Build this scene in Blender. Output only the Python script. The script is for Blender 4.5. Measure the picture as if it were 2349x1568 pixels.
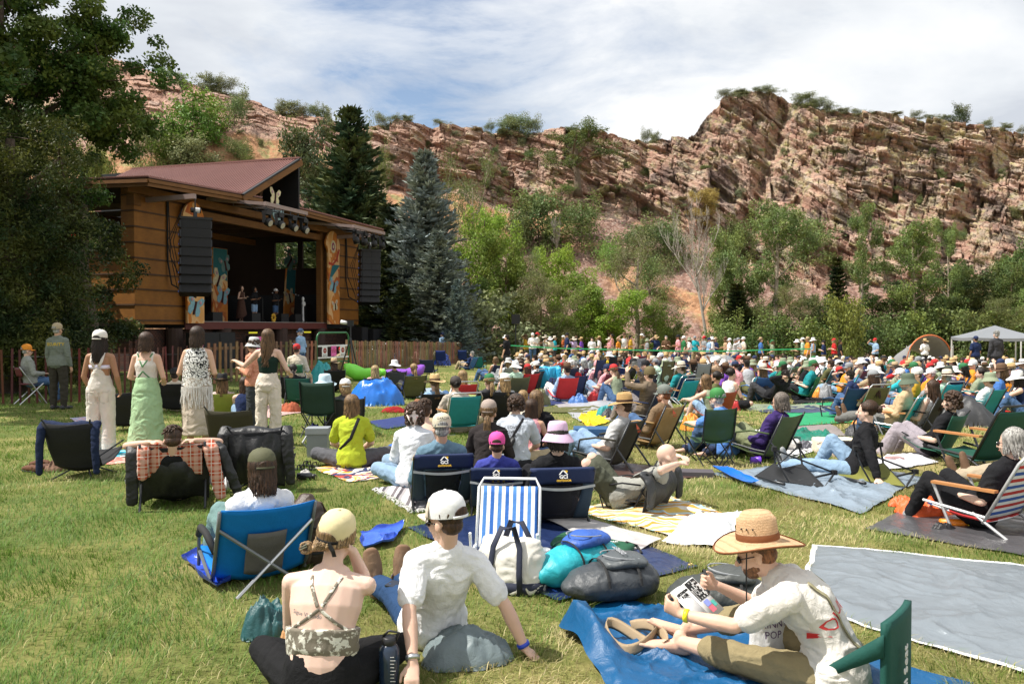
import bpy, math, random
import numpy as np
from mathutils import Vector, Matrix, Euler
from mathutils.bvhtree import BVHTree
R=math.radians; random.seed(7); rng=np.random.default_rng(7)
SC=bpy.context.scene
for o in list(bpy.data.objects): bpy.data.objects.remove(o)
COL=SC.collection
# ---------------- camera, sky, sun ----------------
F=1827.; CX=1174.5; CY=784.; PIT=math.atan(34/1827.); CAMH=1.71
cd=bpy.data.cameras.new('camera'); cam=bpy.data.objects.new('camera',cd); COL.objects.link(cam)
cam.location=(0,0,CAMH); cam.rotation_euler=(R(90)-PIT,0,0)
cd.sensor_width=36; cd.lens=F/2349*36; cd.clip_end=3000; cd.clip_start=.1
SC.camera=cam
SC.render.resolution_x=1024; SC.render.resolution_y=683
SUN_EL=58; SUN_AZ=(-1.0,-.12)      # where the sun stands, seen from above
sl=bpy.data.lights.new('sun','SUN'); sun=bpy.data.objects.new('sun',sl); COL.objects.link(sun)
sl.energy=4.7; sl.angle=R(.6); sl.color=(1,.955,.88)
_h=math.hypot(*SUN_AZ); sdir=Vector((SUN_AZ[0]/_h*math.cos(R(SUN_EL)),SUN_AZ[1]/_h*math.cos(R(SUN_EL)),math.sin(R(SUN_EL))))
sun.rotation_euler=sdir.to_track_quat('Z','Y').to_euler(); sun.location=(0,0,60)
SC.view_settings.view_transform='Standard'; SC.view_settings.look='None'; SC.view_settings.exposure=.52; SC.view_settings.gamma=1
W=bpy.data.worlds.new('World'); SC.world=W; W.use_nodes=True
nt=W.node_tree; nt.nodes.clear()
def N(nt,t,**k):
    n=nt.nodes.new(t)
    for a,b in k.items():
        if a in n.bl_rna.properties: setattr(n,a,b)
        else: n.inputs[a].default_value=b
    return n
sk=N(nt,'ShaderNodeTexSky',sky_type='NISHITA',sun_disc=False,sun_elevation=R(SUN_EL),sun_rotation=math.atan2(sdir.x,sdir.y),ozone_density=1.3,air_density=1.0)
b1=N(nt,'ShaderNodeBackground',Strength=.105)
tc=N(nt,'ShaderNodeTexCoord'); sx=N(nt,'ShaderNodeSeparateXYZ'); nt.links.new(tc.outputs['Generated'],sx.inputs[0])
def mth(nt,op,a,b=None,c=None,clamp=False):
    n=nt.nodes.new('ShaderNodeMath'); n.operation=op; n.use_clamp=clamp
    for i,v in enumerate((a,b,c)):
        if v is None: continue
        if hasattr(v,'links'): nt.links.new(v,n.inputs[i])
        else: n.inputs[i].default_value=v
    return n.outputs[0]
zz=mth(nt,'ADD',mth(nt,'MAXIMUM',sx.outputs[2],0),.22)
cb=N(nt,'ShaderNodeCombineXYZ'); nt.links.new(mth(nt,'DIVIDE',sx.outputs[0],zz),cb.inputs[0]); nt.links.new(mth(nt,'DIVIDE',sx.outputs[1],zz),cb.inputs[1])
def noise(nt,vec,scale,detail=5,rough=.55,dist=0,dims='3D'):
    n=nt.nodes.new('ShaderNodeTexNoise'); n.inputs['Scale'].default_value=scale; n.inputs['Detail'].default_value=detail
    n.inputs['Roughness'].default_value=rough; n.inputs['Distortion'].default_value=dist
    if vec is not None: nt.links.new(vec,n.inputs['Vector'])
    return n.outputs['Fac']
def ramp(nt,fac,stops,interp='LINEAR'):
    n=nt.nodes.new('ShaderNodeValToRGB'); n.color_ramp.interpolation=interp
    e=n.color_ramp.elements
    while len(e)<len(stops): e.new(.5)
    for i,(p,c) in enumerate(stops): e[i].position=p; e[i].color=(c if len(c)==4 else (*c,1))
    nt.links.new(fac,n.inputs[0]); return n.outputs[0]
g=lambda v:(v,v,v,1)
mp=N(nt,'ShaderNodeMapping'); mp.inputs['Scale'].default_value=(1,1.25,1); mp.inputs['Location'].default_value=(2.1,.35,0); mp.inputs['Rotation'].default_value=(0,0,.5)
nt.links.new(cb.outputs[0],mp.inputs[0])
big=noise(nt,mp.outputs[0],.75,3,.5); fine=noise(nt,mp.outputs[0],2.2,9,.62,.4)
# the clear gap stands a little left of straight ahead
gap=mth(nt,'ABSOLUTE',mth(nt,'ADD',mth(nt,'DIVIDE',sx.outputs[0],mth(nt,'MAXIMUM',sx.outputs[1],.01)),.10))
gap=mth(nt,'MULTIPLY',mth(nt,'SUBTRACT',.36,gap,clamp=True),.62)
cm=mth(nt,'SUBTRACT',mth(nt,'ADD',mth(nt,'MULTIPLY',big,.5),mth(nt,'MULTIPLY',fine,.62)),gap)
mask=ramp(nt,cm,[(.29,g(0)),(.37,g(.55)),(.50,g(1))])
mask=mth(nt,'MULTIPLY_ADD',mask,.93,.07)
cc=ramp(nt,noise(nt,mp.outputs[0],1.1,6,.55,.3),[(.38,(.47,.50,.55)),(.5,(.61,.635,.665)),(.60,(.72,.73,.74))])
b2=N(nt,'ShaderNodeBackground',Strength=1.0); nt.links.new(cc,b2.inputs[0]); nt.links.new(sk.outputs[0],b1.inputs[0])
ms=N(nt,'ShaderNodeMixShader'); nt.links.new(mask,ms.inputs[0]); nt.links.new(b1.outputs[0],ms.inputs[1]); nt.links.new(b2.outputs[0],ms.inputs[2])
wo=N(nt,'ShaderNodeOutputWorld'); nt.links.new(ms.outputs[0],wo.inputs[0])
# ---------------- projection helpers ----------------
def ray(px,py):
    x=(px-CX)/F; z=-(py-CY)/F
    return Vector((x,math.cos(PIT)+z*math.sin(PIT),-math.sin(PIT)+z*math.cos(PIT)))
def G(px,py,z=0.):
    r=ray(px,py); t=(z-CAMH)/r.z; return Vector((r.x*t,r.y*t,z))
def D(px,py,d):
    r=ray(px,py); t=d/r.y; return Vector((r.x*t,d,CAMH+r.z*t))
def _ss(v): v=max(0.,min(1.,v)); return v*v*(3-2*v)
def gz(x,y):
    """the lawn falls gently away towards the back right"""
    return -max(0.,min(y,75.)-14)*(.0145*_ss((x+9)/9)+.011*_ss((x-4)/14))
def GG(px,py,h=0.):
    p=G(px,py,h)
    for _ in range(6):
        if p.y<0 or p.y>90: break
        p=G(px,py,h+gz(p.x,p.y))
    return p
# ---------------- noise ----------------
def h32(*a,seed=0):
    h=np.full(np.broadcast(*a).shape,(seed*374761393+668265263)&0xffffffff,dtype=np.uint64)
    for i,x in enumerate(a):
        h=(h^((np.asarray(x).astype(np.int64)&0xffffffff).astype(np.uint64)*np.uint64([2246822519,3266489917,668265263][i%3])))&np.uint64(0xffffffff)
        h=(h*np.uint64(2654435761))&np.uint64(0xffffffff); h^=(h>>np.uint64(15))
    h=(h*np.uint64(2246822519))&np.uint64(0xffffffff); h^=(h>>np.uint64(13))
    return h.astype(np.float64)/4294967295.
def vn(x,y,z=None,seed=0):
    x=np.asarray(x,float); y=np.asarray(y,float)
    if z is None:
        i,j=np.floor(x),np.floor(y); u,v=x-i,y-j; u=u*u*u*(u*(u*6-15)+10); v=v*v*v*(v*(v*6-15)+10)
        a=h32(i,j,seed=seed);b=h32(i+1,j,seed=seed);c=h32(i,j+1,seed=seed);d=h32(i+1,j+1,seed=seed)
        return (a*(1-u)+b*u)*(1-v)+(c*(1-u)+d*u)*v
    z=np.asarray(z,float); k=np.floor(z); w=z-k; w=w*w*(3-2*w)
    i,j=np.floor(x),np.floor(y); u,v=x-i,y-j; u=u*u*(3-2*u); v=v*v*(3-2*v); o=0
    for dk,ww in ((0,1-w),(1,w)):
        a=h32(i,j,k+dk,seed=seed);b=h32(i+1,j,k+dk,seed=seed);c=h32(i,j+1,k+dk,seed=seed);d=h32(i+1,j+1,k+dk,seed=seed)
        o=o+((a*(1-u)+b*u)*(1-v)+(c*(1-u)+d*u)*v)*ww
    return o
def fbm(x,y,z=None,oct=4,seed=0,gain=.5):
    s=0;a=1;t=0
    for o in range(oct):
        s=s+a*vn(x*2**o+o*7.3,y*2**o+o*3.1,None if z is None else z*2**o+o*5.7,seed=seed+o); t+=a; a*=gain
    return s/t
# ---------------- mesh builder ----------------
def perp(d):
    d=Vector(d); a=Vector((0,0,1)) if abs(d.normalized().z)<.9 else Vector((0,1,0))
    s=d.cross(a).normalized(); return s,s.cross(d).normalized()
class MB:
    def __init__(s): s.v=[];s.f=[];s.mi=[];s.cur=0
    def face(s,f): s.f.append(f); s.mi.append(s.cur)
    def box(s,x0,y0,z0,x1,y1,z1,M=None):
        n=len(s.v); P=[(x0,y0,z0),(x1,y0,z0),(x1,y1,z0),(x0,y1,z0),(x0,y0,z1),(x1,y0,z1),(x1,y1,z1),(x0,y1,z1)]
        s.v+= [tuple(M@Vector(p)) if M else p for p in P]
        for f in ((0,3,2,1),(4,5,6,7),(0,1,5,4),(1,2,6,5),(2,3,7,6),(3,0,4,7)): s.face([n+i for i in f])
        return s
    def beam(s,a,b,w,h,up=(0,0,1)):
        a,b=Vector(a),Vector(b); d=(b-a); L=d.length; d.normalize(); sd=d.cross(Vector(up)).normalized(); u=sd.cross(d)
        M=Matrix.Translation(a)@Matrix(((sd.x,d.x,u.x,0),(sd.y,d.y,u.y,0),(sd.z,d.z,u.z,0),(0,0,0,1)))
        return s.box(-w/2,0,-h/2,w/2,L,h/2,M)
    def loft(s,pts,ra,rb=None,side=None,n=12,cap=True,dome=False):
        pts=[Vector(p) for p in pts]; m=len(pts)
        if not hasattr(ra,'__len__'): ra=[ra]*m
        rb=ra if rb is None else ([rb]*m if not hasattr(rb,'__len__') else rb)
        ra=list(ra); rb=list(rb)
        if dome:
            d0=(pts[1]-pts[0]).normalized(); d1=(pts[-1]-pts[-2]).normalized(); q0=min(ra[0],rb[0]); q1=min(ra[-1],rb[-1])
            A=[(-.92,.38),(-.55,.83)]; B=[(.55,.83),(.92,.38)]
            p0,p1,a0,b0,a1,b1=pts[0],pts[-1],ra[0],rb[0],ra[-1],rb[-1]
            pts=[p0+d0*q0*k for k,_ in A]+pts+[p1+d1*q1*k for k,_ in B]
            ra=[a0*c for _,c in A]+ra+[a1*c for _,c in B]; rb=[b0*c for _,c in A]+rb+[b1*c for _,c in B]; m+=4
        base=len(s.v); S=None
        for i in range(m):
            d=(pts[min(i+1,m-1)]-pts[max(i-1,0)]).normalized()
            if side is not None: S=Vector(side)-d*Vector(side).dot(d)
            elif S is None: S=perp(d)[0]
            else: S=S-d*S.dot(d)
            if S.length<1e-5: S=perp(d)[0]
            S=S.normalized(); T=d.cross(S)
            for k in range(n):
                a=2*math.pi*k/n; p=pts[i]+S*(ra[i]*math.cos(a))+T*(rb[i]*math.sin(a)); s.v.append(tuple(p))
        for i in range(m-1):
            for k in range(n):
                a=base+i*n+k; b=base+i*n+(k+1)%n; s.face([a,b,b+n,a+n])
        if cap: s.face([base+k for k in range(n)][::-1]); s.face([base+(m-1)*n+k for k in range(n)])
        return s
    def tube(s,pts,r,n=6): return s.loft(pts,r,n=n)
    def ell(s,c,r,M=None,nu=14,nv=9):
        base=len(s.v); c=Vector(c)
        if not hasattr(r,'__len__'): r=(r,r,r)
        for j in range(nv+1):
            th=math.pi*j/nv
            for i in range(nu):
                ph=2*math.pi*i/nu; p=Vector((r[0]*math.sin(th)*math.cos(ph),r[1]*math.sin(th)*math.sin(ph),r[2]*math.cos(th)))
                if M: p=M@p
                s.v.append(tuple(c+p))
        for j in range(nv):
            for i in range(nu):
                a=base+j*nu+i;b=base+j*nu+(i+1)%nu
                if j==0: s.face([a,a+nu,b+nu])
                elif j==nv-1: s.face([a,a+nu,b])
                else: s.face([a,a+nu,b+nu,b])
        return s
    def grid(s,fn,nu,nv,th=0.):
        P=[[Vector(fn(i/nu,j/nv)) for j in range(nv+1)] for i in range(nu+1)]
        def put(P):
            b=len(s.v)
            for r in P: s.v+=[tuple(p) for p in r]
            return b
        b=put(P); w=nv+1
        for i in range(nu):
            for j in range(nv): s.face([b+i*w+j,b+(i+1)*w+j,b+(i+1)*w+j+1,b+i*w+j+1])
        if th:
            Q=[[None]*w for _ in range(nu+1)]
            for i in range(nu+1):
                for j in range(w):
                    du=P[min(i+1,nu)][j]-P[max(i-1,0)][j]; dv=P[i][min(j+1,nv)]-P[i][max(j-1,0)]
                    nn=du.cross(dv); nn=nn.normalized() if nn.length>1e-9 else Vector((0,0,1)); Q[i][j]=P[i][j]-nn*th
            c=put(Q)
            for i in range(nu):
                for j in range(nv): s.face([c+i*w+j,c+i*w+j+1,c+(i+1)*w+j+1,c+(i+1)*w+j])
            for i in range(nu):
                s.face([b+i*w,c+i*w,c+(i+1)*w,b+(i+1)*w]); s.face([b+i*w+nv,b+(i+1)*w+nv,c+(i+1)*w+nv,c+i*w+nv])
            for j in range(nv):
                s.face([b+j,b+j+1,c+j+1,c+j]); s.face([b+nu*w+j,c+nu*w+j,c+nu*w+j+1,b+nu*w+j+1])
        return s
    def lathe(s,prof,c=(0,0,0),n=20,fn=None):
        b=len(s.v)
        for (r,z) in prof:
            for k in range(n):
                a=2*math.pi*k/n; p=(c[0]+r*math.cos(a),c[1]+r*math.sin(a),c[2]+z)
                s.v.append(fn(p,a,r) if fn else p)
        for i in range(len(prof)-1):
            for k in range(n):
                q=b+i*n+k; w=b+i*n+(k+1)%n; s.face([q,w,w+n,q+n])
        return s
    def prism(s,poly,fn,th):
        n=len(poly); b=len(s.v)
        s.v+=[tuple(fn(x,y,0)) for x,y in poly]+[tuple(fn(x,y,th)) for x,y in poly]
        s.face([b+i for i in range(n)][::-1]); s.face([b+n+i for i in range(n)])
        for i in range(n): j=(i+1)%n; s.face([b+i,b+j,b+n+j,b+n+i])
        return s
    def mesh(s,name,mats,smooth=False):
        me=bpy.data.meshes.new(name); me.from_pydata(s.v,[],s.f)
        for m in (mats if isinstance(mats,(list,tuple)) else [mats]): me.materials.append(m)
        if any(s.mi): me.polygons.foreach_set('material_index',s.mi)
        if smooth: me.polygons.foreach_set('use_smooth',[True]*len(s.f))
        me.update(); return me
    def build(s,name,mats,parent=None,smooth=False,col=None,**k): return link(s.mesh(name,mats,smooth),name,parent,col,**k)
def npmesh(name,V,Fq,mat,smooth=False):
    V=np.asarray(V,dtype=np.float32); Fq=np.asarray(Fq,dtype=np.int32); k=Fq.shape[1]
    me=bpy.data.meshes.new(name); me.vertices.add(len(V)); me.vertices.foreach_set('co',V.ravel())
    me.loops.add(Fq.size); me.loops.foreach_set('vertex_index',Fq.ravel()); me.polygons.add(len(Fq))
    me.polygons.foreach_set('loop_start',np.arange(0,Fq.size,k,dtype=np.int32)); me.polygons.foreach_set('loop_total',np.full(len(Fq),k,dtype=np.int32))
    if smooth: me.polygons.foreach_set('use_smooth',np.ones(len(Fq),dtype=bool))
    for m in (mat if isinstance(mat,(list,tuple)) else [mat]): me.materials.append(m)
    me.update(calc_edges=True); return me
def link(me,name,parent=None,col=None,loc=None,rot=None,scale=None):
    o=bpy.data.objects.new(name,me); COL.objects.link(o)
    if parent is not None: o.parent=parent
    if col is not None: o.color=(*col[:3],1)
    if loc is not None: o.location=loc
    if rot is not None: o.rotation_euler=rot
    if scale is not None: o.scale=scale if hasattr(scale,'__len__') else (scale,)*3
    return o
def tag(o,label=None,cat=None,group=None,kind=None):
    if label: o['label']=' '.join(label.split()[:16])
    if cat: o['category']=cat
    if group: o['group']=group
    if kind: o['kind']=kind
    return o
def empty(name,loc=(0,0,0),rz=0,label=None,cat=None,group=None,scale=1):
    o=bpy.data.objects.new(name,None); COL.objects.link(o); o.location=loc; o.rotation_euler=(0,0,rz); o.scale=(scale,)*3; o.empty_display_size=.1
    return tag(o,label,cat,group)
def copy_tree(o,parent=None):
    c=o.copy(); COL.objects.link(c); c.parent=parent
    for ch in KIDS.get(o.name,[]): KIDS.setdefault(c.name,[]).append(copy_tree(ch,c))
    return c
KIDS={}
# ---------------- materials ----------------
MATS={}
def mk(name,col=None,rough=.8,var=.12,vs=8,bump=.0,bs=60,metal=0,spec=.4,trans=0,sheen=0,isl=0,emit=None,coat=0,pattern=None,alpha=1,var2=0,hue=0):
    if name in MATS: return MATS[name]
    m=bpy.data.materials.new(name); m.use_nodes=True; nt=m.node_tree; L=nt.links
    B=nt.nodes['Principled BSDF']; out=nt.nodes['Material Output']
    tc=nt.nodes.new('ShaderNodeTexCoord'); P=tc.outputs['Object']
    if col is None: oi=nt.nodes.new('ShaderNodeObjectInfo'); C=oi.outputs['Color']
    else:
        c=nt.nodes.new('ShaderNodeRGB'); c.outputs[0].default_value=(*col[:3],1); C=c.outputs[0]
    if pattern: C=pattern(nt,P,C)
    f=noise(nt,P,vs,5,.6)
    v=mth(nt,'MULTIPLY_ADD',mth(nt,'SUBTRACT',f,.5),var*4,1)
    if isl:
        ge=nt.nodes.new('ShaderNodeNewGeometry'); v=mth(nt,'MULTIPLY',v,mth(nt,'MULTIPLY_ADD',mth(nt,'SUBTRACT',ge.outputs['Random Per Island'],.5),isl*2,1))
    hs=nt.nodes.new('ShaderNodeHueSaturation'); L.new(C,hs.inputs['Color']); L.new(v,hs.inputs['Value'])
    if hue:
        ge=nt.nodes.new('ShaderNodeNewGeometry'); L.new(mth(nt,'MULTIPLY_ADD',mth(nt,'SUBTRACT',noise(nt,P,1.3,2),.5),hue,.5),hs.inputs['Hue'])
    C=hs.outputs[0]; L.new(C,B.inputs['Base Color'])
    B.inputs['Roughness'].default_value=rough; B.inputs['Metallic'].default_value=metal; B.inputs['Specular IOR Level'].default_value=spec
    if sheen: B.inputs['Sheen Weight'].default_value=sheen
    if coat: B.inputs['Coat Weight'].default_value=coat
    if alpha<1: B.inputs['Alpha'].default_value=alpha
    if emit: B.inputs['Emission Color'].default_value=(*emit[:3],1); B.inputs['Emission Strength'].default_value=emit[3]
    if bump:
        bn=nt.nodes.new('ShaderNodeBump'); bn.inputs['Strength'].default_value=bump; bn.inputs['Distance'].default_value=.02
        hgt=noise(nt,P,bs,6,.65,.6)
        L.new(hgt,bn.inputs['Height']); L.new(bn.outputs[0],B.inputs['Normal'])
    if trans:
        t=nt.nodes.new('ShaderNodeBsdfTranslucent'); L.new(C,t.inputs[0]); mx=nt.nodes.new('ShaderNodeMixShader'); mx.inputs[0].default_value=trans
        L.new(B.outputs[0],mx.inputs[1]); L.new(t.outputs[0],mx.inputs[2]); L.new(mx.outputs[0],out.inputs[0])
    MATS[name]=m; return m
def mixc(nt,fac,a,b):
    n=nt.nodes.new('ShaderNodeMix'); n.data_type='RGBA'
    if hasattr(fac,'links'): nt.links.new(fac,n.inputs[0])
    else: n.inputs[0].default_value=fac
    for s_,v in ((6,a),(7,b)):
        if hasattr(v,'links'): nt.links.new(v,n.inputs[s_])
        else: n.inputs[s_].default_value=(*v[:3],1)
    return n.outputs[2]
def mapped(nt,P,scale=(1,1,1),rot=(0,0,0)):
    m=nt.nodes.new('ShaderNodeMapping'); m.inputs['Scale'].default_value=scale; m.inputs['Rotation'].default_value=rot; nt.links.new(P,m.inputs[0]); return m.outputs[0]
def sepc(nt,P,i):
    s=nt.nodes.new('ShaderNodeSeparateXYZ'); nt.links.new(P,s.inputs[0]); return s.outputs[i]
cloth=mk('cloth',None,.92,.10,9,.6,20,spec=.2)
fabric=mk('fabric',None,.75,.08,10,.2,35,spec=.3)
nylon=mk('nylon',None,.45,.1,7,.5,14,spec=.5)
skin=mk('skin',None,.55,.05,9,.05,60,spec=.35); skin.node_tree.nodes['Principled BSDF'].inputs['Subsurface Weight'].default_value=.08
skin.node_tree.nodes['Principled BSDF'].inputs['Subsurface Radius'].default_value=(.02,.008,.004)
def _hair(nt,P,C):
    n=noise(nt,mapped(nt,P,(60,60,9)),1.5,3,.6); return mixc(nt,ramp(nt,n,[(.40,g(0)),(.60,g(1))]),mixc(nt,.7,C,(.01,.008,.006)),C)
hairm=mk('hair',None,.5,.1,12,.3,90,spec=.35,isl=.28,pattern=_hair)
metal=mk('dark_metal',(.04,.042,.045),.35,.1,8,spec=.5,metal=.6)
steel=mk('steel',(.55,.56,.57),.3,.1,8,metal=.9)
whitem=mk('white_metal',(.75,.75,.74),.35,.04,8,spec=.5)
plastic=mk('plastic',None,.4,.05,10,spec=.5)
rubber=mk('rubber',(.02,.02,.02),.8,.1,10)
strawm=mk('straw',None,.85,.12,30,.6,120,spec=.2,pattern=lambda nt,P,C: mixc(nt,ramp(nt,mth(nt,'FRACT',mth(nt,'MULTIPLY',sepc(nt,P,2),95)),[(0,g(.45)),(.3,g(0)),(1,g(0))]),C,(.25,.13,.05)))
darkw=mk('dark_wood',(.09,.045,.02),.7,.2,3,.3,20)
# ---------------- rock hill ----------------
SKY=[(-900,240),(-400,150),(0,110),(200,120),(330,160),(400,184),(470,200),(520,212),(600,240),(640,262),(730,265),(790,280),(850,286),(930,279),(980,290),(1060,298),(1150,297),(1200,303),(1300,306),(1430,318),(1530,320),(1590,306),(1612,272),(1630,256),(1660,238),(1700,224),(1775,221),(1820,236),(1880,256),(1960,268),(2100,275),(2200,285),(2300,300),(2420,320),(2700,400),(3200,520)]
CB=[(-900,420),(0,330),(330,345),(420,330),(520,300),(640,300),(740,330),(850,420),(950,440),(1060,430),(1150,478),(1300,480),(1400,492),(1500,500),(1580,530),(1650,560),(1750,610),(1900,650),(2050,655),(2200,655),(2320,668),(2700,680),(3200,700)]
DCB=[(-900,80),(0,82),(400,86),(700,92),(900,98),(1200,103),(1500,103),(1700,99),(1900,92),(2200,88),(3200,80)]
DTH=[(-900,30),(300,26),(640,16),(850,9),(1300,10),(1500,11),(1620,16),(1750,21),(2100,22),(2400,20),(3200,18)]
D0=[(-900,58),(0,60),(500,62),(900,66),(1400,72),(1800,70),(2349,64),(3200,60)]
ip=lambda T,x:np.interp(x,[a for a,b in T],[b for a,b in T])
def zat(py,d): return CAMH+(750-py)/1827.*d
def hillprof(px,t):
    """t 0..1 scree, 1..2 cliff, 2..3 plateau -> depth, height"""
    px=np.asarray(px,float); t=np.asarray(t,float)
    d0,d1,dt=ip(D0,px),ip(DCB,px),ip(DTH,px); z1=zat(ip(CB,px),d1); d2=d1+dt; z2=zat(ip(SKY,px),d2)
    a=np.clip(t,0,1); d=d0+(d1-d0)*a; z=-1.6+(z1+1.6)*(a**1.15)
    b=np.clip(t-1,0,1)
    # terraces: steep faces and narrow ledges
    q=b*4+vn(px/160.,px*0+3,seed=5)*1.3; f=q-np.floor(q); tz=(np.floor(q)+np.where(f<.3,f*.35,.105+(f-.3)*1.279)); z0=np.floor(q[...] if q.shape else q)*0
    q0=vn(px/160.,px*0+3,seed=5)*1.3; f0=q0-np.floor(q0); t0=(np.floor(q0)+np.where(f0<.3,f0*.35,.105+(f0-.3)*1.279)); q1=q0+4; f1=q1-np.floor(q1); t1=(np.floor(q1)+np.where(f1<.3,f1*.35,.105+(f1-.3)*1.279))
    bz=(tz-t0)/(t1-t0)
    z=z+(z2-z1)*bz*(t>1); d=d+(d2-d1)*b
    c=np.clip(t-2,0,1); d=d+c*70; z=z-c*6
    return d,z
def rock_disp(px,t):
    d,z=hillprof(px,t); s=px/17.4
    wc=np.clip((t-.93)/.08,0,1)*np.clip((2.06-t)/.06,0,1)
    wc=wc*np.interp(px,[0,330,700,860],[.25,.5,.6,1])
    s2=s+fbm(s/6,z/5,seed=11)*2; v=z+s*math.tan(R(15))*np.interp(px,[700,1400,1900],[.35,.8,1.25])+fbm(s/12,z/12,seed=12)*2.2
    rnd=0; out=0
    for k,(hs,hv,am,sd) in enumerate(((4.6,3.0,1.7,1),(2.4,1.3,1.05,2),(1.3,.6,.45,3),(.6,.3,.17,4))):
        row=np.floor(v/hv+.5*vn(s/5/hs,v*0+sd,seed=20+sd)); hr=h32(row,seed=30+sd); w=hs*(.55+1.0*hr)
        q=s2/w+hr*17+ (v/hv)*.22*(hr-.5); colm=np.floor(q); r=h32(row,colm,seed=40+sd); r2=h32(row,colm,seed=50+sd); r3=h32(row,colm,seed=60+sd)
        fu=q-colm; fv=(v/hv)-np.floor(v/hv)
        e=np.minimum(np.minimum(fu,1-fu)*w,.35)/.35; crack=np.where(e<.22,-.30,0)*(r2>.45)
        out=out+am*((r-.5)*1.15+(fu-.5)*(r2-.5)*1.1+(fv-.5)*(r3-.25)*.9+crack)
        if k==1: rnd=r
        if k==2: rnd=rnd*.6+r*.4
    butt=(fbm(s/11,z/16,seed=8,oct=3)-.5)*9
    gully=-3.2*np.exp(-((px-1745-(z-20)*4)/22.)**2)-2.6*np.exp(-((px-1180+(z-20)*5)/16.)**2)-2.5*np.exp(-((px-2230-(z-16)*9)/30.)**2)-2.2*np.exp(-((px-1480)/18.)**2)-2*np.exp(-((px-960-(z-20)*4)/14.)**2)
    st=1-wc
    lump=((fbm(s/4,t*7+d/6,seed=9,oct=5)-.5)*2.2+(fbm(s/.8,d/.8+z/.8,seed=10,oct=2)-.5)*.5)*np.clip(t*6,0,1)
    # wc-weighted outcrops on the left slope
    n=out*wc+(butt+gully)*wc*.8
    d2=d-n; z2=z+st*lump+wc*out*.12
    return d2,z2,wc,rnd
def build_hill():
    px=np.concatenate([np.arange(-900,-100,12),np.arange(-100,2440,2.0),np.arange(2440,3200,14)]); 
    t=np.concatenate([np.linspace(0,1,120,endpoint=False),np.linspace(1,2,320,endpoint=False),np.linspace(2,2.12,16,endpoint=False),np.linspace(2.12,3,14)])
    Pm,T=np.meshgrid(px,t,indexing='ij'); d,z,wc,rnd=rock_disp(Pm,T)
    X=(Pm-CX)/F*d; V=np.stack([X,d,z],-1).reshape(-1,3); n,m=Pm.shape
    i,j=np.meshgrid(np.arange(n-1),np.arange(m-1),indexing='ij'); a=(i*m+j).ravel(); Fq=np.stack([a,a+m,a+m+1,a+1],-1)
    me=npmesh('rocky_hill',V,Fq,rockmat())
    for nm,arr in (('cliff',wc),('block',rnd+0*wc),('scree',np.clip(1.02-T,0,1)),('along',(Pm/2349))):
        at=me.attributes.new(nm,'FLOAT','POINT'); at.data.foreach_set('value',arr.ravel().astype(np.float32))
    return tag(link(me,'rocky_hill'),kind='structure')
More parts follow.
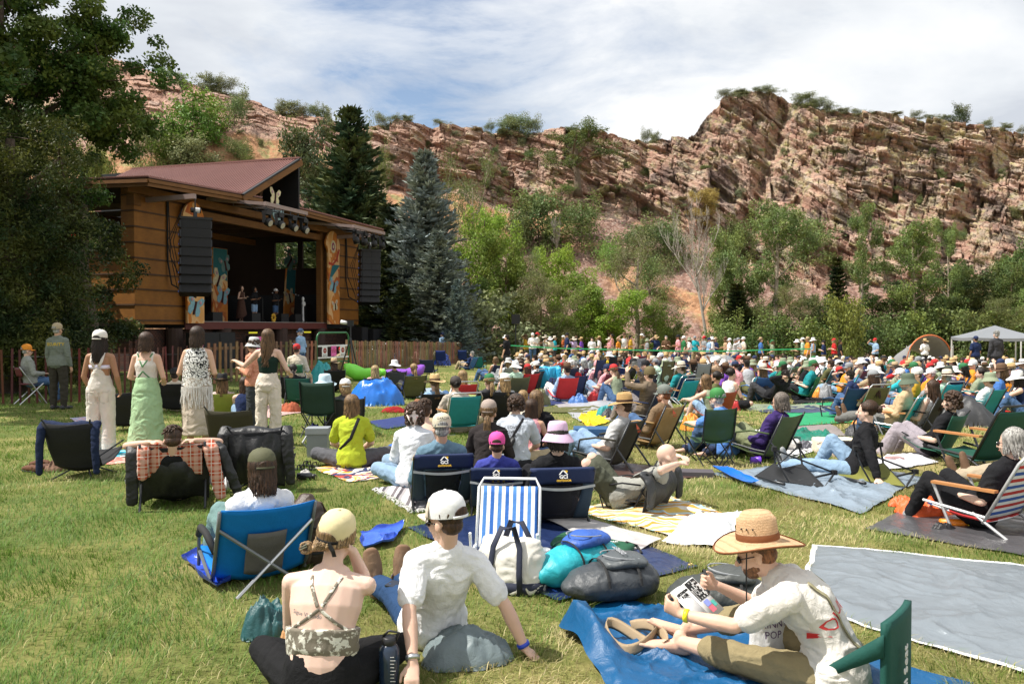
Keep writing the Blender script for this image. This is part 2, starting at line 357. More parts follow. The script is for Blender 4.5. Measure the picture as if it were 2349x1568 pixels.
def rockmat():
    m=bpy.data.materials.new('red_sandstone'); m.use_nodes=True; nt=m.node_tree; L=nt.links; B=nt.nodes['Principled BSDF']
    tc=nt.nodes.new('ShaderNodeTexCoord'); P=tc.outputs['Object']
    def at(n):
        a=nt.nodes.new('ShaderNodeAttribute'); a.attribute_name=n; return a.outputs['Fac']
    cl,bl,scr,al=at('cliff'),at('block'),at('scree'),at('along')
    base=ramp(nt,bl,[(0,(.30,.17,.13)),(.3,(.44,.265,.195)),(.55,(.53,.335,.25)),(.8,(.60,.415,.32)),(1,(.46,.35,.29))])
    st=noise(nt,mapped(nt,P,(.35,.35,2.6),(0,R(11),0)),1.3,7,.65,.5)
    base=mixc(nt,ramp(nt,st,[(.4,g(.0)),(.56,g(.42))]),base,(.25,.135,.105))
    lich=noise(nt,mapped(nt,P,(1,1,1.3)),.33,7,.72,.3)
    right=ramp(nt,al,[(.36,g(.02)),(.62,g(.09)),(.78,g(.12))])
    lm=ramp(nt,mth(nt,'ADD',lich,right),[(.565,g(0)),(.70,g(.62))])
    lcol=ramp(nt,noise(nt,P,1.1,5,.6),[(.4,(.45,.42,.34)),(.52,(.47,.46,.27)),(.62,(.48,.48,.17))])
    rock=mixc(nt,lm,base,lcol)
    dk=ramp(nt,mth(nt,'ADD',noise(nt,mapped(nt,P,(1,1,.45)),.24,7,.7,.5),mth(nt,'MULTIPLY',right,.6)),[(.575,g(0)),(.68,g(.75))])
    rock=mixc(nt,dk,rock,(.10,.075,.07))
    # scree and soil
    vo=nt.nodes.new('ShaderNodeTexVoronoi'); vo.inputs['Scale'].default_value=3.1; L.new(mapped(nt,P,(1,1,1.5)),vo.inputs['Vector'])
    vs=sepc(nt,vo.outputs['Color'],0)
    stones=ramp(nt,vs,[(0,(.24,.13,.10)),(.4,(.42,.26,.20)),(.75,(.53,.36,.29)),(1,(.60,.46,.38))])
    stones=mixc(nt,ramp(nt,vo.outputs['Distance'],[(.17,g(0)),(.24,g(.55))]),stones,(.16,.09,.07))
    soil=ramp(nt,noise(nt,P,1.6,7,.65),[(.35,(.36,.18,.09)),(.6,(.50,.28,.16)),(.75,(.50,.38,.22))])
    where=noise(nt,mapped(nt,P,(1,1,1)),.075,4,.5)
    sm=ramp(nt,mth(nt,'SUBTRACT',mth(nt,'ADD',where,mth(nt,'MULTIPLY',scr,.10)),mth(nt,'MULTIPLY',mth(nt,'SUBTRACT',.36,al,clamp=True),.5)),[(.44,g(0)),(.50,g(1))])
    gr=mixc(nt,sm,soil,stones)
    gw=ramp(nt,noise(nt,P,.5,6,.7),[(.52,g(0)),(.60,g(.8))])
    gr=mixc(nt,mth(nt,'MULTIPLY',gw,mth(nt,'SUBTRACT',1,sm)),gr,ramp(nt,noise(nt,P,3,3),[(.4,(.23,.25,.09)),(.6,(.45,.38,.19))]))
    C=mixc(nt,ramp(nt,cl,[(.18,g(0)),(.3,g(1))]),gr,rock); L.new(C,B.inputs['Base Color']); B.inputs['Roughness'].default_value=.9; B.inputs['Specular IOR Level'].default_value=.15
    ve=nt.nodes.new('ShaderNodeTexVoronoi'); ve.feature='DISTANCE_TO_EDGE'; ve.inputs['Scale'].default_value=1.5; L.new(mapped(nt,P,(.55,.55,1.5),(0,R(14),0)),ve.inputs['Vector']); edge=ramp(nt,ve.outputs['Distance'],[(0,g(0)),(.05,g(1))])
    hb=mth(nt,'ADD',mth(nt,'MULTIPLY',edge,mth(nt,'MULTIPLY',cl,.35)),mth(nt,'MULTIPLY',noise(nt,mapped(nt,P,(1,1,2.2),(0,R(11),0)),2.2,9,.7,.5),.8),mth(nt,'MULTIPLY',vo.outputs['Distance'],mth(nt,'MULTIPLY',mth(nt,'SUBTRACT',1,cl),-.7))); 
    bp=nt.nodes.new('ShaderNodeBump'); bp.inputs['Strength'].default_value=.9; bp.inputs['Distance'].default_value=.34; L.new(hb,bp.inputs['Height']); L.new(bp.outputs[0],B.inputs['Normal'])
    return m
hill=build_hill()
def hillpt(px,py):
    """point of the hill seen at a pixel (undisplaced profile)"""
    ts=np.linspace(0,2.02,400); d,z=hillprof(np.full_like(ts,px),ts); y=750-(z-CAMH)/d*1827
    i=np.argmax(y<=py) if (y<=py).any() else len(ts)-1
    d2,z2,_,_=rock_disp(np.array([float(px)]),np.array([ts[i]])); return Vector(((px-CX)/F*d2[0],d2[0],z2[0]))
# ---------------- ground ----------------
def groundmat():
    def pat(nt,P,C):
        a=noise(nt,P,.22,4,.6); b=noise(nt,P,1.3,5,.65)
        mx=mth(nt,'ADD',mth(nt,'MULTIPLY',a,.6),mth(nt,'MULTIPLY',b,.4))
        sx_=sepc(nt,P,0); mx=mth(nt,'ADD',mx,mth(nt,'MULTIPLY',mth(nt,'ADD',sx_,1,clamp=False),.006))
        f=noise(nt,P,40,4,.7)
        c=ramp(nt,mx,[(.42,(.08,.12,.025)),(.52,(.17,.18,.05)),(.60,(.34,.28,.12))])
        return mixc(nt,mth(nt,'MULTIPLY',f,.35),c,(.32,.26,.12))
    return mk('lawn',(1,1,1),.95,.25,30,.8,60,spec=.1,pattern=pat)
mb=MB(); 
xs=[-900,-300,-120]+list(range(-60,62,4))+[120,300,900]; ys=[-300,-60,-10]+list(range(0,76,3))+[90,140,300,1200]
me=bpy.data.meshes.new('ground')
V=[(x,y,gz(x,y)) for x in xs for y in ys]; n=len(ys)
ground=npmesh('ground',V,[[i*n+j,(i+1)*n+j,(i+1)*n+j+1,i*n+j+1] for i in range(len(xs)-1) for j in range(n-1)],groundmat())
ground=tag(link(ground,'ground'),kind='structure')
# ---------------- vegetation ----------------
def leafmat(name,trans=.3,rough=.55,isl=.35):
    def pat(nt,P,C):
        n1=noise(nt,P,.9,3); return mixc(nt,ramp(nt,n1,[(.4,g(0)),(.62,g(.5))]),C,mixc(nt,.6,C,(.30,.27,.04)))
    return mk(name,None,rough,.14,.8,0,spec=.25,trans=trans,isl=isl,pattern=pat)
leaf=leafmat('leaf'); needle=leafmat('needle',.08,.7,.3)
bark=mk('bark',None,.9,.25,6,.7,14,spec=.15)
def leaves(C,S,n,size,asp=.6,flat=.0,seed=0):
    """n leaves scattered round cluster centres C with radii S"""
    r=np.random.default_rng(seed); C=np.asarray(C,float); S=np.asarray(S,float)
    w=S.prod(1)**.66; w/=w.sum(); k=r.choice(len(C),n,p=w)
    dv=r.normal(size=(n,3)); dv/=np.linalg.norm(dv,axis=1)[:,None]; rad=r.uniform(.25,1.0,(n,1))**.45
    P=C[k]+dv*rad*S[k]+r.normal(size=(n,3))*.06
    nn=dv*.5+r.normal(size=(n,3))*.7+np.array([0,0,.5+flat]); nn/=np.linalg.norm(nn,axis=1)[:,None]
    a=np.cross(nn,r.normal(size=(n,3))); a/=np.linalg.norm(a,axis=1)[:,None]; b=np.cross(nn,a)
    L=size*r.uniform(.6,1.4,(n,1)); Wd=L*asp
    q=np.stack([P-a*L*.5,P+b*Wd*.5,P+a*L*.5,P-b*Wd*.5],1).reshape(-1,3)
    return q,np.arange(4*n).reshape(-1,4)
def limbs(h,spread,seed,nb=7,lean=0,r0=.2,clear=.3,crook=.25,sub=3):
    """trunk polyline + limbs; returns mesh builder and tip points"""
    r=random.Random(seed); mb=MB(); tips=[]
    tr=[Vector((lean*h*(k/6)**1.3+r.uniform(-1,1)*crook*.3*k/6,r.uniform(-1,1)*crook*.3*k/6,h*.92*k/6)) for k in range(7)]
    mb.loft(tr,[r0*(1.35-.12 if k==0 else 1)*(1-.13*k) for k in range(7)],n=8)
    def branch(p,d,L,rad,lev):
        pts=[p]; q=Vector(p); dd=Vector(d)
        for k in range(4):
            dd=(dd+Vector((r.uniform(-1,1),r.uniform(-1,1),r.uniform(-.5,1)))*crook).normalized(); q=q+dd*L/4; pts.append(q.copy())
        mb.loft(pts,[rad*(1-.2*k) for k in range(5)],n=5); tips.append(pts[-1]); 
        if lev>0:
            for _ in range(sub):
                k=r.randint(1,4); branch(pts[k],(dd+Vector((r.uniform(-1,1),r.uniform(-1,1),r.uniform(-.3,.8)))*.9).normalized(),L*r.uniform(.45,.7),rad*.5,lev-1)
        else: tips.append(pts[2])
    for i in range(nb):
        f=clear+(.95-clear)*(i+r.random()*.6)/nb; k=min(5,int(f*6)); p=tr[k].lerp(tr[k+1],f*6-k); a=i*2.4+r.uniform(-.5,.5)
        L=spread*(1.05-.65*abs((f-clear)/(1-clear)-.35)); branch(p,Vector((math.cos(a),math.sin(a),r.uniform(.15,.9))).normalized(),L,r0*.45*(1.1-.5*f),1)
    tips.append(tr[-1]); return mb,tips
TREE={}
def tree_proto(key,h,spread,seed,n,size,cl=.8,nb=9,clear=.25,r0=.2,lean=0,asp=.6,crook=.25,flat=0,fill=0,zs=.75):
    mb,tips=limbs(h,spread,seed,nb,lean,r0,clear,crook); r=random.Random(seed+1)
    C=[tuple(t) for t in tips]; S=[(cl*r.uniform(.5,1.25),cl*r.uniform(.5,1.25),cl*zs*r.uniform(.5,1.2)) for _ in tips]
    for k in range(fill):
        a=r.uniform(0,6.28); q=r.random()**.5*spread*.8; z=r.uniform(.05,.9)*h; C.append((math.cos(a)*q*(1.1-z/h*.7),math.sin(a)*q*(1.1-z/h*.7),z)); s=cl*r.uniform(.5,1.1); S.append((s,s,s*zs))
    q,f=leaves(C,S,n,size,asp,flat,seed)
    TREE[key]=(mb.mesh(key+'_trunk',bark,True),npmesh(key+'_crown',q,f,leaf),h)
tree_proto('broad_a',9,3.0,1,19000,.16,.8,11,.08,.2,fill=34)
tree_proto('broad_b',8,3.0,2,18000,.17,.75,10,.08,.18,fill=34,crook=.35)
tree_proto('willow',8,2.8,3,20000,.13,.8,12,.08,.16,asp=.3,crook=.35,fill=26)
tree_proto('cotton_a',14,3.2,4,15000,.17,.85,9,.42,.3,lean=.02,crook=.3)
tree_proto('cotton_b',14,3.0,5,14000,.17,.8,8,.45,.28,lean=-.05,crook=.35)
tree_proto('bush_a',2.2,1.2,6,6500,.10,.36,7,.03,.05,fill=40)
tree_proto('bush_b',2.0,1.1,7,5200,.09,.32,8,.03,.04,crook=.4,asp=.4,fill=34)
tree_proto('sparse',8,2.6,8,6500,.12,.7,9,.3,.22,crook=.5,asp=.4)
tree_proto('scrag',9,3.6,9,9000,.15,.7,8,.38,.35,crook=.45,lean=.03)
def dead_proto(key,h,spread,seed,r0):
    r=random.Random(seed); mb=MB()
    def br(p,d,L,rad,lev):
        pts=[p];q=Vector(p);dd=Vector(d)
        for k in range(5): dd=(dd+Vector((r.uniform(-1,1),r.uniform(-1,1),r.uniform(-.2,.8)))*.2).normalized(); q=q+dd*L/5; pts.append(q.copy())
        mb.loft(pts,[max(rad*(1-.17*k),.008) for k in range(6)],n=5)
        if lev:
            for _ in range(5 if lev>1 else 6): k=r.randint(1,5); br(pts[k],(dd+Vector((r.uniform(-1,1),r.uniform(-1,1),r.uniform(-.1,.9)))*.8).normalized(),L*r.uniform(.4,.65),rad*.45,lev-1)
    tr=[Vector((-.16*h*(k/5)**1.2,0,h*.62*k/5)) for k in range(6)]; mb.loft(tr,[r0*(1-.1*k) for k in range(6)],n=8)
    for i in range(7): a=i*2.4; br(tr[3+i%3],Vector((math.cos(a)*.7,math.sin(a)*.5,.9)).normalized(),h*r.uniform(.28,.45),r0*.42,3)
    TREE[key]=(mb.mesh(key,bark,True),None,h)
dead_proto('dead',11,3,3,.24); dead_proto('dead_bush',2.4,1,5,.05)
def conifer(key,h,rb,seed,n_wh,size,droop,lead=1.):
    r=random.Random(seed); rr=np.random.default_rng(seed); mb=MB(); mb.loft([(0,0,0),(0,0,h*.5),(0,0,h)],[h*.018,h*.011,.02],n=8)
    A=[];Bv=[];S=[]
    for w in range(n_wh):
        f=(w+.3)/n_wh; z=h*(.03+.96*f); L0=rb*(1-f)**.82+.12; nb=int(9+9*(1-f))
        for b in range(nb):
            a=b*6.283/nb+w*1.3+r.uniform(-.25,.25); L=L0*r.uniform(.62,1.15); el=droop*(1-f)*1.0+.45*f**2
            d=np.array([math.cos(a),math.sin(a)]); m=max(3,int(L/.17)); zz=z+r.uniform(-.15,.15)*h/n_wh
            P=[]
            for k in range(m+1):
                s=k/m; P.append(np.array([d[0]*L*s,d[1]*L*s,zz+L*(el*s-.55*(1-f)*s*s*(1-.62*s)+.12*s**3)]))
            mb.loft([tuple(P[0]),tuple(P[m//2]),tuple(P[m])],[.03,.018,.006],n=3,cap=False)
            for k in range(m):
                dd=P[k+1]-P[k]; dd/=np.linalg.norm(dd)
                for sgn in (-1,1,0,2):
                    if k==0 and sgn==2: continue
                    side=np.array([-d[1],d[0],0])*(sgn if abs(sgn)==1 else 0); up=np.array([0,0,1.])*(.75 if sgn==2 else .0)
                    e=dd*(.75 if sgn else 1.1)+side*.85*rr.uniform(.6,1.1)+up+rr.normal(size=3)*.16+np.array([0,0,.08]); e/=np.linalg.norm(e)
                    ll=size*rr.uniform(.7,1.35)*(1.15-.3*k/m)*(1 if sgn else .8)
                    A.append(P[k]+dd*.08*rr.random()); Bv.append(e); S.append(ll)
    A=np.array(A);E=np.array(Bv);S=np.array(S)[:,None]; n=len(A)
    Vs=[];Fs=[]; 
    for t in range(2):
        c=np.cross(E,rr.normal(size=(n,3))); c/=np.linalg.norm(c,axis=1)[:,None]; wd=S*.17
        q=np.stack([A-c*wd*.6,A+E*S*.55-c*wd,A+E*S,A+E*S*.55+c*wd],1); Vs.append(q.reshape(-1,3))
        q2=np.stack([A+c*wd*.6,A-c*wd*.6,A+E*S*.5-c*wd*.3,A+E*S*.5+c*wd*.3],1)
    Vv=np.concatenate(Vs); TREE[key]=(mb.mesh(key+'_trunk',bark,True),npmesh(key+'_crown',Vv,np.arange(len(Vv)).reshape(-1,4),needle),h)
conifer('spruce_a',15,3.6,1,34,.42,.16); conifer('spruce_b',12,3.0,2,30,.40,.12); conifer('pine',10,1.5,4,24,.36,.5)
def tree(key,px,ytop,yb=None,d=None,wpx=None,name='deciduous_tree',col=(.08,.12,.03),tcol=(.16,.12,.09),label='',cat='tree',group=None,h=None,rot=None,lift=0):
    """stand a tree so that its top meets the pixel row ytop"""
    if d is not None: base=D(px,750,d); base.z=gz(base.x,d)-.05
    else: base=hillpt(px,yb)
    dd=base.y; top=zat(ytop,dd)
    if cat=='bush': base.z-=.45*max(.4,top-base.z)
    H=max(.4,top-base.z); tm,cm,h0=TREE[key]; s=H/h0
    if yb and cat=='bush': col=tuple(c*1.45 for c in col)
    if wpx and key[:3]=='cot': wpx*=.74
    rt=random.uniform(0,6.28) if rot is None else rot
    root=empty(name,base,rt,label,cat,group); sw=s
    if wpx:
        bb=[c[0] for c in (cm.vertices[i].co for i in range(0,len(cm.vertices),37))] if cm else [-2,2]
        bw=np.percentile(bb,98)-np.percentile(bb,2); sw=wpx/1827*dd/bw
    a=link(tm,'trunk',root,tcol,scale=(sw if key not in('dead','dead_bush') else s*.6,)*2+(s,))
    if cm: link(cm,'crown',root,[c*random.uniform(.92,1.1) for c in col],scale=(sw,sw,s))
    return root
BR=(.24,.35,.045); LG=(.19,.26,.07); OL=(.17,.20,.085); DG=(.10,.16,.05); MG=(.15,.22,.07); SG=(.24,.27,.14); YE=(.36,.29,.09)
GT=(.05,.085,.05); BS=(.235,.30,.275)
E=tree
SP='spruce_tree'
# evergreens by the stage
E('spruce_a',806,248,d=57,wpx=265,name=SP,col=GT,label='tallest dark green spruce rising behind the right end of the stage roof')
E('spruce_b',975,350,d=50,wpx=205,name=SP,col=BS,label='silvery blue spruce with a narrow pointed top right of the stage')
E('spruce_a',1005,530,d=47,wpx=165,name=SP,col=BS,label='lower silvery blue spruce with wide feathery branches before the tall blue one')
E('spruce_b',893,470,d=52,wpx=210,name=SP,col=GT,label='dark green spruce filling the gap between the stage and the blue spruce')
E('spruce_a',875,575,d=49,wpx=160,name=SP,col=(.045,.078,.04),label='short dark spruce whose low branches reach behind the right hanging speakers')
E('spruce_b',750,400,d=60,wpx=150,name=SP,col=GT,label='dark spruce half hidden behind the peak of the stage roof')
E('spruce_a',1048,640,d=45.5,wpx=80,name=SP,col=BS,label='small blue spruce at the foot of the blue spruces, next to the pale bush')
E('spruce_b',925,655,d=46,wpx=120,name=SP,col=(.05,.08,.04),label='small dark spruce low beside the blue spruce, above the seated audience')
E('pine',1920,590,d=62,wpx=66,name='pine_tree',col=(.03,.055,.025),label='dark narrow pine standing between two tall cottonwoods')
E('pine',1690,650,d=61,wpx=84,name='pine_tree',col=(.035,.06,.025),label='dark shaggy pine right of the leaning bare tree')
# valley trees, left to right
for a in [
('broad_a',1112,478,58,150,BR,'bright yellow-green tree touching the right side of the blue spruce'),
('broad_b',1160,560,55,130,(.15,.22,.035),'lower bright green tree leaning out right of the blue spruce'),
('willow',1195,590,57,110,OL,'olive willow behind the small loudspeaker on a pole'),
('willow',1240,640,53,150,OL,'rounded grey-green willow above the row of standing watchers'),
('broad_a',1280,568,60,140,BR,'bright lime tree in front of the red scree'),
('broad_b',1335,640,55,120,(.17,.25,.04),'low lime-green tree behind the man in the navy sweater'),
('broad_b',1400,680,54,130,BR,'low bright tree in the middle of the tree line'),
('sparse',1462,560,56,150,OL,'thin grey-green tree with a crooked pale trunk before the scree'),
('broad_a',1500,690,55,110,(.13,.21,.04),'round green tree right of the crooked trunk'),
('broad_b',1545,745,57,60,MG,'very low green bush-like tree at the left edge of the bare scree'),
('broad_a',1662,525,66,120,LG,'tall pale green tree right of the bare leaning tree'),
('broad_b',1700,600,63,100,MG,'mid green tree behind the dark shaggy pine'),
('cotton_a',1778,458,60,160,MG,'tallest cottonwood with a bare grey trunk and broad airy crown'),
('willow',1810,660,57,120,OL,'olive willow below the tallest cottonwood'),
('broad_b',1765,690,62,120,DG,'dark understory tree at the foot of the tallest cottonwood'),
('cotton_b',1977,496,59,135,MG,'second cottonwood from the left with a pale straight trunk'),
('broad_a',1870,675,58,110,DG,'dark green tree left of the narrow pine'),
('broad_b',1965,690,60,110,DG,'dark green tree at the foot of the second cottonwood'),
('cotton_a',2098,512,58,140,MG,'third cottonwood with a forked leaning trunk'),
('cotton_b',2180,522,61,110,MG,'rightmost slender cottonwood of the tall four'),
('broad_a',2045,680,59,130,(.07,.115,.03),'leafy tree between the second and third cottonwood trunks'),
('broad_b',2120,660,60,140,DG,'dark tree behind the orange arch shelter'),
('broad_a',2185,640,62,150,(.055,.09,.03),'broad dark tree right of the orange arch shelter'),
('broad_b',2255,628,64,170,(.06,.10,.03),'wide rounded dark tree above the grey canopy'),
('broad_a',2320,600,62,130,(.09,.14,.04),'green tree at the right edge above the canopy'),
('broad_b',2352,560,70,120,DG,'dark tree cut by the right edge beneath the cliff'),
('willow',2290,690,56,130,(.14,.18,.07),'pale green willow over the blue canopy'),
('broad_b',2415,640,58,160,MG,'tree just beyond the right edge behind the blue canopy'),
('broad_a',1050,560,62,110,(.11,.17,.035),'green tree showing between the two blue spruces'),
('broad_b',1075,655,52,90,(.13,.19,.04),'low leafy tree tucked right under the lowest blue spruce'),
('sparse',868,330,72,70,(.15,.21,.06),'light aspen-like tree rising behind the tallest dark spruce'),
('sparse',1010,400,73,110,(.12,.16,.05),'slender green tree behind the tip of the blue spruce'),
('sparse',1085,400,76,120,(.14,.17,.06),'thin pale tree below the left part of the cliff'),
('broad_a',215,340,52,120,(.15,.20,.04),'yellow-green tree behind the left end of the stage roof'),
('broad_b',265,375,50,90,(.17,.20,.05),'smaller yellowing tree peeking over the left roof edge'),
('broad_b',680,500,58,150,(.12,.2,.05),'bright tree seen through the back openings of the stage'),
('broad_a',610,520,60,130,(.1,.17,.04),'green tree seen behind the open back of the stage'),
('broad_b',500,520,56,130,(.09,.15,.04),'green tree seen past the left hanging speakers'),
('broad_a',230,520,50,160,(.07,.12,.03),'green tree seen through the side opening of the stage')]:
    k,px,yt,d,w,c,lab=a
    E(k,px,yt,d=d,wpx=w,col=c,label=lab,tcol=(.33,.27,.21) if k[:3] in('cot','spa') else (.14,.10,.07))
for (px,yt,d,w,c,lab) in [(1112,692,50,190,SG,'big pale silvery bush right of the blue spruces'),(1030,735,48,80,DG,'dark low bush behind the end of the picket fence'),
 (1290,735,56,90,MG,'green bush behind the standing watchers left of centre'),(1375,745,57,90,MG,'green bush behind the man in the rust jacket'), (1660,745,58,100,MG,'green bush below the shaggy pine'),(1740,748,57,110,DG,'dark bush at the first cottonwood trunk'),(1835,742,56,120,DG,'dark bush behind the grey and orange shirted watchers'),(1925,705,54,90,(.19,.24,.06),'yellow-green bush right of the woman with the red pack'),
 (2000,735,56,120,DG,'dark bush before the second cottonwood trunk'),(2070,735,57,110,MG,'green bush left of the orange arch shelter'),(2150,725,58,110,DG,'dark bush seen through the orange arch shelter'),(2215,730,57,110,MG,'green bush left of the grey canopy'),(2290,735,57,120,DG,'dark bush under the grey canopy'),(2370,730,56,120,MG,'green bush behind the blue canopy'),(1215,742,55,80,MG,'green bush behind the loudspeaker pole'),(1535,752,60,60,(.15,.2,.05),'light green bush below the scree')]:
    E('bush_a' if px%20 else 'bush_b',px,yt,d=d,wpx=w,name='bush',cat='bush',col=c,label=lab)
E('dead',1628,512,d=60,name='bare_tree',tcol=(.42,.37,.32),label='bare grey tree leaning left in front of the scree',rot=0)
E('dead_bush',1275,515,yb=590,name='bare_bush',cat='bush',tcol=(.36,.32,.28),label='dead grey thicket on the scree above the lime tree',group=None)
# hillside
for (k,px,yt,yb,w,c,lab) in [('scrag',1325,305,460,120,(.10,.14,.045),'largest twisted tree growing on the cliff face'),('sparse',1288,425,500,90,(.12,.18,.05),'small light tree below the twisted cliff tree'),
 ('sparse',1122,368,430,50,(.12,.16,.05),'slim little tree in a cleft of the cliff'),('broad_b',1614,436,530,75,YE,'yellowing bush-tree at the foot of the cliff')]:
    E(k,px,yt,yb=yb,wpx=w,col=c,label=lab)
for (px,yt,yb,w,c,lab) in [(445,236,345,130,(.09,.16,.03),'biggest bright green bush on the hillside above the stage'),(400,290,370,70,(.09,.16,.03),'green bush just below the biggest hillside bush'),(352,290,392,90,(.13,.17,.06),'feathery pale bush above the left roof edge'),(448,325,392,90,(.16,.20,.10),'greyish feathery bush above the middle of the stage roof'),
 (540,225,290,70,(.11,.15,.06),'soft green bush right of the biggest hillside bush'),(560,330,378,60,(.12,.15,.06),'low bush on the orange soil above the roof'),(705,300,430,110,(.05,.075,.03),'dark brush mass right of the roof peak'),
 (1235,455,560,110,(.09,.12,.05),'wide scrub bush left of the dead thicket'),(1330,470,560,120,(.09,.13,.05),'wide scrub bush right of the dead thicket'),(1180,495,580,90,(.1,.13,.05),'scrub bush below the cliff left of centre'),(1450,520,600,110,(.09,.14,.05),'green scrub at the cliff foot right of centre'),(1520,510,590,90,(.1,.14,.05),'green scrub at the cliff foot next to the yellowing bush'),
 (1400,560,620,60,(.15,.22,.05),'small lime bush high on the scree'),(1490,600,680,80,(.12,.17,.06),'grey-green bush on the upper scree'),(1560,530,600,70,(.1,.15,.05),'bush right under the overhanging slab'),(1700,520,590,80,(.08,.12,.04),'bush beneath the tallest cliff'),(1860,520,600,110,(.09,.13,.05),'bush on the slope between the first two cottonwoods'),(2350,640,700,80,(.2,.17,.09),'dry tan brush at the right edge below the cliff'),(2230,640,700,90,(.12,.13,.06),'dull green brush below the right end of the cliff')]:
    E('bush_a' if (px//5)%2 else 'bush_b',px,yt,yb=yb,wpx=w,name='bush',cat='bush',col=c,label=lab)
r_=random.Random(3)
for i,(px,h_) in enumerate([(415,14),(500,12),(522,24),(487,24),(560,10),(645,16),(668,24),(690,18),(715,20),(742,16),(880,16),(905,14),(935,12),(1010,14),(1120,12),(1165,20),(1188,34),(1215,26),(1310,14),(1340,10),(1480,14),(1500,10),(1665,22),(1688,16),(1700,14),(1740,16),(1762,18),(1845,24),(1870,20),(1900,18),(1930,12),(1965,14),(2000,10),(2050,12),(2095,14),(2130,12),(2160,12),(2195,34),(2255,14),(2300,12),(2335,10)]):
    ys=float(ip(SKY,px)); b=hillpt(px,ys+2); dk=px==2195
    E('bush_a' if dk or i%3==0 else 'bush_b',px,ys-h_,yb=ys+3,wpx=h_*(1.1 if dk else 2.2),name='bush',cat='bush',col=(.05,.08,.04) if dk else (.13,.15,.08),label='round dark juniper alone on the right skyline' if dk else 'small scrubby bush growing along the skyline of the red cliff',group='scrub bushes along the skyline')
k=0
while k<115:
    px=r_.uniform(860,2349) if k<92 else r_.uniform(330,860); a,b=float(ip(SKY,px)),float(ip(CB,px)); py=r_.uniform(a+12,b+ (0 if k<80 else 60)); w=r_.uniform(10,26); k+=1
    E('bush_b' if k%2 else 'bush_a',px,py-w*.6,yb=py,wpx=w,name='bush',cat='bush',col=[(.13,.16,.07),(.10,.14,.06),(.15,.13,.06),(.17,.2,.11)][k%4],label='tiny sage-green bush rooted on a ledge of the red cliff',group='little bushes on the cliff ledges')
# big shade trees on the left
def big_tree(key,cent,n,size,seed,h,asp=.6,tr=None):
    mb=MB(); r=random.Random(seed); pts=[(0,0,0),(.15,0,h*.3),(-.1,.1,h*.6),(.1,0,h*.95)]; mb.loft(pts,[.42,.34,.24,.1],n=10)
    C=[];S=[]
    for (x,y,z,rx,ry,rz,m) in cent:
        mb.loft([(0,0,min(h*.8,z*.7)),(x*.5,y*.5,z*.9),(x,y,z)],[.14,.09,.03],n=5)
        for _ in range(m):
            a,b,c=[r.gauss(0,.5) for _ in range(3)]; s=r.uniform(.22,.5); C.append((x+a*rx,y+b*ry,z+c*rz)); S.append((s*1.1,s*1.1,s*.7))
            if r.random()<.35: mb.loft([(x,y,z),(x+a*rx,y+b*ry,z+c*rz)],[.03,.008],n=3)
    q,f=leaves(C,S,n,size,asp,0,seed); return mb.mesh(key+'_trunk',bark,True),npmesh(key+'_crown',q,f,leaf)
def place_big(key,px,d,cent,n,size,seed,h,col,label,asp=.6):
    a,b=big_tree(key,cent,n,size,seed,h,asp); base=D(px,750,d); base.z=0; root=empty('deciduous_tree',base,0,label,'tree')
    link(a,'trunk',root,(.12,.09,.07)); link(b,'crown',root,col)
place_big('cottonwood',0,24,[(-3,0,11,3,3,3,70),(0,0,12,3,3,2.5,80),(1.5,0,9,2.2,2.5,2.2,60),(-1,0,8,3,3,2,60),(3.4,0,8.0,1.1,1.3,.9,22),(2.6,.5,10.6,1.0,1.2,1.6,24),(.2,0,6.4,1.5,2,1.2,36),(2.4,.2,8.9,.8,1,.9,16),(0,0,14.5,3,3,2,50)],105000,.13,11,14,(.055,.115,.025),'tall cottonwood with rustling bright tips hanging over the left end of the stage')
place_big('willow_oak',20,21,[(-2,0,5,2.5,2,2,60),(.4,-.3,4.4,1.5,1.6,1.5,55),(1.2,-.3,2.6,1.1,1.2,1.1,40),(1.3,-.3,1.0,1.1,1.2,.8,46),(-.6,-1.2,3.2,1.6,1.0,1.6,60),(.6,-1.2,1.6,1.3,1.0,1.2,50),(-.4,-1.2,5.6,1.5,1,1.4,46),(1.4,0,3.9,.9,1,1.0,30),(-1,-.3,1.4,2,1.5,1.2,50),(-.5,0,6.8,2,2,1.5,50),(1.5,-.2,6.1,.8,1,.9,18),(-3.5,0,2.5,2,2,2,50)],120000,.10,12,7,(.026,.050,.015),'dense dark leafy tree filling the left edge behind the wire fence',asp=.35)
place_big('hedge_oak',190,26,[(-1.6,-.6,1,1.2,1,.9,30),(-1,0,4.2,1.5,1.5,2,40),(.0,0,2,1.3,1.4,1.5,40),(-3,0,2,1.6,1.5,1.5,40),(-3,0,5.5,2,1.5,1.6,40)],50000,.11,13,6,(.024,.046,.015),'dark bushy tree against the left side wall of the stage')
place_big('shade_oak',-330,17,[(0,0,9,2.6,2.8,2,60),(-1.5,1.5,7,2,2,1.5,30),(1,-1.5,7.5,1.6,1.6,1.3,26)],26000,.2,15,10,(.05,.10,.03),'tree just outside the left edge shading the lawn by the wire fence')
place_big('back_oak',-60,27,[(-4,0,4,3,3,3,60),(0,0,5,3,3,3,70),(1,0,2,3,3,2,60),(-3,0,9,3,3,3,60)],50000,.15,14,12,(.03,.055,.018),'shadowed tree at the far left edge behind the others')
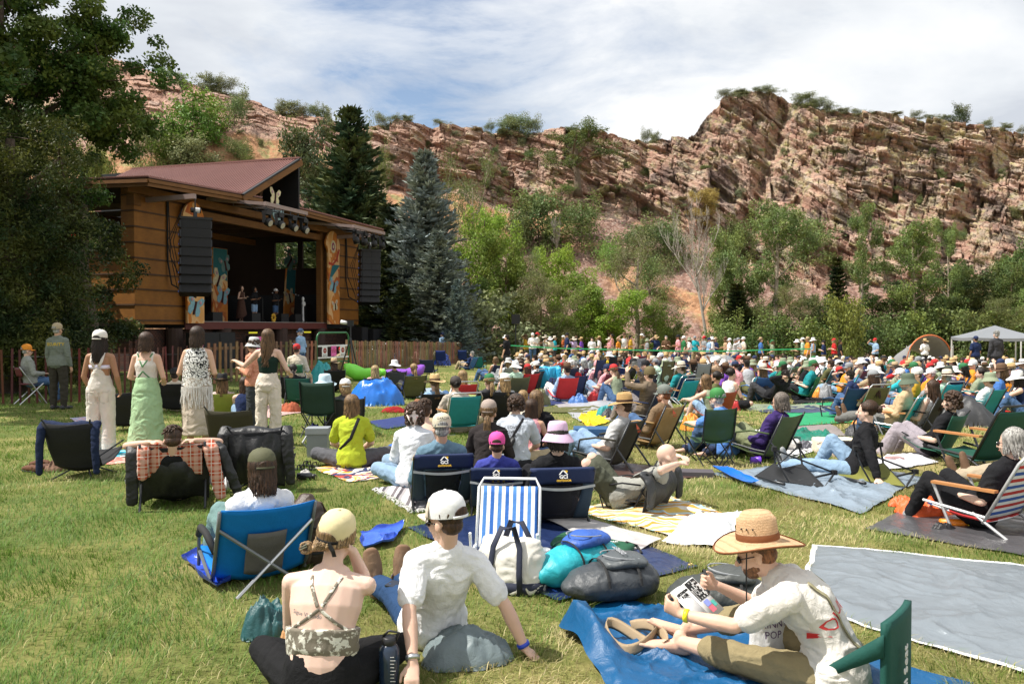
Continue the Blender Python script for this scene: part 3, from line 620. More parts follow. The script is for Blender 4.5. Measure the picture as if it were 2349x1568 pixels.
# ---------------- stage building ----------------
SO=Vector((-14.2,30,0)); SA=math.atan2(.9464,.3231)
def SPt(u,b,z=0): return Vector((SO.x+.3231*u-.9464*b,SO.y+.9464*u+.3231*b,z))
def _ply(nt,P,C):
    n=noise(nt,mapped(nt,P,(1.2,1.2,1.2)),1.1,5,.6); n2=noise(nt,mapped(nt,P,(2,2,14)),2,5,.6)
    C=mixc(nt,ramp(nt,n,[(.35,g(0)),(.65,g(.7))]),C,(.20,.082,.018)); return mixc(nt,ramp(nt,n2,[(.45,g(0)),(.7,g(.35))]),C,(.14,.055,.015))
ply=mk('stained_plywood',(.34,.14,.024),.6,.08,3,.15,30,spec=.3,pattern=_ply)
timber=mk('timber',(.19,.085,.024),.65,.2,2,.3,18,spec=.3,pattern=lambda nt,P,C: mixc(nt,ramp(nt,noise(nt,mapped(nt,P,(1,1,22)),1.5,4),[(.4,g(0)),(.7,g(.6))]),C,(.10,.045,.015)))
def _roof(nt,P,C): return mixc(nt,ramp(nt,noise(nt,P,.8,4),[(.4,g(0)),(.7,g(.35))]),C,(.26,.12,.095))
roofm=mk('red_metal_roof',(.20,.085,.07),.45,.08,1,spec=.45,pattern=_roof)
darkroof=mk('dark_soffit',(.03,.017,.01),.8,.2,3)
blackm=mk('black_paint',(.012,.012,.013),.5,.1,6,spec=.4)
def _stone(nt,P,C):
    b=nt.nodes.new('ShaderNodeTexBrick'); nt.links.new(mapped(nt,P,(1,1,1),(R(90),0,0)),b.inputs['Vector']); b.inputs['Scale'].default_value=3.2
    for k,c in (('Color1',(.16,.07,.05)),('Color2',(.07,.045,.04)),('Mortar',(.02,.015,.012))): b.inputs[k].default_value=(*c,1)
    b.inputs['Mortar Size'].default_value=.03; return b.outputs['Color']
stonem=mk('stone_wall',(.1,.05,.04),.9,.2,4,.5,20,pattern=_stone)
st=empty('stage_building',SO,SA,'orange plywood festival stage pavilion with a red metal roof','stage')
def B_(name,mat,fn,par=st,smooth=False,col=None):
    mb=MB(); fn(mb); return mb.build(name,mat,par,smooth,col)
def battens(m,u0,u1,b,z0=1.97,z1=6.9,step=.59):
    z=z0
    while z<z1: m.box(u0,b-.035,z-.03,u1,b,z+.03); z+=step
lw=B_('front_wall',ply,lambda m:(m.box(0,0,1.82,2.95,.18,7.0)))
B_('batten_strips',darkw,lambda m:battens(m,-.02,2.95,0),lw)
rw=B_('front_wall',ply,lambda m:m.box(14.1,0,1.85,16.65,.18,7.0)); B_('batten_strips',darkw,lambda m:battens(m,14.1,16.67,0,2.1),rw)
sw=B_('side_wall',ply,lambda m:(m.box(0,.18,1.82,.16,11,4.62),m.box(0,.18,4.62,.16,.62,7.0)))
def sb(m):
    z=1.97
    while z<6.9:
        m.box(-.035,-.02,z-.03,0,11 if z<4.7 else .62,z+.03); z+=.59
B_('batten_strips',darkw,sb,sw); B_('window_sill',mk('grey_board',(.32,.25,.2),.7),lambda m:m.box(-.12,.62,4.62,.3,11,4.68),sw)
B_('corner_post',timber,lambda m:(m.box(-.06,-.06,6.3,.3,.3,7.1)))
for b in (4.2,8.0): B_('post',darkw,lambda m:m.box(.0,b,4.68,.3,b+.3,7.1))
# far side wall with tall openings, back wall; interior shade put into their colour
B_('side_wall',mk('shaded_ply',(.035,.016,.007),.8,.15,2),lambda m:(m.box(16.45,.18,1.85,16.6,10.5,5.15),m.box(16.45,.18,6.7,16.6,10.5,7.1),m.box(16.45,.18,5.15,16.6,2.3,6.7),m.box(16.45,3.6,5.15,16.6,3.9,6.7),m.box(16.45,5.5,5.15,16.6,10.5,6.7)))
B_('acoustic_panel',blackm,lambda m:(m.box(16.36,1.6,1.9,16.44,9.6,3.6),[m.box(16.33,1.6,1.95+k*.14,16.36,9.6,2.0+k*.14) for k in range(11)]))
B_('back_wall',mk('shaded_ply',(.035,.016,.007),.8,.15,2),lambda m:(m.box(0,10.5,1.85,7.2,10.66,7.0),m.box(8.6,10.5,1.85,12.2,10.66,7.0),m.box(13.4,10.5,1.85,16.6,10.66,7.0),m.box(7.2,10.5,1.85,8.6,10.66,3.2),m.box(12.2,10.5,1.85,13.4,10.66,3.4)))
B_('curtain',blackm,lambda m:[m.loft([(3.2+k*.16,3.6+.06*math.sin(k*2.2),1.95),(3.2+k*.16,3.6+.06*math.cos(k*1.7),6.4)],.1,n=6) for k in range(22)])
B_('curtain',blackm,lambda m:[m.loft([(8.0+k*.16,9.6+.06*math.sin(k*2.2),1.95),(8.0+k*.16,9.6+.06*math.cos(k*1.7),6.4)],.1,n=6) for k in range(9)])
B_('deck',blackm,lambda m:m.box(2.6,.0,1.66,16.4,10.5,1.93))
B_('deck_edge',mk('maroon_paint',(.12,.028,.022),.5,.1,4),lambda m:m.box(2.6,-.06,1.62,13.2,-.005,1.935)); B_('deck_trim',mk('pale_trim',(.4,.36,.33),.5),lambda m:m.box(2.6,-.08,1.935,13.2,.05,1.955))
B_('foundation',stonem,lambda m:(m.box(.5,.5,0,16.2,.8,1.64),m.box(.3,.6,0,.5,10,1.64)))
for u in (2.2,5.2,9.4,12.8): B_('pier',mk('round_pier',(.06,.035,.028),.8),lambda m:m.loft([(u,.15,0),(u,.15,1.66)],.32,n=14))
# roofs
def slab(m,pts,th=.22):
    n=len(m.v); m.v+=[p for p in pts]+[(p[0],p[1],p[2]-th) for p in pts]
    for f in ((0,1,2,3),(7,6,5,4),(0,4,5,1),(1,5,6,2),(2,6,7,3),(3,7,4,0)): m.face([n+i for i in f])
def roofpart(u0,u1,b0,b1,z00,z10,z01,z11,nm='roof'):
    r=B_(nm,roofm,lambda m:(slab(m,[(u0,b0,z00),(u1,b0,z10),(u1,b1,z11),(u0,b1,z01)],.05)))
    def ribs(m):
        k=0; n=int((u1-u0)/.16)
        for k in range(n+1):
            f=k/n; u=u0+(u1-u0)*f; m.beam((u,b0,z00+(z10-z00)*f+.01),(u,b1,z01+(z11-z01)*f+.01),.05,.035)
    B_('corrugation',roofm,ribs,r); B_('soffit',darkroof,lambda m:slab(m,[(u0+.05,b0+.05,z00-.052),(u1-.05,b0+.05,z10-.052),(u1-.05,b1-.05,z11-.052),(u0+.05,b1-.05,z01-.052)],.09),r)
    def fas(m):
        for dz,w,of in ((-.16,.13,0),(-.30,.12,.05)):
            m.beam((u0,b0+of,z00+dz),(u1,b0+of,z10+dz),.06,w); m.beam((u0+of,b0+.03,z00+dz),(u0+of,b1,z01+dz),.06,w); m.beam((u1-of,b0+.03,z10+dz),(u1-of,b1,z11+dz),.06,w)
    B_('fascia',timber,fas,r); return r
roofpart(-.85,5.75,-1.5,10.9,7.13,7.40,7.5,7.8)
roofpart(8.6,16.9,-1.5,10.9,7.36,7.28,7.75,7.65)
# the sawtooth: a wide slope rising to a tall glazed-less gable
def saw(m):
    A=(4.6,-1.5,7.42);Bp=(8.5,-1.5,9.6); n=40
    slab(m,[A,Bp,(8.5,8.3,9.72),(4.6,8.3,7.58)],.05)
rs=B_('ridge_roof',roofm,saw)
def sribs(m):
    for k in range(64): b=-1.5+9.8*k/63; m.beam((4.6,b,7.43+.18*(k/63)),(8.5,b,9.61+.15*k/63),.06,.035)
B_('corrugation',roofm,sribs,rs); B_('ridge_cap',roofm,lambda m:m.beam((8.5,-1.6,9.64),(8.5,8.3,9.76),.2,.08),rs)
B_('barge_board',timber,lambda m:(m.beam((4.4,-1.52,7.1),(8.75,-1.52,9.50),.08,.26)),rs); B_('drip_edge',blackm,lambda m:(m.beam((4.35,-1.55,7.28),(8.6,-1.55,9.66),.14,.06),m.box(8.5,-1.5,7.2,8.6,10.4,9.6)),rs)
B_('rafters',darkw,lambda m:[m.beam((4.9+k*.0,-1.2+k*.9,7.3),(8.4,-1.2+k*.9,9.4),.09,.2) for k in range(5)]+[m.beam((6.0+k*.8,.2,7.2),(8.4,.2,9.3-.1*k),.1,.16) for k in range(3)],rs)
# beams
for (u0,u1,z,b) in ((-.5,16.8,6.88,-.12),(2.9,14,6.45,.1)): B_('beam',timber,lambda m:m.box(u0,b-.1,z-.17,u1,b+.14,z+.13))
B_('beam',timber,lambda m:(m.box(2.9,5,6.3,14,5.2,6.6)))
for u in (3.1,12.9,13.0+.55): B_('post',timber,lambda m:(m.box(u-.12,.02,1.93,u+.12,.3,6.9)))
for k in range(7): B_('roof_joist',darkw,lambda m:m.box(3+k*1.8,.2,6.75,3.16+k*1.8,9,7.0))
# painted mural panels
def _mural(nt,P,C):
    n=noise(nt,mapped(nt,P,(.5,1,.42),(0,.5,0)),1.3,2,.5,1.0); 
    c=ramp(nt,n,[(.0,(.62,.33,.12)),(.40,(.70,.42,.18)),(.415,(.45,.10,.03)),(.47,(.50,.15,.03)),(.475,(.62,.22,.04)),(.56,(.55,.19,.03)),(.565,(.75,.47,.22)),(.64,(.68,.34,.10))],'LINEAR'); return c
mural=mk('mural_paint',(.5,.2,.05),.7,.06,20,.1,40,pattern=_mural)
teal=mk('mural_teal',(.02,.14,.16),.7); cream=mk('mural_cream',(.62,.55,.34),.7,.3,9); wingb=mk('mural_blue',(.22,.42,.48),.7,.3,12); pink=mk('mural_pink',(.50,.30,.33),.7); maroon=mk('mural_line',(.06,.02,.02),.7)
def butterfly(par,M,s,mt,name='butterfly'):
    mb=MB()
    for sg in (-1,1):
        up=[(0,.05),(.12,.3),(.35,.55),(.55,.5),(.5,.25),(.3,.05),(.42,-.12),(.38,-.38),(.2,-.45),(.05,-.15)]
        poly=[(sg*x*s,y*s) for x,y in up]; poly=poly if sg>0 else poly[::-1]
        mb.prism(poly,lambda x,y,z:M@Vector((x,z,y)),.02)
    o=mb.build(name,mt,par)
    m2=MB(); m2.loft([M@Vector((0,-.01,-.4*s)),M@Vector((0,-.01,.25*s))],.03*s*2,n=6); m2.build('body',maroon,o)
    for sg in (-1,1):
        m3=MB(); m3.ell(M@Vector((sg*.3*s,-.015,.28*s)),(.09*s,.012,.09*s)); m3.build('wing_spot',pink if mt is not pink else cream,o)
def panel(u0,u1,b,z0,z1,top=True,tealz=None,lean=0,mat=mural):
    w=u1-u0; uc=(u0+u1)/2
    def f(m):
        poly=[(u0,z0),(u1,z0),(u1,z1-w*.9 if top else z1)]
        if top: poly+=[(uc+w*.65*math.cos(a)-.1,z1-w*.75+w*.85*math.sin(a)) for a in np.linspace(-.2,math.pi*.93,14)]
        poly+=[(u0,z1-w*.9 if top else z1)]
        m.prism(poly,lambda x,y,z:(x+(y-z0)*lean,b-z,y),.1)
    p=B_('mural_panel',mat,f)
    if tealz: B_('painted_wave',teal,lambda m:m.prism([(u0+.02,tealz[0]),(u1-.02,tealz[0]+.9 if top else tealz[0]-.35),(u1-.02,tealz[1]),(u0+.02 if not top else u0+w*.35,tealz[1])],lambda x,y,z:(x+(y-z0)*lean,b-.1-z,y),.006),p)
    return p
I=lambda u,b,z,r=0: Matrix.Translation((u,b,z))@Matrix.Rotation(r,4,'Y')
pr=panel(12.98,14.08,-.22,1.87,6.72,True,(4.1,5.05))
B_('painted_eye',cream,lambda m:m.ell((13.45,-.33,6.0),(.26,.01,.34)),pr); B_('eye_ring',mk('mural_violet',(.25,.05,.12),.7),lambda m:m.ell((13.43,-.34,6.0),(.15,.01,.22)),pr); B_('eye_centre',cream,lambda m:m.ell((13.43,-.35,6.0),(.07,.01,.1)),pr)
B_('painted_band',mk('mural_red',(.42,.05,.02),.7),lambda m:m.loft([(13.0,-.33,5.1),(13.4,-.33,5.05),(13.8,-.33,5.35),(14.05,-.33,5.9)],.07,.008,side=(0,0,1),n=6),pr)
butterfly(pr,I(13.45,-.34,3.9,.3),.75,wingb); butterfly(pr,I(13.6,-.34,2.85,-.2),.55,cream)
pl=panel(2.44,3.42,-.22,1.87,6.72,True,(4.3,5.3)); butterfly(pl,I(2.85,-.34,2.55,.3),.85,wingb); B_('painted_leaf',mk('mural_moss',(.35,.38,.2),.7),lambda m:m.ell((3.1,-.33,3.35),(.35,.01,.14)),pl)
p1=panel(4.9,6.6,4.6,1.95,5.3,False,(4.3,5.28)); B_('painted_eye',mk('mural_violet',(.25,.05,.12),.7),lambda m:m.ell((5.3,4.48,3.0),(.42,.01,.5)),p1); B_('eye_ring',cream,lambda m:m.ell((5.3,4.47,3.0),(.27,.01,.32)),p1); butterfly(p1,I(5.2,4.48,5.6),.8,cream)
p2=panel(9.1,10.2,4.0,1.95,5.7,False,(4.4,5.68)); butterfly(p2,I(9.5,3.88,4.1,.4),.9,cream); butterfly(p2,I(10.0,3.88,4.9,-.3),.8,mk('mural_dull',(.12,.22,.22),.7)); butterfly(p2,I(9.8,3.88,3.3,.2),.9,wingb)
p3=panel(14.2,15.1,3.4,1.95,5.0,False,(3.9,4.98),.1); butterfly(p3,I(14.7,3.28,3.4,-.3),.8,cream); butterfly(p3,I(14.75,3.28,5.4,.7),1.0,mk('mural_dull',(.12,.22,.22),.7))
butterfly(rs,I(7.1,-1.2,7.6,.1),.75,cream,'butterfly_finial'); B_('moon_disc',mk('disc_grey',(.2,.3,.32),.5),lambda m:m.loft([(7.2,-1.3,6.9),(7.2,-1.25,6.9)],.42,n=20),rs)
# red stage lamps
red=mk('red_lamp_face',(.8,.02,.02),.4,emit=(1,.02,.03,2.2))
def spot(u,b,z,lab):
    o=empty('stage_lamp',SPt(u,b,z),SA,lab,'lamp',"red stage lamps under the roof")
    m=MB(); m.loft([(0,0,0),(.0,-.16,-.16)],[.09,.12],n=10); m.loft([(0,0,0),(0,0,.25)],.02,n=5); m.build('housing',blackm,o)
    m=MB(); m.loft([(0,-.165,-.165),(0,-.18,-.18)],[.11,.11],n=12); m.build('lamp_face',red,o)
for i,(u,z,b) in enumerate(((4.6,6.1,3),(5.35,6.0,3.4),(6.0,6.05,3.0),(6.9,5.95,3.4),(7.7,5.95,3.2),(.2+1.0,5.6,4.5))):
    spot(u,b,z,'red glowing lamp in the open side room of the stage' if i==5 else f'glowing red lamp under the stage roof, {["leftmost","second from the left","middle","second from the right","rightmost"][i]} of the row of five')
# truss arms and moving lights
metalg=mk('mauve_steel',(.30,.22,.20),.45,.08,4,spec=.4)
def truss(u0,u1,b,z,lab):
    o=empty('lighting_bar',SPt(u0,b,z),SA,lab,'lighting bar','lighting bars in front of the stage roof'); L=u1-u0
    m=MB(); m.box(0,-.06,-.08,L,.06,.08); m.build('front_rail',metalg,o)
    for k in (0,L*.55): m=MB(); m.beam((k-.4,2.6,.25),(k+.1,0,0),.1,.14); m.build('outrigger',metalg,o)
    m=MB(); m.tube([(0,.0,-.25),(L,0,-.25)],.03); [m.tube([(x,0,-.25),(x,0,0)],.02) for x in np.linspace(.1,L-.1,6)]; m.build('pipe',metal,o)
    m=MB(); [m.tube([(x,1.6,.35),(x+.3,.8,.0-.1*k),(x+.9,.05,-.15)],.015,4) for k,x in enumerate((-.5,-.2,.3))]; m.build('cables',rubber,o)
    return o
truss(4.4,7.5,-2.6,6.86,'brown lighting bar in the middle of the stage front'); truss(11.6,14.9,-2.6,6.78,'brown lighting bar at the right end of the stage front')
lens=mk('lamp_lens',(.35,.33,.3),.1,spec=.8)
for t,(a,b) in enumerate(((4.55,7.3),(11.9,14.7))):
    for k in range(4):
        u=a+(b-a)*(k+ (0 if k<2 else .15))/3.2; o=empty('moving_light',SPt(u,-2.6,6.55),SA,f'{["round black moving-head light facing the crowd","slim black moving-head light pointed down"][t]}, {["leftmost","second","third","rightmost"][k]} on the {["middle","right-hand"][t]} lighting bar','stage light','moving lights on the bars')
        m=MB(); m.box(-.17,-.13,-.14,.17,.13,.02); m.loft([(0,0,.02),(0,0,.12)],.04,n=6); m.build('base',blackm,o)
        [MB().box(s*.2-.025,-.06,-.48,s*.2+.025,.06,-.12).build('yoke_arm',blackm,o) for s in (-1,1)]
        dirn=(0,-.7,-.35) if t==0 else (0.2,-.1,-.9); c=Vector((0,0,-.42)); dv=Vector(dirn).normalized()
        m=MB(); m.loft([c-dv*.16,c,c+dv*.2],[.12,.17,.17],n=14,dome=False); m.build('head',blackm,o,True)
        m=MB(); m.loft([c+dv*.2,c+dv*.215],[.14,.13],n=14); m.build('lens',lens,o)
# hanging line arrays
blue=mk('blue_led',(.05,.2,.7),.3,emit=(.05,.25,1,.5))
def line_array(u,b,ztop,n,w,h,rz,lab,bend):
    o=empty('line_array_speaker',SPt(u,b,ztop),rz,lab,'speaker','line arrays hanging in front of the stage'); y=0;z=0;a=0
    m=MB(); m.box(-w/2-.05,-.36,.0,w/2+.05,.36,.09); m.build('rigging_frame',blackm,o)
    m=MB(); m.loft([(-.16,0,.38),(.2,0,.38)],.1,n=10); m.box(-.06,-.1,.1,.06,.1,.4); m.tube([(0,0,.4),(0,0,.85)],.025); m.build('chain_hoist',metal,o)
    m=MB(); m.loft([(.0,-.02,.38),(.16,-.02,.38)],.105,n=12); m.build('hoist_label',whitem,o)
    for k in range(n):
        a=bend*k/n; M=Matrix.Translation((0,y,z))@Matrix.Rotation(-a,4,'X'); m=MB(); m.box(-w/2,-.32,-h+.015,w/2,.3,0,M); c=m.build('cabinet',blackm,o)
        m=MB(); m.box(-w/2+.03,-.335,-h+.03,-.02,-.32,-.02,M); m.box(.02,-.335,-h+.03,w/2-.03,-.32,-.02,M); m.build('grille',mk('speaker_grille',(.016,.016,.018),.65,.3,60),c)
        m=MB(); m.box(-w/2-.05,-.26,-h+.05,-w/2,.22,-.04,M); m.box(w/2,-.26,-h+.05,w/2+.04,.22,-.04,M); m.build('side_bracket',metal,c)
        m=MB(); m.box(-w/2-.056,.10,-h/2-.012,-w/2-.05,.2,-h/2+.006,M); m.build('led',blue,c)
        y+=math.sin(a)*h; z-=math.cos(a)*h
    m=MB(); [m.tube([(-.4,.5,.5),(-.75-.1*q,.3,-.8),(-w/2-.1,.15,-1.6-.5*q)],.014,4) for q in range(3)]; m.build('cables',rubber,o)
line_array(.95,-2.0,5.75,8,1.05,.355,R(28),'tall black hanging speaker stack at the left end of the stage',R(15))
line_array(14.35,-2.0,5.78,8,1.0,.355,R(28),'slimmer-looking black hanging speaker stack beside the spruce, right end of the stage',R(15))
for u,lab in ((.55,'left'),(13.9,'right')):
    m=MB(); m.beam(SPt(u,-.1,6.55),SPt(u+.1,-2.25,6.6),.16,.18); tag(m.build('hoist_beam',metalg),f'brown steel arm carrying the {lab} hanging speakers','beam','hoist arms at both stage ends')
for u,b in ((1.65,-.06),(15.2,-.06)):
    m=MB(); m.tube([SPt(u,b,6.9),SPt(u,b,4.3),SPt(u+.1,b-.1,3.4),SPt(u+.9,b-.6,2.9)],.035); m.tube([SPt(u+.05,b,6.9),SPt(u+.1,b-.05,4.5),SPt(u+.4,b-.3,3.6),SPt(u-.3,b-.8,3.3)],.02); tag(m.build('cable_run',rubber),f'black cable bundle running down the {"left" if u<5 else "right"} orange front wall','cable','cable runs on the front walls')
# gear on the deck
def wedge(u,b,lab,rz=0):
    o=empty('stage_monitor',SPt(u,b,1.955),SA+rz,lab,'speaker','floor monitors along the stage edge'); m=MB(); m.prism([(-.25,0),(.25,0),(.25,.18),(-.05,.42),(-.25,.42)],lambda x,y,z:(z-.32,-x,y),.64); m.build('cabinet',blackm,o)
    m=MB(); m.prism([(.235,.2),(-.04,.405),(-.03,.415),(.25,.21)],lambda x,y,z:(z-.28,-x,y),.56); m.build('grille',mk('speaker_grille'),o)
for i,u in enumerate((5.2,7.9,10.2,11.4)): wedge(u,.7,['floor monitor wedge nearest the drums','floor monitor wedge at the feet of the singer','floor monitor wedge behind the sunflower','floor monitor wedge left of the white didgeridoo'][i],R(180))
m=MB(); m.loft([(0,0,0),(0,-.3,.05)],.33,n=22); o=empty('bass_drum',SPt(4.6,2.2,2.3),SA,'white-headed bass drum at the left of the stage','drum'); m.build('shell',blackm,o); m=MB(); m.loft([(0,-.31,.05),(0,-.32,.05)],.3,n=22); m.build('drum_head',whitem,o)
m=MB(); m.box(-.55,-.18,0,.55,.18,.1); o=empty('keyboard',SPt(6.1,2.8,2.95),SA,'white keyboard on a stand before the keyboard player','keyboard'); m.build('body',whitem,o); m=MB(); m.tube([(-.4,0,0),(.4,0,-1)],.02); m.tube([(.4,0,0),(-.4,0,-1)],.02); m.build('stand',metal,o)
def micst(u,b,lab,h=1.45):
    o=empty('microphone_stand',SPt(u,b,1.955),SA,lab,'microphone stand','microphone stands on the stage'); m=MB(); m.tube([(0,0,0),(0,0,h*.8)],.015); [m.tube([(0,0,.15),(.3*math.cos(a),.3*math.sin(a),0)],.012,4) for a in (0,2.1,4.2)]; m.build('stand',metal,o)
    m=MB(); m.tube([(0,0,h*.8),(.05,.35,h)],.01,4); m.build('boom',metal,o); m=MB(); m.ell((.05,.38,h+.01),(.03,.04,.03)); m.build('microphone',steel,o,True)
for u,b,l in ((8.6,.6,'boom microphone stand before the singer in the plaid dress'),(10.0,.7,'microphone stand before the woman in denim shorts'),(12.0,.7,'microphone stand before the man in the white cap'),(13.0,1.2,'empty microphone stand right of the performers')): micst(u,b,l)
m=MB(); [m.ell(SPt(9.1+.12*math.cos(a)*1,.35,2.17)+Vector((0,0,.15*math.sin(a))),(.06,.06,.06),nu=8,nv=5) for a in np.linspace(0,5.6,8)]; m.loft([SPt(9.1,.35,1.96),SPt(9.1,.35,2.1)],.08,n=8); tag(m.build('sunflower_vase',mk('petal_yellow',(.6,.35,.03),.7)),'vase of yellow sunflowers at the lip of the stage','flowers')
m=MB(); m.loft([SPt(12.6,1.0,1.96),SPt(12.6,1.0,3.1)],[.055,.04],n=8); m.loft([SPt(12.6,.98,2.95),SPt(12.6,.93,2.95)],.13,n=14); m.ell(SPt(12.6,1,3.2),(.07,.07,.12)); tag(m.build('white_totem',whitem),'thin white totem with a round black-and-white badge on the stage','ornament')
m=MB(); m.box(-.3,-.3,0,.3,.3,1.0); tag(m.build('stage_amplifier',blackm,None,loc=SPt(13.6,1.6,1.955),rot=(0,.0,SA)),'black amplifier cabinet near the right stage post','amplifier')
m=MB(); m.box(-.28,-.3,-.9,.28,.3,0); tag(m.build('side_fill_speaker',blackm,None,loc=SPt(15.6,1.3,4.9),rot=(R(-15),0,SA)),'black side-fill speaker hung inside the right of the stage','speaker')
for i,(u,z,w) in enumerate(((6.2,.15,.5),(12.9,.15,.8),(14.1,.15,.7))):
    pass
# subwoofers below the stage lip
def sub(u,b,w,h,lab):
    o=empty('subwoofer',SPt(u,b),SA,lab,'speaker','subwoofers before the stage'); m=MB(); m.box(-w/2,-.4,0,w/2,.4,h); m.build('cabinet',blackm,o)
    n=max(1,int(w/.7)); m=MB(); [m.box(-w/2+.04+k*w/n,-.42,.05,-w/2+(k+1)*w/n-.04,-.4,h-.05) for k in range(n)]; m.build('grille',mk('speaker_grille'),o)
sub(3.0,-1.0,2.0,1.5,'wide black subwoofer stack under the left mural panel'); sub(14.9,-1.0,.7,1.72,'upright black speaker beside the tripod camera'); sub(16.2,-1.2,1.5,1.62,'bank of black subwoofers at the right foot of the stage'); sub(17.5,-.7,.9,1.6,'single black subwoofer at the far right by the spruces')
sub(7.0,-.2,.45,1.3,'small black front-fill speaker under the stage lip')
for u in (6.9,11.3): 
    m=MB(); m.box(-.3,-.03,0,.3,.0,.07); tag(m.build('yellow_marker_strip',mk('yellow_strip',(.7,.6,.03),.5,emit=(.8,.7,.05,.3)),None,loc=SPt(u,-.1,1.42),rot=(0,0,SA)),f'yellow strip under the stage lip, {"left" if u<8 else "right"} one of two','marker','yellow strips under the stage lip')
# ---------------- fences ----------------
def fence(p0,p1,h,step,w,mats,lab,name,thick=.02,rails=(.2,.85),posts=3.0,rnd=.03,colr=(.10,.055,.03)):
    p0,p1=Vector(p0),Vector(p1); d=(p1-p0); L=d.length; d.normalize(); o=empty(name,p0,math.atan2(d.y,d.x),lab,'fence'); o.rotation_euler=(0,-math.asin(d.z),math.atan2(d.y,d.x)); r=random.Random(int(L*100))
    n=int(L/step)
    for k in range(n):
        x=(k+.5)*L/n; m=MB(); a=r.uniform(-rnd,rnd); hh=h*r.uniform(.97,1.02)
        m.prism([(x-w/2,0.0),(x+w/2,0.0),(x+w/2+a*hh,hh),(x-w/2+a*hh,hh)],lambda X,Y,Z:(X,-.03-Z,Y),thick)
        m.build('picket',mats,o,col=[c*r.uniform(.75,1.3) for c in colr])
    m=MB()
    if rails:
        for z in rails: m.box(0,0,h*z-.045,L,.035,h*z+.045)
        m.build('rails',mats,o,col=colr)
        x=0
        while x<=L: m=MB(); m.box(x-.05,.035,0,x+.05,.13,h+.04); m.build('post',mats,o,col=[c*1.1 for c in colr]); x+=posts
    return o
fw=mk('weathered_wood',None,.85,.25,5,.3,30,spec=.15,pattern=lambda nt,P,C: mixc(nt,ramp(nt,noise(nt,mapped(nt,P,(14,14,1.5)),2,4),[(.4,g(0)),(.7,g(.5))]),C,mixc(nt,.6,C,(.03,.02,.012))))
def wirefence(p0,p1,h,lab):
    o=fence(p0,p1,h,.17,.045,fw,lab,'wire_fence',.015,None,rnd=.05,colr=(.13,.045,.035)); L=(Vector(p1)-Vector(p0)).length; m=MB()
    for z in (.18,.5,.85): m.tube([(k,-.02,h*z+.02*math.sin(k*2)) for k in np.linspace(0,L,12)],.006,4)
    m.build('wire',metal,o)
wirefence(G(-60,927),G(250,922),1.22,'red-brown slatted wire fence behind the security guard')
wirefence(G(250,922),G(452,899),1.22,'red-brown slatted wire fence behind the women standing in pale clothes')
PC=(.25,.155,.09)
fence(G(455,883),G(727,858),1.25,.24,.1,fw,'brown picket fence in front of the stage left of the green gate','picket_fence',.025,colr=PC)
FA,FB=GG(800,851),GG(1133,829)
fence(FA,FB,1.22,.19,.115,fw,'long brown picket fence right of the green gate','picket_fence',.025,colr=PC)
fence(FB,GG(1165,818),1.15,.2,.07,fw,'short dark fence turning away by the pale bush','picket_fence',.02,colr=(.05,.035,.025))
# green gate
ga,gb=G(727,857),G(800,851); gv=gb-ga; go=empty('gate',ga,math.atan2(gv.y,gv.x),'green tube gate with three paper notices on it','gate'); gl=gv.length
greenp=mk('green_paint',(.02,.13,.045),.4,.08,8,spec=.5)
m=MB(); m.tube([(0,0,.05),(0,0,1.3),(.05,0,1.42),(.15,0,1.5),(gl-.15,0,1.5),(gl-.05,0,1.42),(gl,0,1.3),(gl,0,.05)],.035,8); m.tube([(0,0,.4),(gl,0,.4)],.03); m.build('frame',greenp,go,True)
m=MB(); m.box(.02,-.02,.98,gl-.02,.02,1.04); m.box(.02,-.02,.55,gl-.02,.02,.6); m.build('white_bars',whitem,go)
def text(s,size,mat,name='lettering',parent=None,M=None,ext=.002,align='CENTER',bold=0):
    c=bpy.data.curves.new('t','FONT'); c.body=s; c.size=size; c.align_x=align; c.align_y='CENTER'; c.extrude=ext; c.offset=bold; c.resolution_u=2
    o=bpy.data.objects.new('t',c); me=bpy.data.meshes.new_from_object(o); bpy.data.objects.remove(o); me.materials.clear(); me.materials.append(mat)
    if M is not None: me.transform(M)
    me.name=name; return link(me,name,parent) if parent!='mesh' else me
ink=mk('ink_red',(.35,.05,.04),.7); inkb=mk('ink_black',(.02,.02,.02),.7); paper=mk('paper',(.75,.74,.72),.8); pinkp=mk('pink_paper',(.75,.15,.42),.8)
Tx=lambda x,y,z: Matrix.Translation((x,y,z))@Matrix.Rotation(R(90),4,'X')
for x,mt in ((.28,paper),(.64,pinkp),(1.0,paper)):
    x=x*gl/1.28; m=MB(); m.box(x-.15,-.035,.62,x+.15,-.025,1.0); s=m.build('notice',mt,go)
    if mt is pinkp: text('NO\nBACKSTAGE\nACCESS',.065,ink,parent=s,M=Tx(x,-.037,.84))
    else: m=MB(); m.loft([(x,-.036,.84),(x,-.038,.84)],[.1,.1],n=16); m.build('emblem',ink,s); text('PLANET',.04,paper,parent=s,M=Tx(x,-.041,.84)); text('SECURITY',.05,inkb,parent=s,M=Tx(x,-.037,.66))
for (px,py) in ((435,790),(860+0,795)):
    pass
for k,(px,py,lab) in enumerate(((456,783,'pink notice on the fence left of the crochet top'),(598,781,'pink notice on the picket fence beside the long-haired woman'))):
    p=G(px,880); m=MB(); m.box(-.13,-.01,-.2,.13,.0,.2); tag(m.build('notice',pinkp,None,loc=D(px,py+6,p.y-.12),rot=(0,0,.6)),lab,'notice','pink notices')
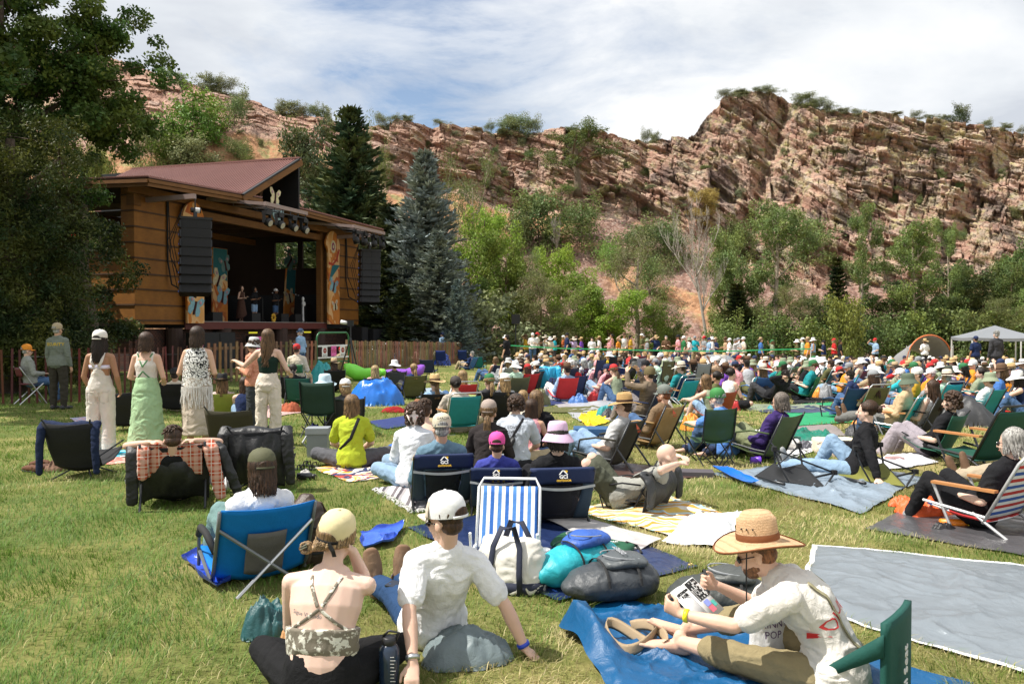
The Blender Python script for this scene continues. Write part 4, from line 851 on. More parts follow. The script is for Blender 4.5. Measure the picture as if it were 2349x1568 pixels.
# camera on tripod
o=empty('tripod_camera',D(804,750,29)-Vector((0,0,1.71)),0,'video camera with a white lens on a tall tripod','camera'); m=MB(); [m.tube([(0,0,1.35),(.4*math.cos(a),.4*math.sin(a),0)],.025) for a in (1,3.1,5.2)]; m.tube([(0,0,1.2),(0,0,1.75)],.03); m.build('tripod',metal,o)
m=MB(); m.box(-.1,-.1,1.75,.1,.12,1.95); m.build('camera_body',blackm,o); m=MB(); m.loft([(-.08,.0,1.85),(-.35,.0,1.9)],[.06,.08],n=10); m.build('lens',whitem,o,True)
# speaker on a pole at the back
o=empty('pole_speaker',D(1183,750,47)-Vector((0,0,1.71)),0,'pair of black loudspeakers on a thin pole above the watchers','speaker'); m=MB(); m.tube([(0,0,0),(0,0,1.9)],.04); m.build('pole',metal,o); 
for k in (0,1): m=MB(); m.prism([(-.25,0),(.2,.03),(.2,.2),(-.25,.28)],lambda x,y,z:(z-.25,x,y+1.9+k*.28),.5); m.build('cabinet',blackm,o)
# ---------------- people ----------------
DG_=None
def remesh(mb,voxel,smooth=4,mat=None,name='m',wr=0,wf=9,seed=0,adapt=0):
    me=mb.mesh(name,mat or skin); o=bpy.data.objects.new('tmp',me); COL.objects.link(o)
    a=o.modifiers.new('r','REMESH'); a.mode='VOXEL'; a.voxel_size=voxel; a.use_smooth_shade=True
    if smooth: b=o.modifiers.new('s','SMOOTH'); b.factor=.5; b.iterations=smooth
    dg=bpy.context.evaluated_depsgraph_get(); out=bpy.data.meshes.new_from_object(o.evaluated_get(dg)); bpy.data.objects.remove(o)
    out.materials.clear(); out.materials.append(mat or skin); out.name=name
    if wr:
        n=len(out.vertices); co=np.empty(n*3,np.float32); out.vertices.foreach_get('co',co); co=co.reshape(-1,3).astype(float)
        no=np.empty(n*3,np.float32); out.vertices.foreach_get('normal',no); no=no.reshape(-1,3)
        wx=fbm(co[:,0]*5,co[:,1]*5,co[:,2]*5,2,seed+3)*1.6
        f=vn(co[:,0]*wf+wx*3,co[:,1]*wf*.8+wx*2,co[:,2]*wf*1.5+wx*4,seed+1); f2=vn(co[:,0]*wf*2.3+wx*5,co[:,1]*wf*2.3,co[:,2]*wf*2.8+wx*5,seed+2)
        d=(1-np.abs(f*2-1))*1.2+(1-np.abs(f2*2-1))*.45-.75
        co=co+no*d[:,None]*wr; out.vertices.foreach_set('co',co.astype(np.float32).ravel()); out.update()
    out.polygons.foreach_set('use_smooth',[True]*len(out.polygons))
    return out
V3=Vector
def nz(v): return Vector(v).normalized()
class Fig:
    """skeleton in the figure's own frame: x right, y forward, z up, origin on the ground below the hips"""
    def __init__(s,pel,lean0=0,lean1=0,head=(0,0),arms=None,legs=None,side=0,k=1.,w=1.,twist=0,hx=0):
        s.k=k; s.w=w; P=V3(pel); s.pel=P; s.sp=[P.copy()]; p=P.copy()
        for i in range(6):
            a=R(lean0+(lean1-lean0)*i/5); b=R(side)*i/5; d=nz((math.sin(b),-math.sin(a),math.cos(a)*math.cos(b))); p=p+d*.50/6; s.sp.append(p.copy())
        s.up=d; tw=Matrix.Rotation(R(twist),3,d); s.X=tw@(V3((1,0,0))-d*d.x).normalized(); s.Fw=s.up.cross(s.X)
        s.nb=s.sp[-1]; s.hipX=V3((1,0,0)); s.hyaw=head[1]
        pt,yw=R(head[0]),R(head[1]); s.sh=[s.nb-s.up*.055-s.X*.165*w,s.nb-s.up*.055+s.X*.165*w]
        base=math.atan2(-s.up.y,s.up.z)*.5
        E=Matrix.Rotation(yw,4,'Z')@Matrix.Rotation(-pt,4,'X')@Matrix.Rotation(R(hx),4,'Y')
        nd=nz(s.up*.6+(E.to_3x3()@V3((0,.12,1)))*.6); s.hc=s.nb+nd*.165; s.HM=Matrix.Translation(s.hc)@E
        s.hip=[s.pel+V3((-.085*w,0,-.02)),s.pel+V3((.085*w,0,-.02))]
        s.arm=[];s.leg=[]
        for i in (0,1):
            u,f,h=(arms[i] if len(arms[i])>2 else (*arms[i],None)); sh=s.sh[i]; e=sh+nz(u)*.285; wr=e+nz(f)*.25; s.arm.append((sh,e,wr,nz(h) if h else nz(f)))
            t,q,ft=legs[i]; hp=s.hip[i]; kn=hp+nz(t)*.43; an=kn+nz(q)*.41; s.leg.append((hp,kn,an,nz(ft)))
    def torso(s,m,inf=0,z0=0,z1=6,wscale=1.,hem=0):
        wa=[.165,.155,.135,.14,.16,.165,.095]; da=[.115,.112,.10,.105,.115,.105,.06]
        pts=[s.sp[i] for i in range(z0,z1+1)]; wa[0]+=hem; da[0]+=hem; wa[1]+=hem*.6; da[1]+=hem*.6
        m.loft(pts,[wa[i]*s.w*wscale+inf for i in range(z0,z1+1)],[da[i]*(.7+.3*s.w)+inf for i in range(z0,z1+1)],side=s.X.lerp(V3((1,0,0)),.3),n=18,dome=True)
        if z1==6:
            m.loft([s.sh[0],s.nb-s.up*.03,s.sh[1]],[.052+inf,.07+inf,.052+inf],n=12,dome=True)
    def limb(s,m,pts,rs,n=10): m.loft(pts,rs,n=n,dome=True)
    def hand(s,m,w,h,i,curl=.5,k=1.0,pal=None):
        u=h; side=s.X if abs(s.X.dot(u))<.85 else s.up
        if pal is None: pal=V3((0,0,-1)) if abs(u.z)<.8 else V3((1 if i==0 else -1,0,0))
        pal=(pal-u*pal.dot(u)).normalized(); sd=u.cross(pal).normalized()*(1 if i else -1)
        m.loft([w-u*.01,w+u*.03,w+u*.085*k],[.024,.036*k,.038*k],[.02,.015,.013],side=sd,n=10,dome=True)
        for j,(o,L) in enumerate(((.030,.068),(.010,.076),(-.010,.07),(-.029,.055))):
            a=w+u*.085*k+sd*o*k; c=curl*(.8+.1*j); d1=(u*math.cos(c)+pal*math.sin(c)).normalized(); b=a+d1*L*.5*k; d2=(u*math.cos(c*2.1)+pal*math.sin(c*2.1)).normalized(); e=b+d2*L*.5*k
            m.loft([a-u*.015,a,b,e],[.0095,.0095,.0088,.0072],n=6,dome=True)
        a=w+u*.03+sd*.03; d=(u*.65+sd*.6+pal*.35).normalized(); b=a+d*.035; m.loft([a,b,b+(u*.9+pal*.3+sd*.1).normalized()*.032],[.0125,.011,.0085],n=6,dome=True)
    def foot(s,m,an,ft,inf=0,bare=False):
        dn=V3((0,0,-1)); 
        if abs(ft.z)>.75: dn=V3((0,-1 if ft.z>0 else 1,0))*1.0
        dn=(dn-ft*dn.dot(ft)).normalized(); sd=ft.cross(dn)
        if bare:
            m.loft([an-ft*.05+dn*.03,an+ft*.03+dn*.035,an+ft*.12+dn*.05,an+ft*.165+dn*.055],[.03,.034,.045,.042],[.034,.038,.024,.014],side=sd,n=10,dome=True)
            m.loft([an+dn*-.03,an+dn*.03],[.036,.034],n=10,dome=True)
            for j in range(5): a=an+ft*.165+dn*.056+sd*(.034-.017*j); m.loft([a,a+ft*(.035-.005*j)],[.011 if j==0 else .008]*2,n=6,dome=True)
        else:
            m.loft([an-ft*.055+dn*.045,an+ft*.03+dn*.05,an+ft*.12+dn*.058,an+ft*.185+dn*.062],[.036+inf,.038+inf,.046+inf,.036+inf],[.036+inf,.036+inf,.028+inf,.022+inf],side=sd,n=12,dome=True)
            m.loft([an-dn*.02,an+dn*.04],[.042+inf]*2,n=10,dome=True)
    def head(s,m,f=1.0):
        M=s.HM; T=M.to_3x3(); e=lambda c,r,nu=14,nv=10: m.ell(M@V3(c),r,T,nu,nv)
        e((0,-.012,.035),(.074,.094,.086),18,12); e((0,.022,-.025),(.060,.070,.090),16,12); e((0,.045,-.085),(.034,.036,.026)); e((0,.062,.022),(.05,.03,.014))
        m.loft([M@V3((0,.083,.018)),M@V3((0,.100,-.012)),M@V3((0,.110,-.028))],[.008,.012,.015],n=8,dome=True)
        e((0,.088,-.056),(.024,.010,.008)); e((0,.084,-.066),(.020,.010,.007))
        for q in (-1,1): e((q*.074,-.008,-.014),(.010,.020,.030)); e((q*.036,.062,-.028),(.022,.022,.020))
        m.loft([s.nb-s.up*.05,s.nb+s.up*.01,s.hc+T@V3((0,-.015,-.05))],[.066,.054,.052],n=12,dome=True)
    def body(s,vox=.009,curl=.5,hands=True,bare=(True,True),pal=(None,None),name='person',feet=True):
        m=MB(); s.torso(m,-.004); s.head(m)
        for i in (0,1):
            sh,e,w,h=s.arm[i]; s.limb(m,[sh,sh.lerp(e,.3),sh.lerp(e,.75),e],[.05,.047,.039,.035]); s.limb(m,[e,e.lerp(w,.3),e.lerp(w,.75),w],[.037,.039,.030,.025])
            s.hand(m,w,h,i,curl,1.0,pal[i])
            hp,kn,an,ft=s.leg[i]; s.limb(m,[hp,hp.lerp(kn,.3),hp.lerp(kn,.8),kn],[.088,.083,.062,.056]); s.limb(m,[kn,kn.lerp(an,.28),kn.lerp(an,.7),an],[.055,.058,.043,.034])
            if feet: s.foot(m,an,ft,bare=True)
        return remesh(m,vox,3,skin,name)
    def shirt(s,slv='short',vox=.012,inf=.014,wr=.013,length=0,seed=0,mat=None,hood=False,col_=True):
        m=MB(); s.torso(m,inf,0,6,1.,.018)
        m.loft([s.sp[1],s.sp[0],s.pel-nz(s.sp[1]-s.sp[0])*.05],[.16*s.w+inf+.012,.17*s.w+inf+.02,.172*s.w+inf+.02],[.115+inf+.012,.122+inf+.02,.125+inf+.02],side=(1,0,0),n=18)
        if length: m.loft([s.sp[0],s.sp[0]-nz(s.sp[1]-s.sp[0])*length],[.165*s.w+inf+.01]*2,[.12+inf+.01]*2,side=(1,0,0),n=16)
        for i in (0,1):
            sh,e,w,h=s.arm[i]
            if slv=='short': s.limb(m,[sh,sh.lerp(e,.4),sh.lerp(e,.72)],[.06+inf*.4,.062+inf*.4,.066])
            elif slv in('long','elbow'):
                s.limb(m,[sh,sh.lerp(e,.5),e],[.062,.058,.054]); 
                s.limb(m,[e,e.lerp(w,.5),e.lerp(w,.9 if slv=='long' else .35)],[.054,.048,.038 if slv=='long' else .05])
        if hood: m.ell(s.nb-s.Fw*.075-s.up*.01,(.10,.06,.075),Matrix((s.X,s.Fw,s.up)).transposed())
        if col_: m.loft([s.nb-s.up*.02,s.nb+s.up*.03-s.Fw*.01],[.072,.062],n=14)
        return remesh(m,vox,3,mat or cloth,'shirt',wr,10,seed)
    def tank(s,vox=.011,wr=.005,seed=0,mat=None,top=5):
        m=MB(); s.torso(m,.010,0,top,.99)
        for q in (-1,1): m.loft([s.sp[top]+s.X*q*.09-s.Fw*.08,s.nb+s.X*q*.085-s.Fw*.0+s.up*.012,s.sp[top]+s.X*q*.09+s.Fw*.09],.018,n=6,dome=True)
        return remesh(m,vox,3,mat or cloth,'top',wr,10,seed)
    def trousers(s,kind='long',vox=.012,inf=.014,wr=.013,seed=0,mat=None,flare=0):
        m=MB(); m.loft([s.sp[1],s.sp[0],s.pel-V3((0,0,.03))],[.155*s.w+.005,.166*s.w+.006,.15*s.w+inf],[.108+.005,.117+.006,.12+inf],side=(1,0,0),n=18,dome=True)
        for i in (0,1):
            hp,kn,an,ft=s.leg[i]
            if kind=='shorts': s.limb(m,[hp,hp.lerp(kn,.4),hp.lerp(kn,.82)],[.105,.098,.088])
            else:
                s.limb(m,[hp,hp.lerp(kn,.5),kn],[.105,.088+inf*.4,.066+inf*.5]); 
                if kind=='tights': s.limb(m,[kn,kn.lerp(an,.4),kn.lerp(an,.95)],[.064,.062,.042])
                elif kind=='crop': s.limb(m,[kn,kn.lerp(an,.2),kn.lerp(an,.45)],[.075,.074,.072])
                else: s.limb(m,[kn,kn.lerp(an,.5),kn.lerp(an,.97)],[.07+inf*.5,.068+flare*.5,.06+flare])
        return remesh(m,vox,3,mat or cloth,'trousers',wr,9,seed+5)
    def shoes(s,mat=None):
        m=MB(); [s.foot(m,an,ft,.008) for hp,kn,an,ft in s.leg]; return remesh(m,.012,3,mat or fabric,'shoes')
# hair in the head's own frame
def hair_mesh(kind,seed=0,n=110,L=.0,wave=.004,thin=.0095):
    r=random.Random(seed); m=MB(); m.ell((0,-.020,.040),(.0800,.0950,.0900),None,18,12)
    if kind in('bald',): return None
    if kind=='short' : 
        m.ell((0,-.045,-.015),(.070,.060,.06)); 
        for _ in range(150):
            a=r.uniform(-3.14,3.14); t=r.uniform(.05,1.25); c=V3((.080*math.sin(t)*math.sin(a),-.02-.094*math.sin(t)*math.cos(a),.04+.09*math.cos(t)))
            if c.y>.045 and c.z<.075: continue
            nn=nz(c-V3((0,-.02,.03))); tg=nz(nn.cross(V3((r.uniform(-1,1),r.uniform(-1,1),.3)))); m.loft([c,c+tg*.018+nn*.009,c+tg*.036+nn*.002],[.008,.009,.003],n=4)
    elif kind=='curly':
        for _ in range(150):
            a=r.uniform(-2.5,2.5); t=r.uniform(.0,2.0); k=1.12; c=V3((.084*k*math.sin(t)*math.sin(a),-.02-.096*k*math.sin(t)*math.cos(a),.04+.09*k*math.cos(t)))
            c.z-=L*max(0,t-1.2); m.ell(c,(.022,.022,.022),None,7,5)
    if kind in('long','bob','pony','bun','wavy'):
        for i in range(n):
            a=(i/n*2-1)*R(118)+r.uniform(-.05,.05)   # azimuth from straight back
            t0=r.uniform(.05,.5); pts=[];rad=[]
            gx,gy=math.sin(a),-math.cos(a)
            end=1.75 if kind in('pony','bun') else 1.85
            for k in range(6):
                t=t0+(end-t0)*k/5; pts.append(V3((.084*math.sin(t)*gx,-.018+.099*math.sin(t)*gy,.04+.094*math.cos(t)))); rad.append(thin*1.15)
            if kind in('pony','bun'):
                tgt=V3((0,-.115,.0 if kind=='pony' else .02)); p=pts[-1]; pts.append(p.lerp(tgt,.5)+V3((0,-.01,0))); pts.append(tgt); rad+=[thin,thin*.7]
            else:
                p=pts[-1]; LL=L*r.uniform(.8,1.08); back=1 if abs(a)<R(85) else .75; ph=r.uniform(0,6.28); m2=6
                for k in range(1,m2+1):
                    f=k/m2; w=wave*math.sin(ph+f*9)*min(1,f*3)+r.uniform(-.006,.006)*f*1.6; pts.append(V3((p.x*(1-.12*f)+w+r.uniform(-.003,.003),p.y*(1-.0*f)-.02*f+(.035*f if back<1 else 0)+w*.7,p.z-LL*back*f))); rad.append(thin*(1.1-.75*f**3))
            m.loft(pts,rad,n=4,cap=False)
        if kind=='pony':
            for i in range(34):
                ph=r.uniform(0,6.28); o=V3((r.uniform(-.02,.02),0,r.uniform(-.015,.015))); pts=[V3((0,-.11,.0))+o*.5]
                for k in range(1,7): f=k/6; pts.append(V3((o.x*(1+f)+wave*math.sin(ph+f*8),-.115-.045*math.sin(f*2.2),-.0+o.z-L*f**1.2)))
                m.loft(pts,[.007,.010,.011,.011,.010,.008,.003],n=4)
        if kind=='bun':
            for i in range(26):
                a=i*.9; q=.028+.012*r.random(); pts=[V3((0,-.135,.035))+V3((q*math.cos(a+t*1.3)*(1.1),.022*math.sin(t*2+i),q*math.sin(a+t*1.3))) for t in range(4)]; m.loft(pts,.009,n=4)
    return m.mesh('hair',hairm,True)
HAIR={}
def hair(kind,L=.0,wave=.004,seed=0,n=110):
    key=(kind,L,wave,seed,n)
    if key not in HAIR: HAIR[key]=hair_mesh(kind,seed,n,L,wave)
    return HAIR[key]
def _visor(m,w=.085,L=.075,y0=.075,z0=.045,back=1):
    m.grid(lambda u,v:(( (u-.5)*2*w*(1-.25*v*v)),back*(y0-.02*abs((u-.5)*2)**2*1.5+L*v*(1-((u-.5)*2)**2*.75)),z0-.012*v-.022*((u-.5)*2)**2),12,5,.004)
def hat_mesh(kind):
    m=MB(); wav=lambda amp,n=3,ph=0: (lambda p,a,r: (p[0],p[1],p[2]+amp*math.sin(a*n+ph)*max(0,(r-.09))/.1))
    if kind in('cap','backcap','trucker'):
        def f(p,a,r): return (p[0]*.93,p[1]*1.12-.012,p[2])
        m.lathe([(.088,.028),(.091,.055),(.090,.085),(.080,.115),(.058,.138),(.03,.149),(.001,.152)],n=20,fn=f)
        m.lathe([(.0865,.028),(.089,.055),(.088,.085),(.078,.113),(.056,.135),(.001,.149)],n=20,fn=f); _visor(m,.08,.085,.075,.04,-1 if kind=='backcap' else 1); m.ell((0,-.012,.153),(.008,.008,.005))
        if kind=='backcap': m.ell((0,.084,.055),(.03,.01,.02))
    elif kind=='beanie': m.lathe([(.092,.01),(.095,.05),(.088,.1),(.06,.14),(.001,.155)],n=20,fn=lambda p,a,r:(p[0]*.95,p[1]*1.1-.012,p[2])); m.lathe([(.096,.01),(.099,.03),(.096,.05)],n=20,fn=lambda p,a,r:(p[0]*.95,p[1]*1.1-.012,p[2]))
    else:
        br,dr,cr,top,wv={'straw':(.185,-.008,.088,.125,.018),'wide':(.21,-.02,.088,.12,.024),'fedora':(.155,.0,.085,.13,.012),'bucket':(.135,-.055,.088,.105,.006),'sun':(.165,-.045,.09,.11,.02),'cowboy':(.175,.02,.085,.13,.0)}[kind]
        sc=lambda p,a,r:(p[0]*.95,p[1]*1.08-.012,p[2]+(wv*math.sin(a*2+.7)*max(0,(r-cr))/(br-cr)) + (.035*abs(math.cos(a))**3*max(0,(r-cr))/(br-cr) if kind=='cowboy' else 0) - (.022*math.exp(-(p[0]/.03)**2) if (kind in('straw','fedora','cowboy') and r<cr*.8) else 0))
        z=.05; pr=[(br,z+dr),(br*.8+cr*.2,z+dr*.7),(cr+.012,z+.0),(cr,z+.012),(cr*.98,z+.04),(cr*.93,z+top*.75),(cr*.78,z+top*.97),(cr*.4,z+top*1.02),(.001,z+top)]
        m.lathe(pr,n=32,fn=sc); m.lathe([(a-.001,b-.004) for a,b in pr],n=32,fn=sc)
    return m.mesh('hat',strawm if kind in('straw','wide') else fabric,True)
HATS={}
def hat(kind):
    if kind not in HATS: HATS[kind]=hat_mesh(kind)
    return HATS[kind]
def band_mesh():
    m=MB(); m.lathe([(.0895,.062),(.0905,.066),(.090,.086),(.0885,.089)],n=28,fn=lambda p,a,r:(p[0]*.95,p[1]*1.08-.012,p[2])); return m.mesh('hat_band',fabric,True)
def glasses_mesh():
    m=MB(); 
    for q in (-1,1): m.ell((q*.032,.088,-.002),(.027,.010,.019),None,10,6); m.tube([(q*.058,.08,.004),(q*.078,-.005,.004)],.003,4)
    m.tube([(-.01,.094,.002),(.01,.094,.002)],.003,4); return m.mesh('sunglasses',mk('dark_lens',(.01,.01,.012),.12,spec=.8),True)
def hole_mesh():
    m=MB(); V0=len(m.v)
    def fn(u,v):
        a=(u-.5)*1.25; h=.046*math.sqrt(max(0,1-(2*u-1)**2)); z=.032+h*v; r=.0915-.0*v
        return (math.sin(a)*r*.965,-math.cos(a)*r*1.175-.014,z)
    m.grid(fn,14,4,.002); return m.mesh('cap_opening',hairm,True)
HOLE=hole_mesh()
def strap_mesh():
    m=MB(); m.grid(lambda u,v:(math.sin((u-.5)*1.35)*.090,-math.cos((u-.5)*1.35)*.1105-.014,.026+.013*v),12,1,.003); return m.mesh('cap_strap',fabric,True)
STRAP=strap_mesh()
BAND=band_mesh(); GLS=glasses_mesh()
m=MB(); m.ell((0,0,0),(.014,.006,.006),None,8,6); EYE=m.mesh('eye',mk('eye_mat',(.03,.02,.015),.3)); m=MB(); m.ell((0,0,0),(.022,.006,.006),None,8,6); MOUTH=m.mesh('mouth',mk('lip',(.45,.16,.13),.5)); m=MB(); m.ell((0,.045,-.072),(.052,.05,.045),None,12,8); m.ell((0,.03,-.06),(.062,.05,.035),None,12,8); BEARD=m.mesh('beard',hairm,True)
dn=(0,0,-1)
arm_rest=[((-.25,.1,-1),(.1,.85,-.25)),((.25,.1,-1),(-.1,.85,-.25))]
stand_legs=[((-.06,.02,-1),(-.0,-.03,-1),(-.2,1,0)),((.06,.02,-1),(.0,-.03,-1),(.2,1,0))]
def FIG(name,w=1.,k=1.):
    D_={
    'stand':dict(pel=(0,0,.95),lean0=2,lean1=2,head=(0,0),arms=[((-.16,.0,-1),(-.05,.3,-1)),((.16,0,-1),(.05,.3,-1))],legs=stand_legs),
    'standbent':dict(pel=(0,0,.95),lean0=0,lean1=-4,head=(-5,0),arms=[((-.25,-.1,-1),(.35,.8,.3)),((.25,-.1,-1),(-.35,.8,.1))],legs=stand_legs),
    'wave':dict(pel=(0,0,.95),lean0=0,lean1=0,head=(5,-10),arms=[((-.2,.0,-1),(.3,.7,-.3)),((.7,.5,.25),(-.75,.25,.6))],legs=stand_legs),
    'chair':dict(pel=(0,0,.15),lean0=37,lean1=22,head=(4,0),arms=[((-.3,.25,-.9),(.35,.9,.02)),((.3,.25,-.9),(-.35,.9,.02))],legs=[((-.16,.84,.57),(-.02,.46,-.90),(-.1,.95,.1)),((.16,.84,.57),(.02,.46,-.90),(.1,.95,.1))]),
    'chairlegs':dict(pel=(0,0,.2),lean0=32,lean1=18,head=(4,20),arms=[((-.35,.2,-.9),(.55,.8,.2)),((.3,.25,-.9),(-.4,.8,.3))],legs=[((-.1,.95,.25),(-.02,.97,-.25),(-.1,.4,.9)),((.08,.95,.28),(-.1,.97,-.22),(.1,.4,.9))]),
    'behindhead':dict(pel=(0,0,.17),lean0=58,lean1=42,head=(18,0),arms=[((-.85,.15,.55),(.78,-.45,.15)),((.85,.15,.55),(-.78,-.45,.15))],legs=[((-.2,.75,.62),(-.02,.25,-.97),(-.1,.95,0)),((.2,.75,.62),(.02,.25,-.97),(.1,.95,0))]),
    'lieback':dict(pel=(0,0,.13),lean0=74,lean1=58,head=(42,0),arms=[((-.85,-.1,.5),(.8,-.5,.1)),((.85,-.1,.5),(-.8,-.5,.1))],legs=[((-.22,.62,.75),(-.02,.30,-.95),(-.1,.95,0)),((.2,.62,.75),(.02,.30,-.95),(.1,.95,0))]),
    'tall':dict(pel=(0,0,.52),lean0=14,lean1=6,head=(3,0),arms=[((-.25,.2,-1),(.3,.9,-.05)),((.25,.2,-1),(-.3,.9,-.05))],legs=[((-.16,1,.0),(-.02,.12,-1),(-.1,1,0)),((.16,1,.0),(.02,.12,-1),(.1,1,0))]),
    'cross':dict(pel=(0,0,.105),lean0=-2,lean1=-22,head=(-4,0),arms=[((-.3,.3,-.9),(.45,.75,-.35)),((.3,.3,-.9),(-.45,.75,-.35))],legs=[((-.86,.55,.16),(.78,.52,-.17),(.7,.6,-.1)),((.86,.55,.16),(-.80,.42,-.12),(-.7,.6,-.1))]),
    'hug':dict(pel=(0,0,.105),lean0=2,lean1=-24,head=(2,0),arms=[((-.1,.85,-.45),(.5,.75,.0)),((.1,.85,-.45),(-.5,.75,.0))],legs=[((-.18,.62,.76),(.02,.42,-.9),(-.05,1,0)),((.18,.62,.76),(-.02,.42,-.9),(.05,1,0))]),
    'legsout':dict(pel=(0,0,.105),lean0=28,lean1=12,head=(0,0),arms=[((-.5,-.45,-.8),(-.25,-.3,-.95),(-.5,-.3,-.2)),((.5,-.45,-.8),(.25,-.3,-.95),(.5,-.3,-.2))],legs=[((-.16,.98,.06),(-.0,.99,-.07),(-.2,.35,.9)),((.12,.98,.08),(.0,.99,-.09),(.2,.35,.9))]),
    'kneeup':dict(pel=(0,0,.105),lean0=20,lean1=4,head=(0,0),arms=[((-.5,-.35,-.8),(-.2,-.3,-.95),(-.5,-.3,-.2)),((.2,.6,-.7),(-.1,.9,.1))],legs=[((-.16,.98,.1),(.3,.9,-.12),(-.2,.35,.9)),((.14,.7,.7),(.0,.45,-.88),(.05,1,0))]),
    'phone':dict(pel=(0,0,.21),lean0=20,lean1=8,head=(2,-10),arms=[((-.3,.7,.1),(.35,.3,.9)),((.3,.7,.1),(-.35,.3,.9))],legs=[((-.16,.84,.57),(-.02,.46,-.90),(-.1,.95,.1)),((.16,.84,.57),(.02,.46,-.90),(.1,.95,.1))]),
    }[name]
    return Fig(w=w,k=k,**D_)
PROTO={}
def proto(pose,female):
    key=(pose,female)
    if key in PROTO: return PROTO[key]
    f=FIG(pose,w=.9 if female else 1.04); s=hash(pose)%7
    f.m={'body':f.body(.0095)}; f.seed=len(PROTO); PROTO[key]=f; return f
def part(f,what):
    if what not in f.m:
        k,_,v=what.partition('_')
        if k=='shirt': f.m[what]=f.shirt(v,seed=f.seed)
        elif k=='hoodie': f.m[what]=f.shirt('long',hood=True,inf=.022,seed=f.seed)
        elif k=='tank': f.m[what]=f.tank(seed=f.seed)
        elif k=='legs': f.m[what]=f.trousers(v or 'long',seed=f.seed)
        elif k=='flare': f.m[what]=f.trousers('long',seed=f.seed,flare=.035,inf=.02)
        elif k=='shoes': f.m[what]=f.shoes()
        elif k=='dress':
            m=MB(); f.torso(m,.012,0,5); hp=f.sp[0]
            if abs(f.leg[0][1].z-f.pel.z)>.3: m.loft([f.sp[1],hp,hp-V3((0,0,.3)),V3((0,.02,.16))],[.15,.19,.23,.30],[.12,.15,.19,.25],side=(1,0,0),n=20)
            else:
                for i in (0,1): a=f.leg[i]; m.loft([a[0],a[0].lerp(a[1],.5),a[1]],[.115,.11,.1],n=12,dome=True); m.loft([a[1],a[1].lerp(a[2],.6)],[.1,.12],n=12,dome=True)
                a,b=f.leg[0],f.leg[1]; m.loft([(a[0]+b[0])/2,(a[1]+b[1])/2-V3((0,0,.03))],[.14,.17],[.07,.05],side=(1,0,0),n=12)
            f.m[what]=remesh(m,.013,3,cloth,'dress',.010,8,f.seed)
    return f.m[what]
SKIN=[(.62,.38,.27),(.66,.42,.31),(.55,.32,.21),(.70,.47,.36),(.40,.21,.12),(.24,.12,.07)]
HC={'brown':(.07,.035,.018),'dark':(.022,.014,.010),'blond':(.42,.27,.12),'grey':(.42,.41,.39),'white':(.72,.70,.66),'red':(.22,.07,.025),'light':(.25,.15,.07),'black':(.01,.008,.008)}
CC={'white':(.78,.77,.75),'black':(.014,.014,.016),'navy':(.018,.03,.085),'grey':(.27,.28,.29),'ltgrey':(.5,.5,.5),'charcoal':(.05,.05,.055),'blue':(.06,.16,.42),'ltblue':(.28,.42,.60),'denim':(.07,.13,.25),'paledenim':(.24,.35,.48),'teal':(.02,.25,.27),'turq':(.03,.42,.50),'green':(.03,.16,.06),'olive':(.11,.11,.045),'sage':(.26,.30,.20),'lime':(.45,.55,.06),'mint':(.45,.62,.48),'khaki':(.40,.32,.20),'tan':(.50,.37,.22),'beige':(.62,.54,.42),'cream':(.72,.66,.54),'brown':(.14,.08,.045),'rust':(.40,.10,.03),'orange':(.75,.27,.03),'red':(.52,.03,.03),'maroon':(.13,.02,.03),'pink':(.72,.33,.36),'hotpink':(.8,.09,.35),'purple':(.16,.06,.35),'lavender':(.5,.4,.62),'yellow':(.75,.55,.04),'mustard':(.5,.30,.03),'straw':(.62,.44,.22),'plum':(.06,.03,.13)}
def c_(x): return CC[x] if isinstance(x,str) else x
NP=[0]
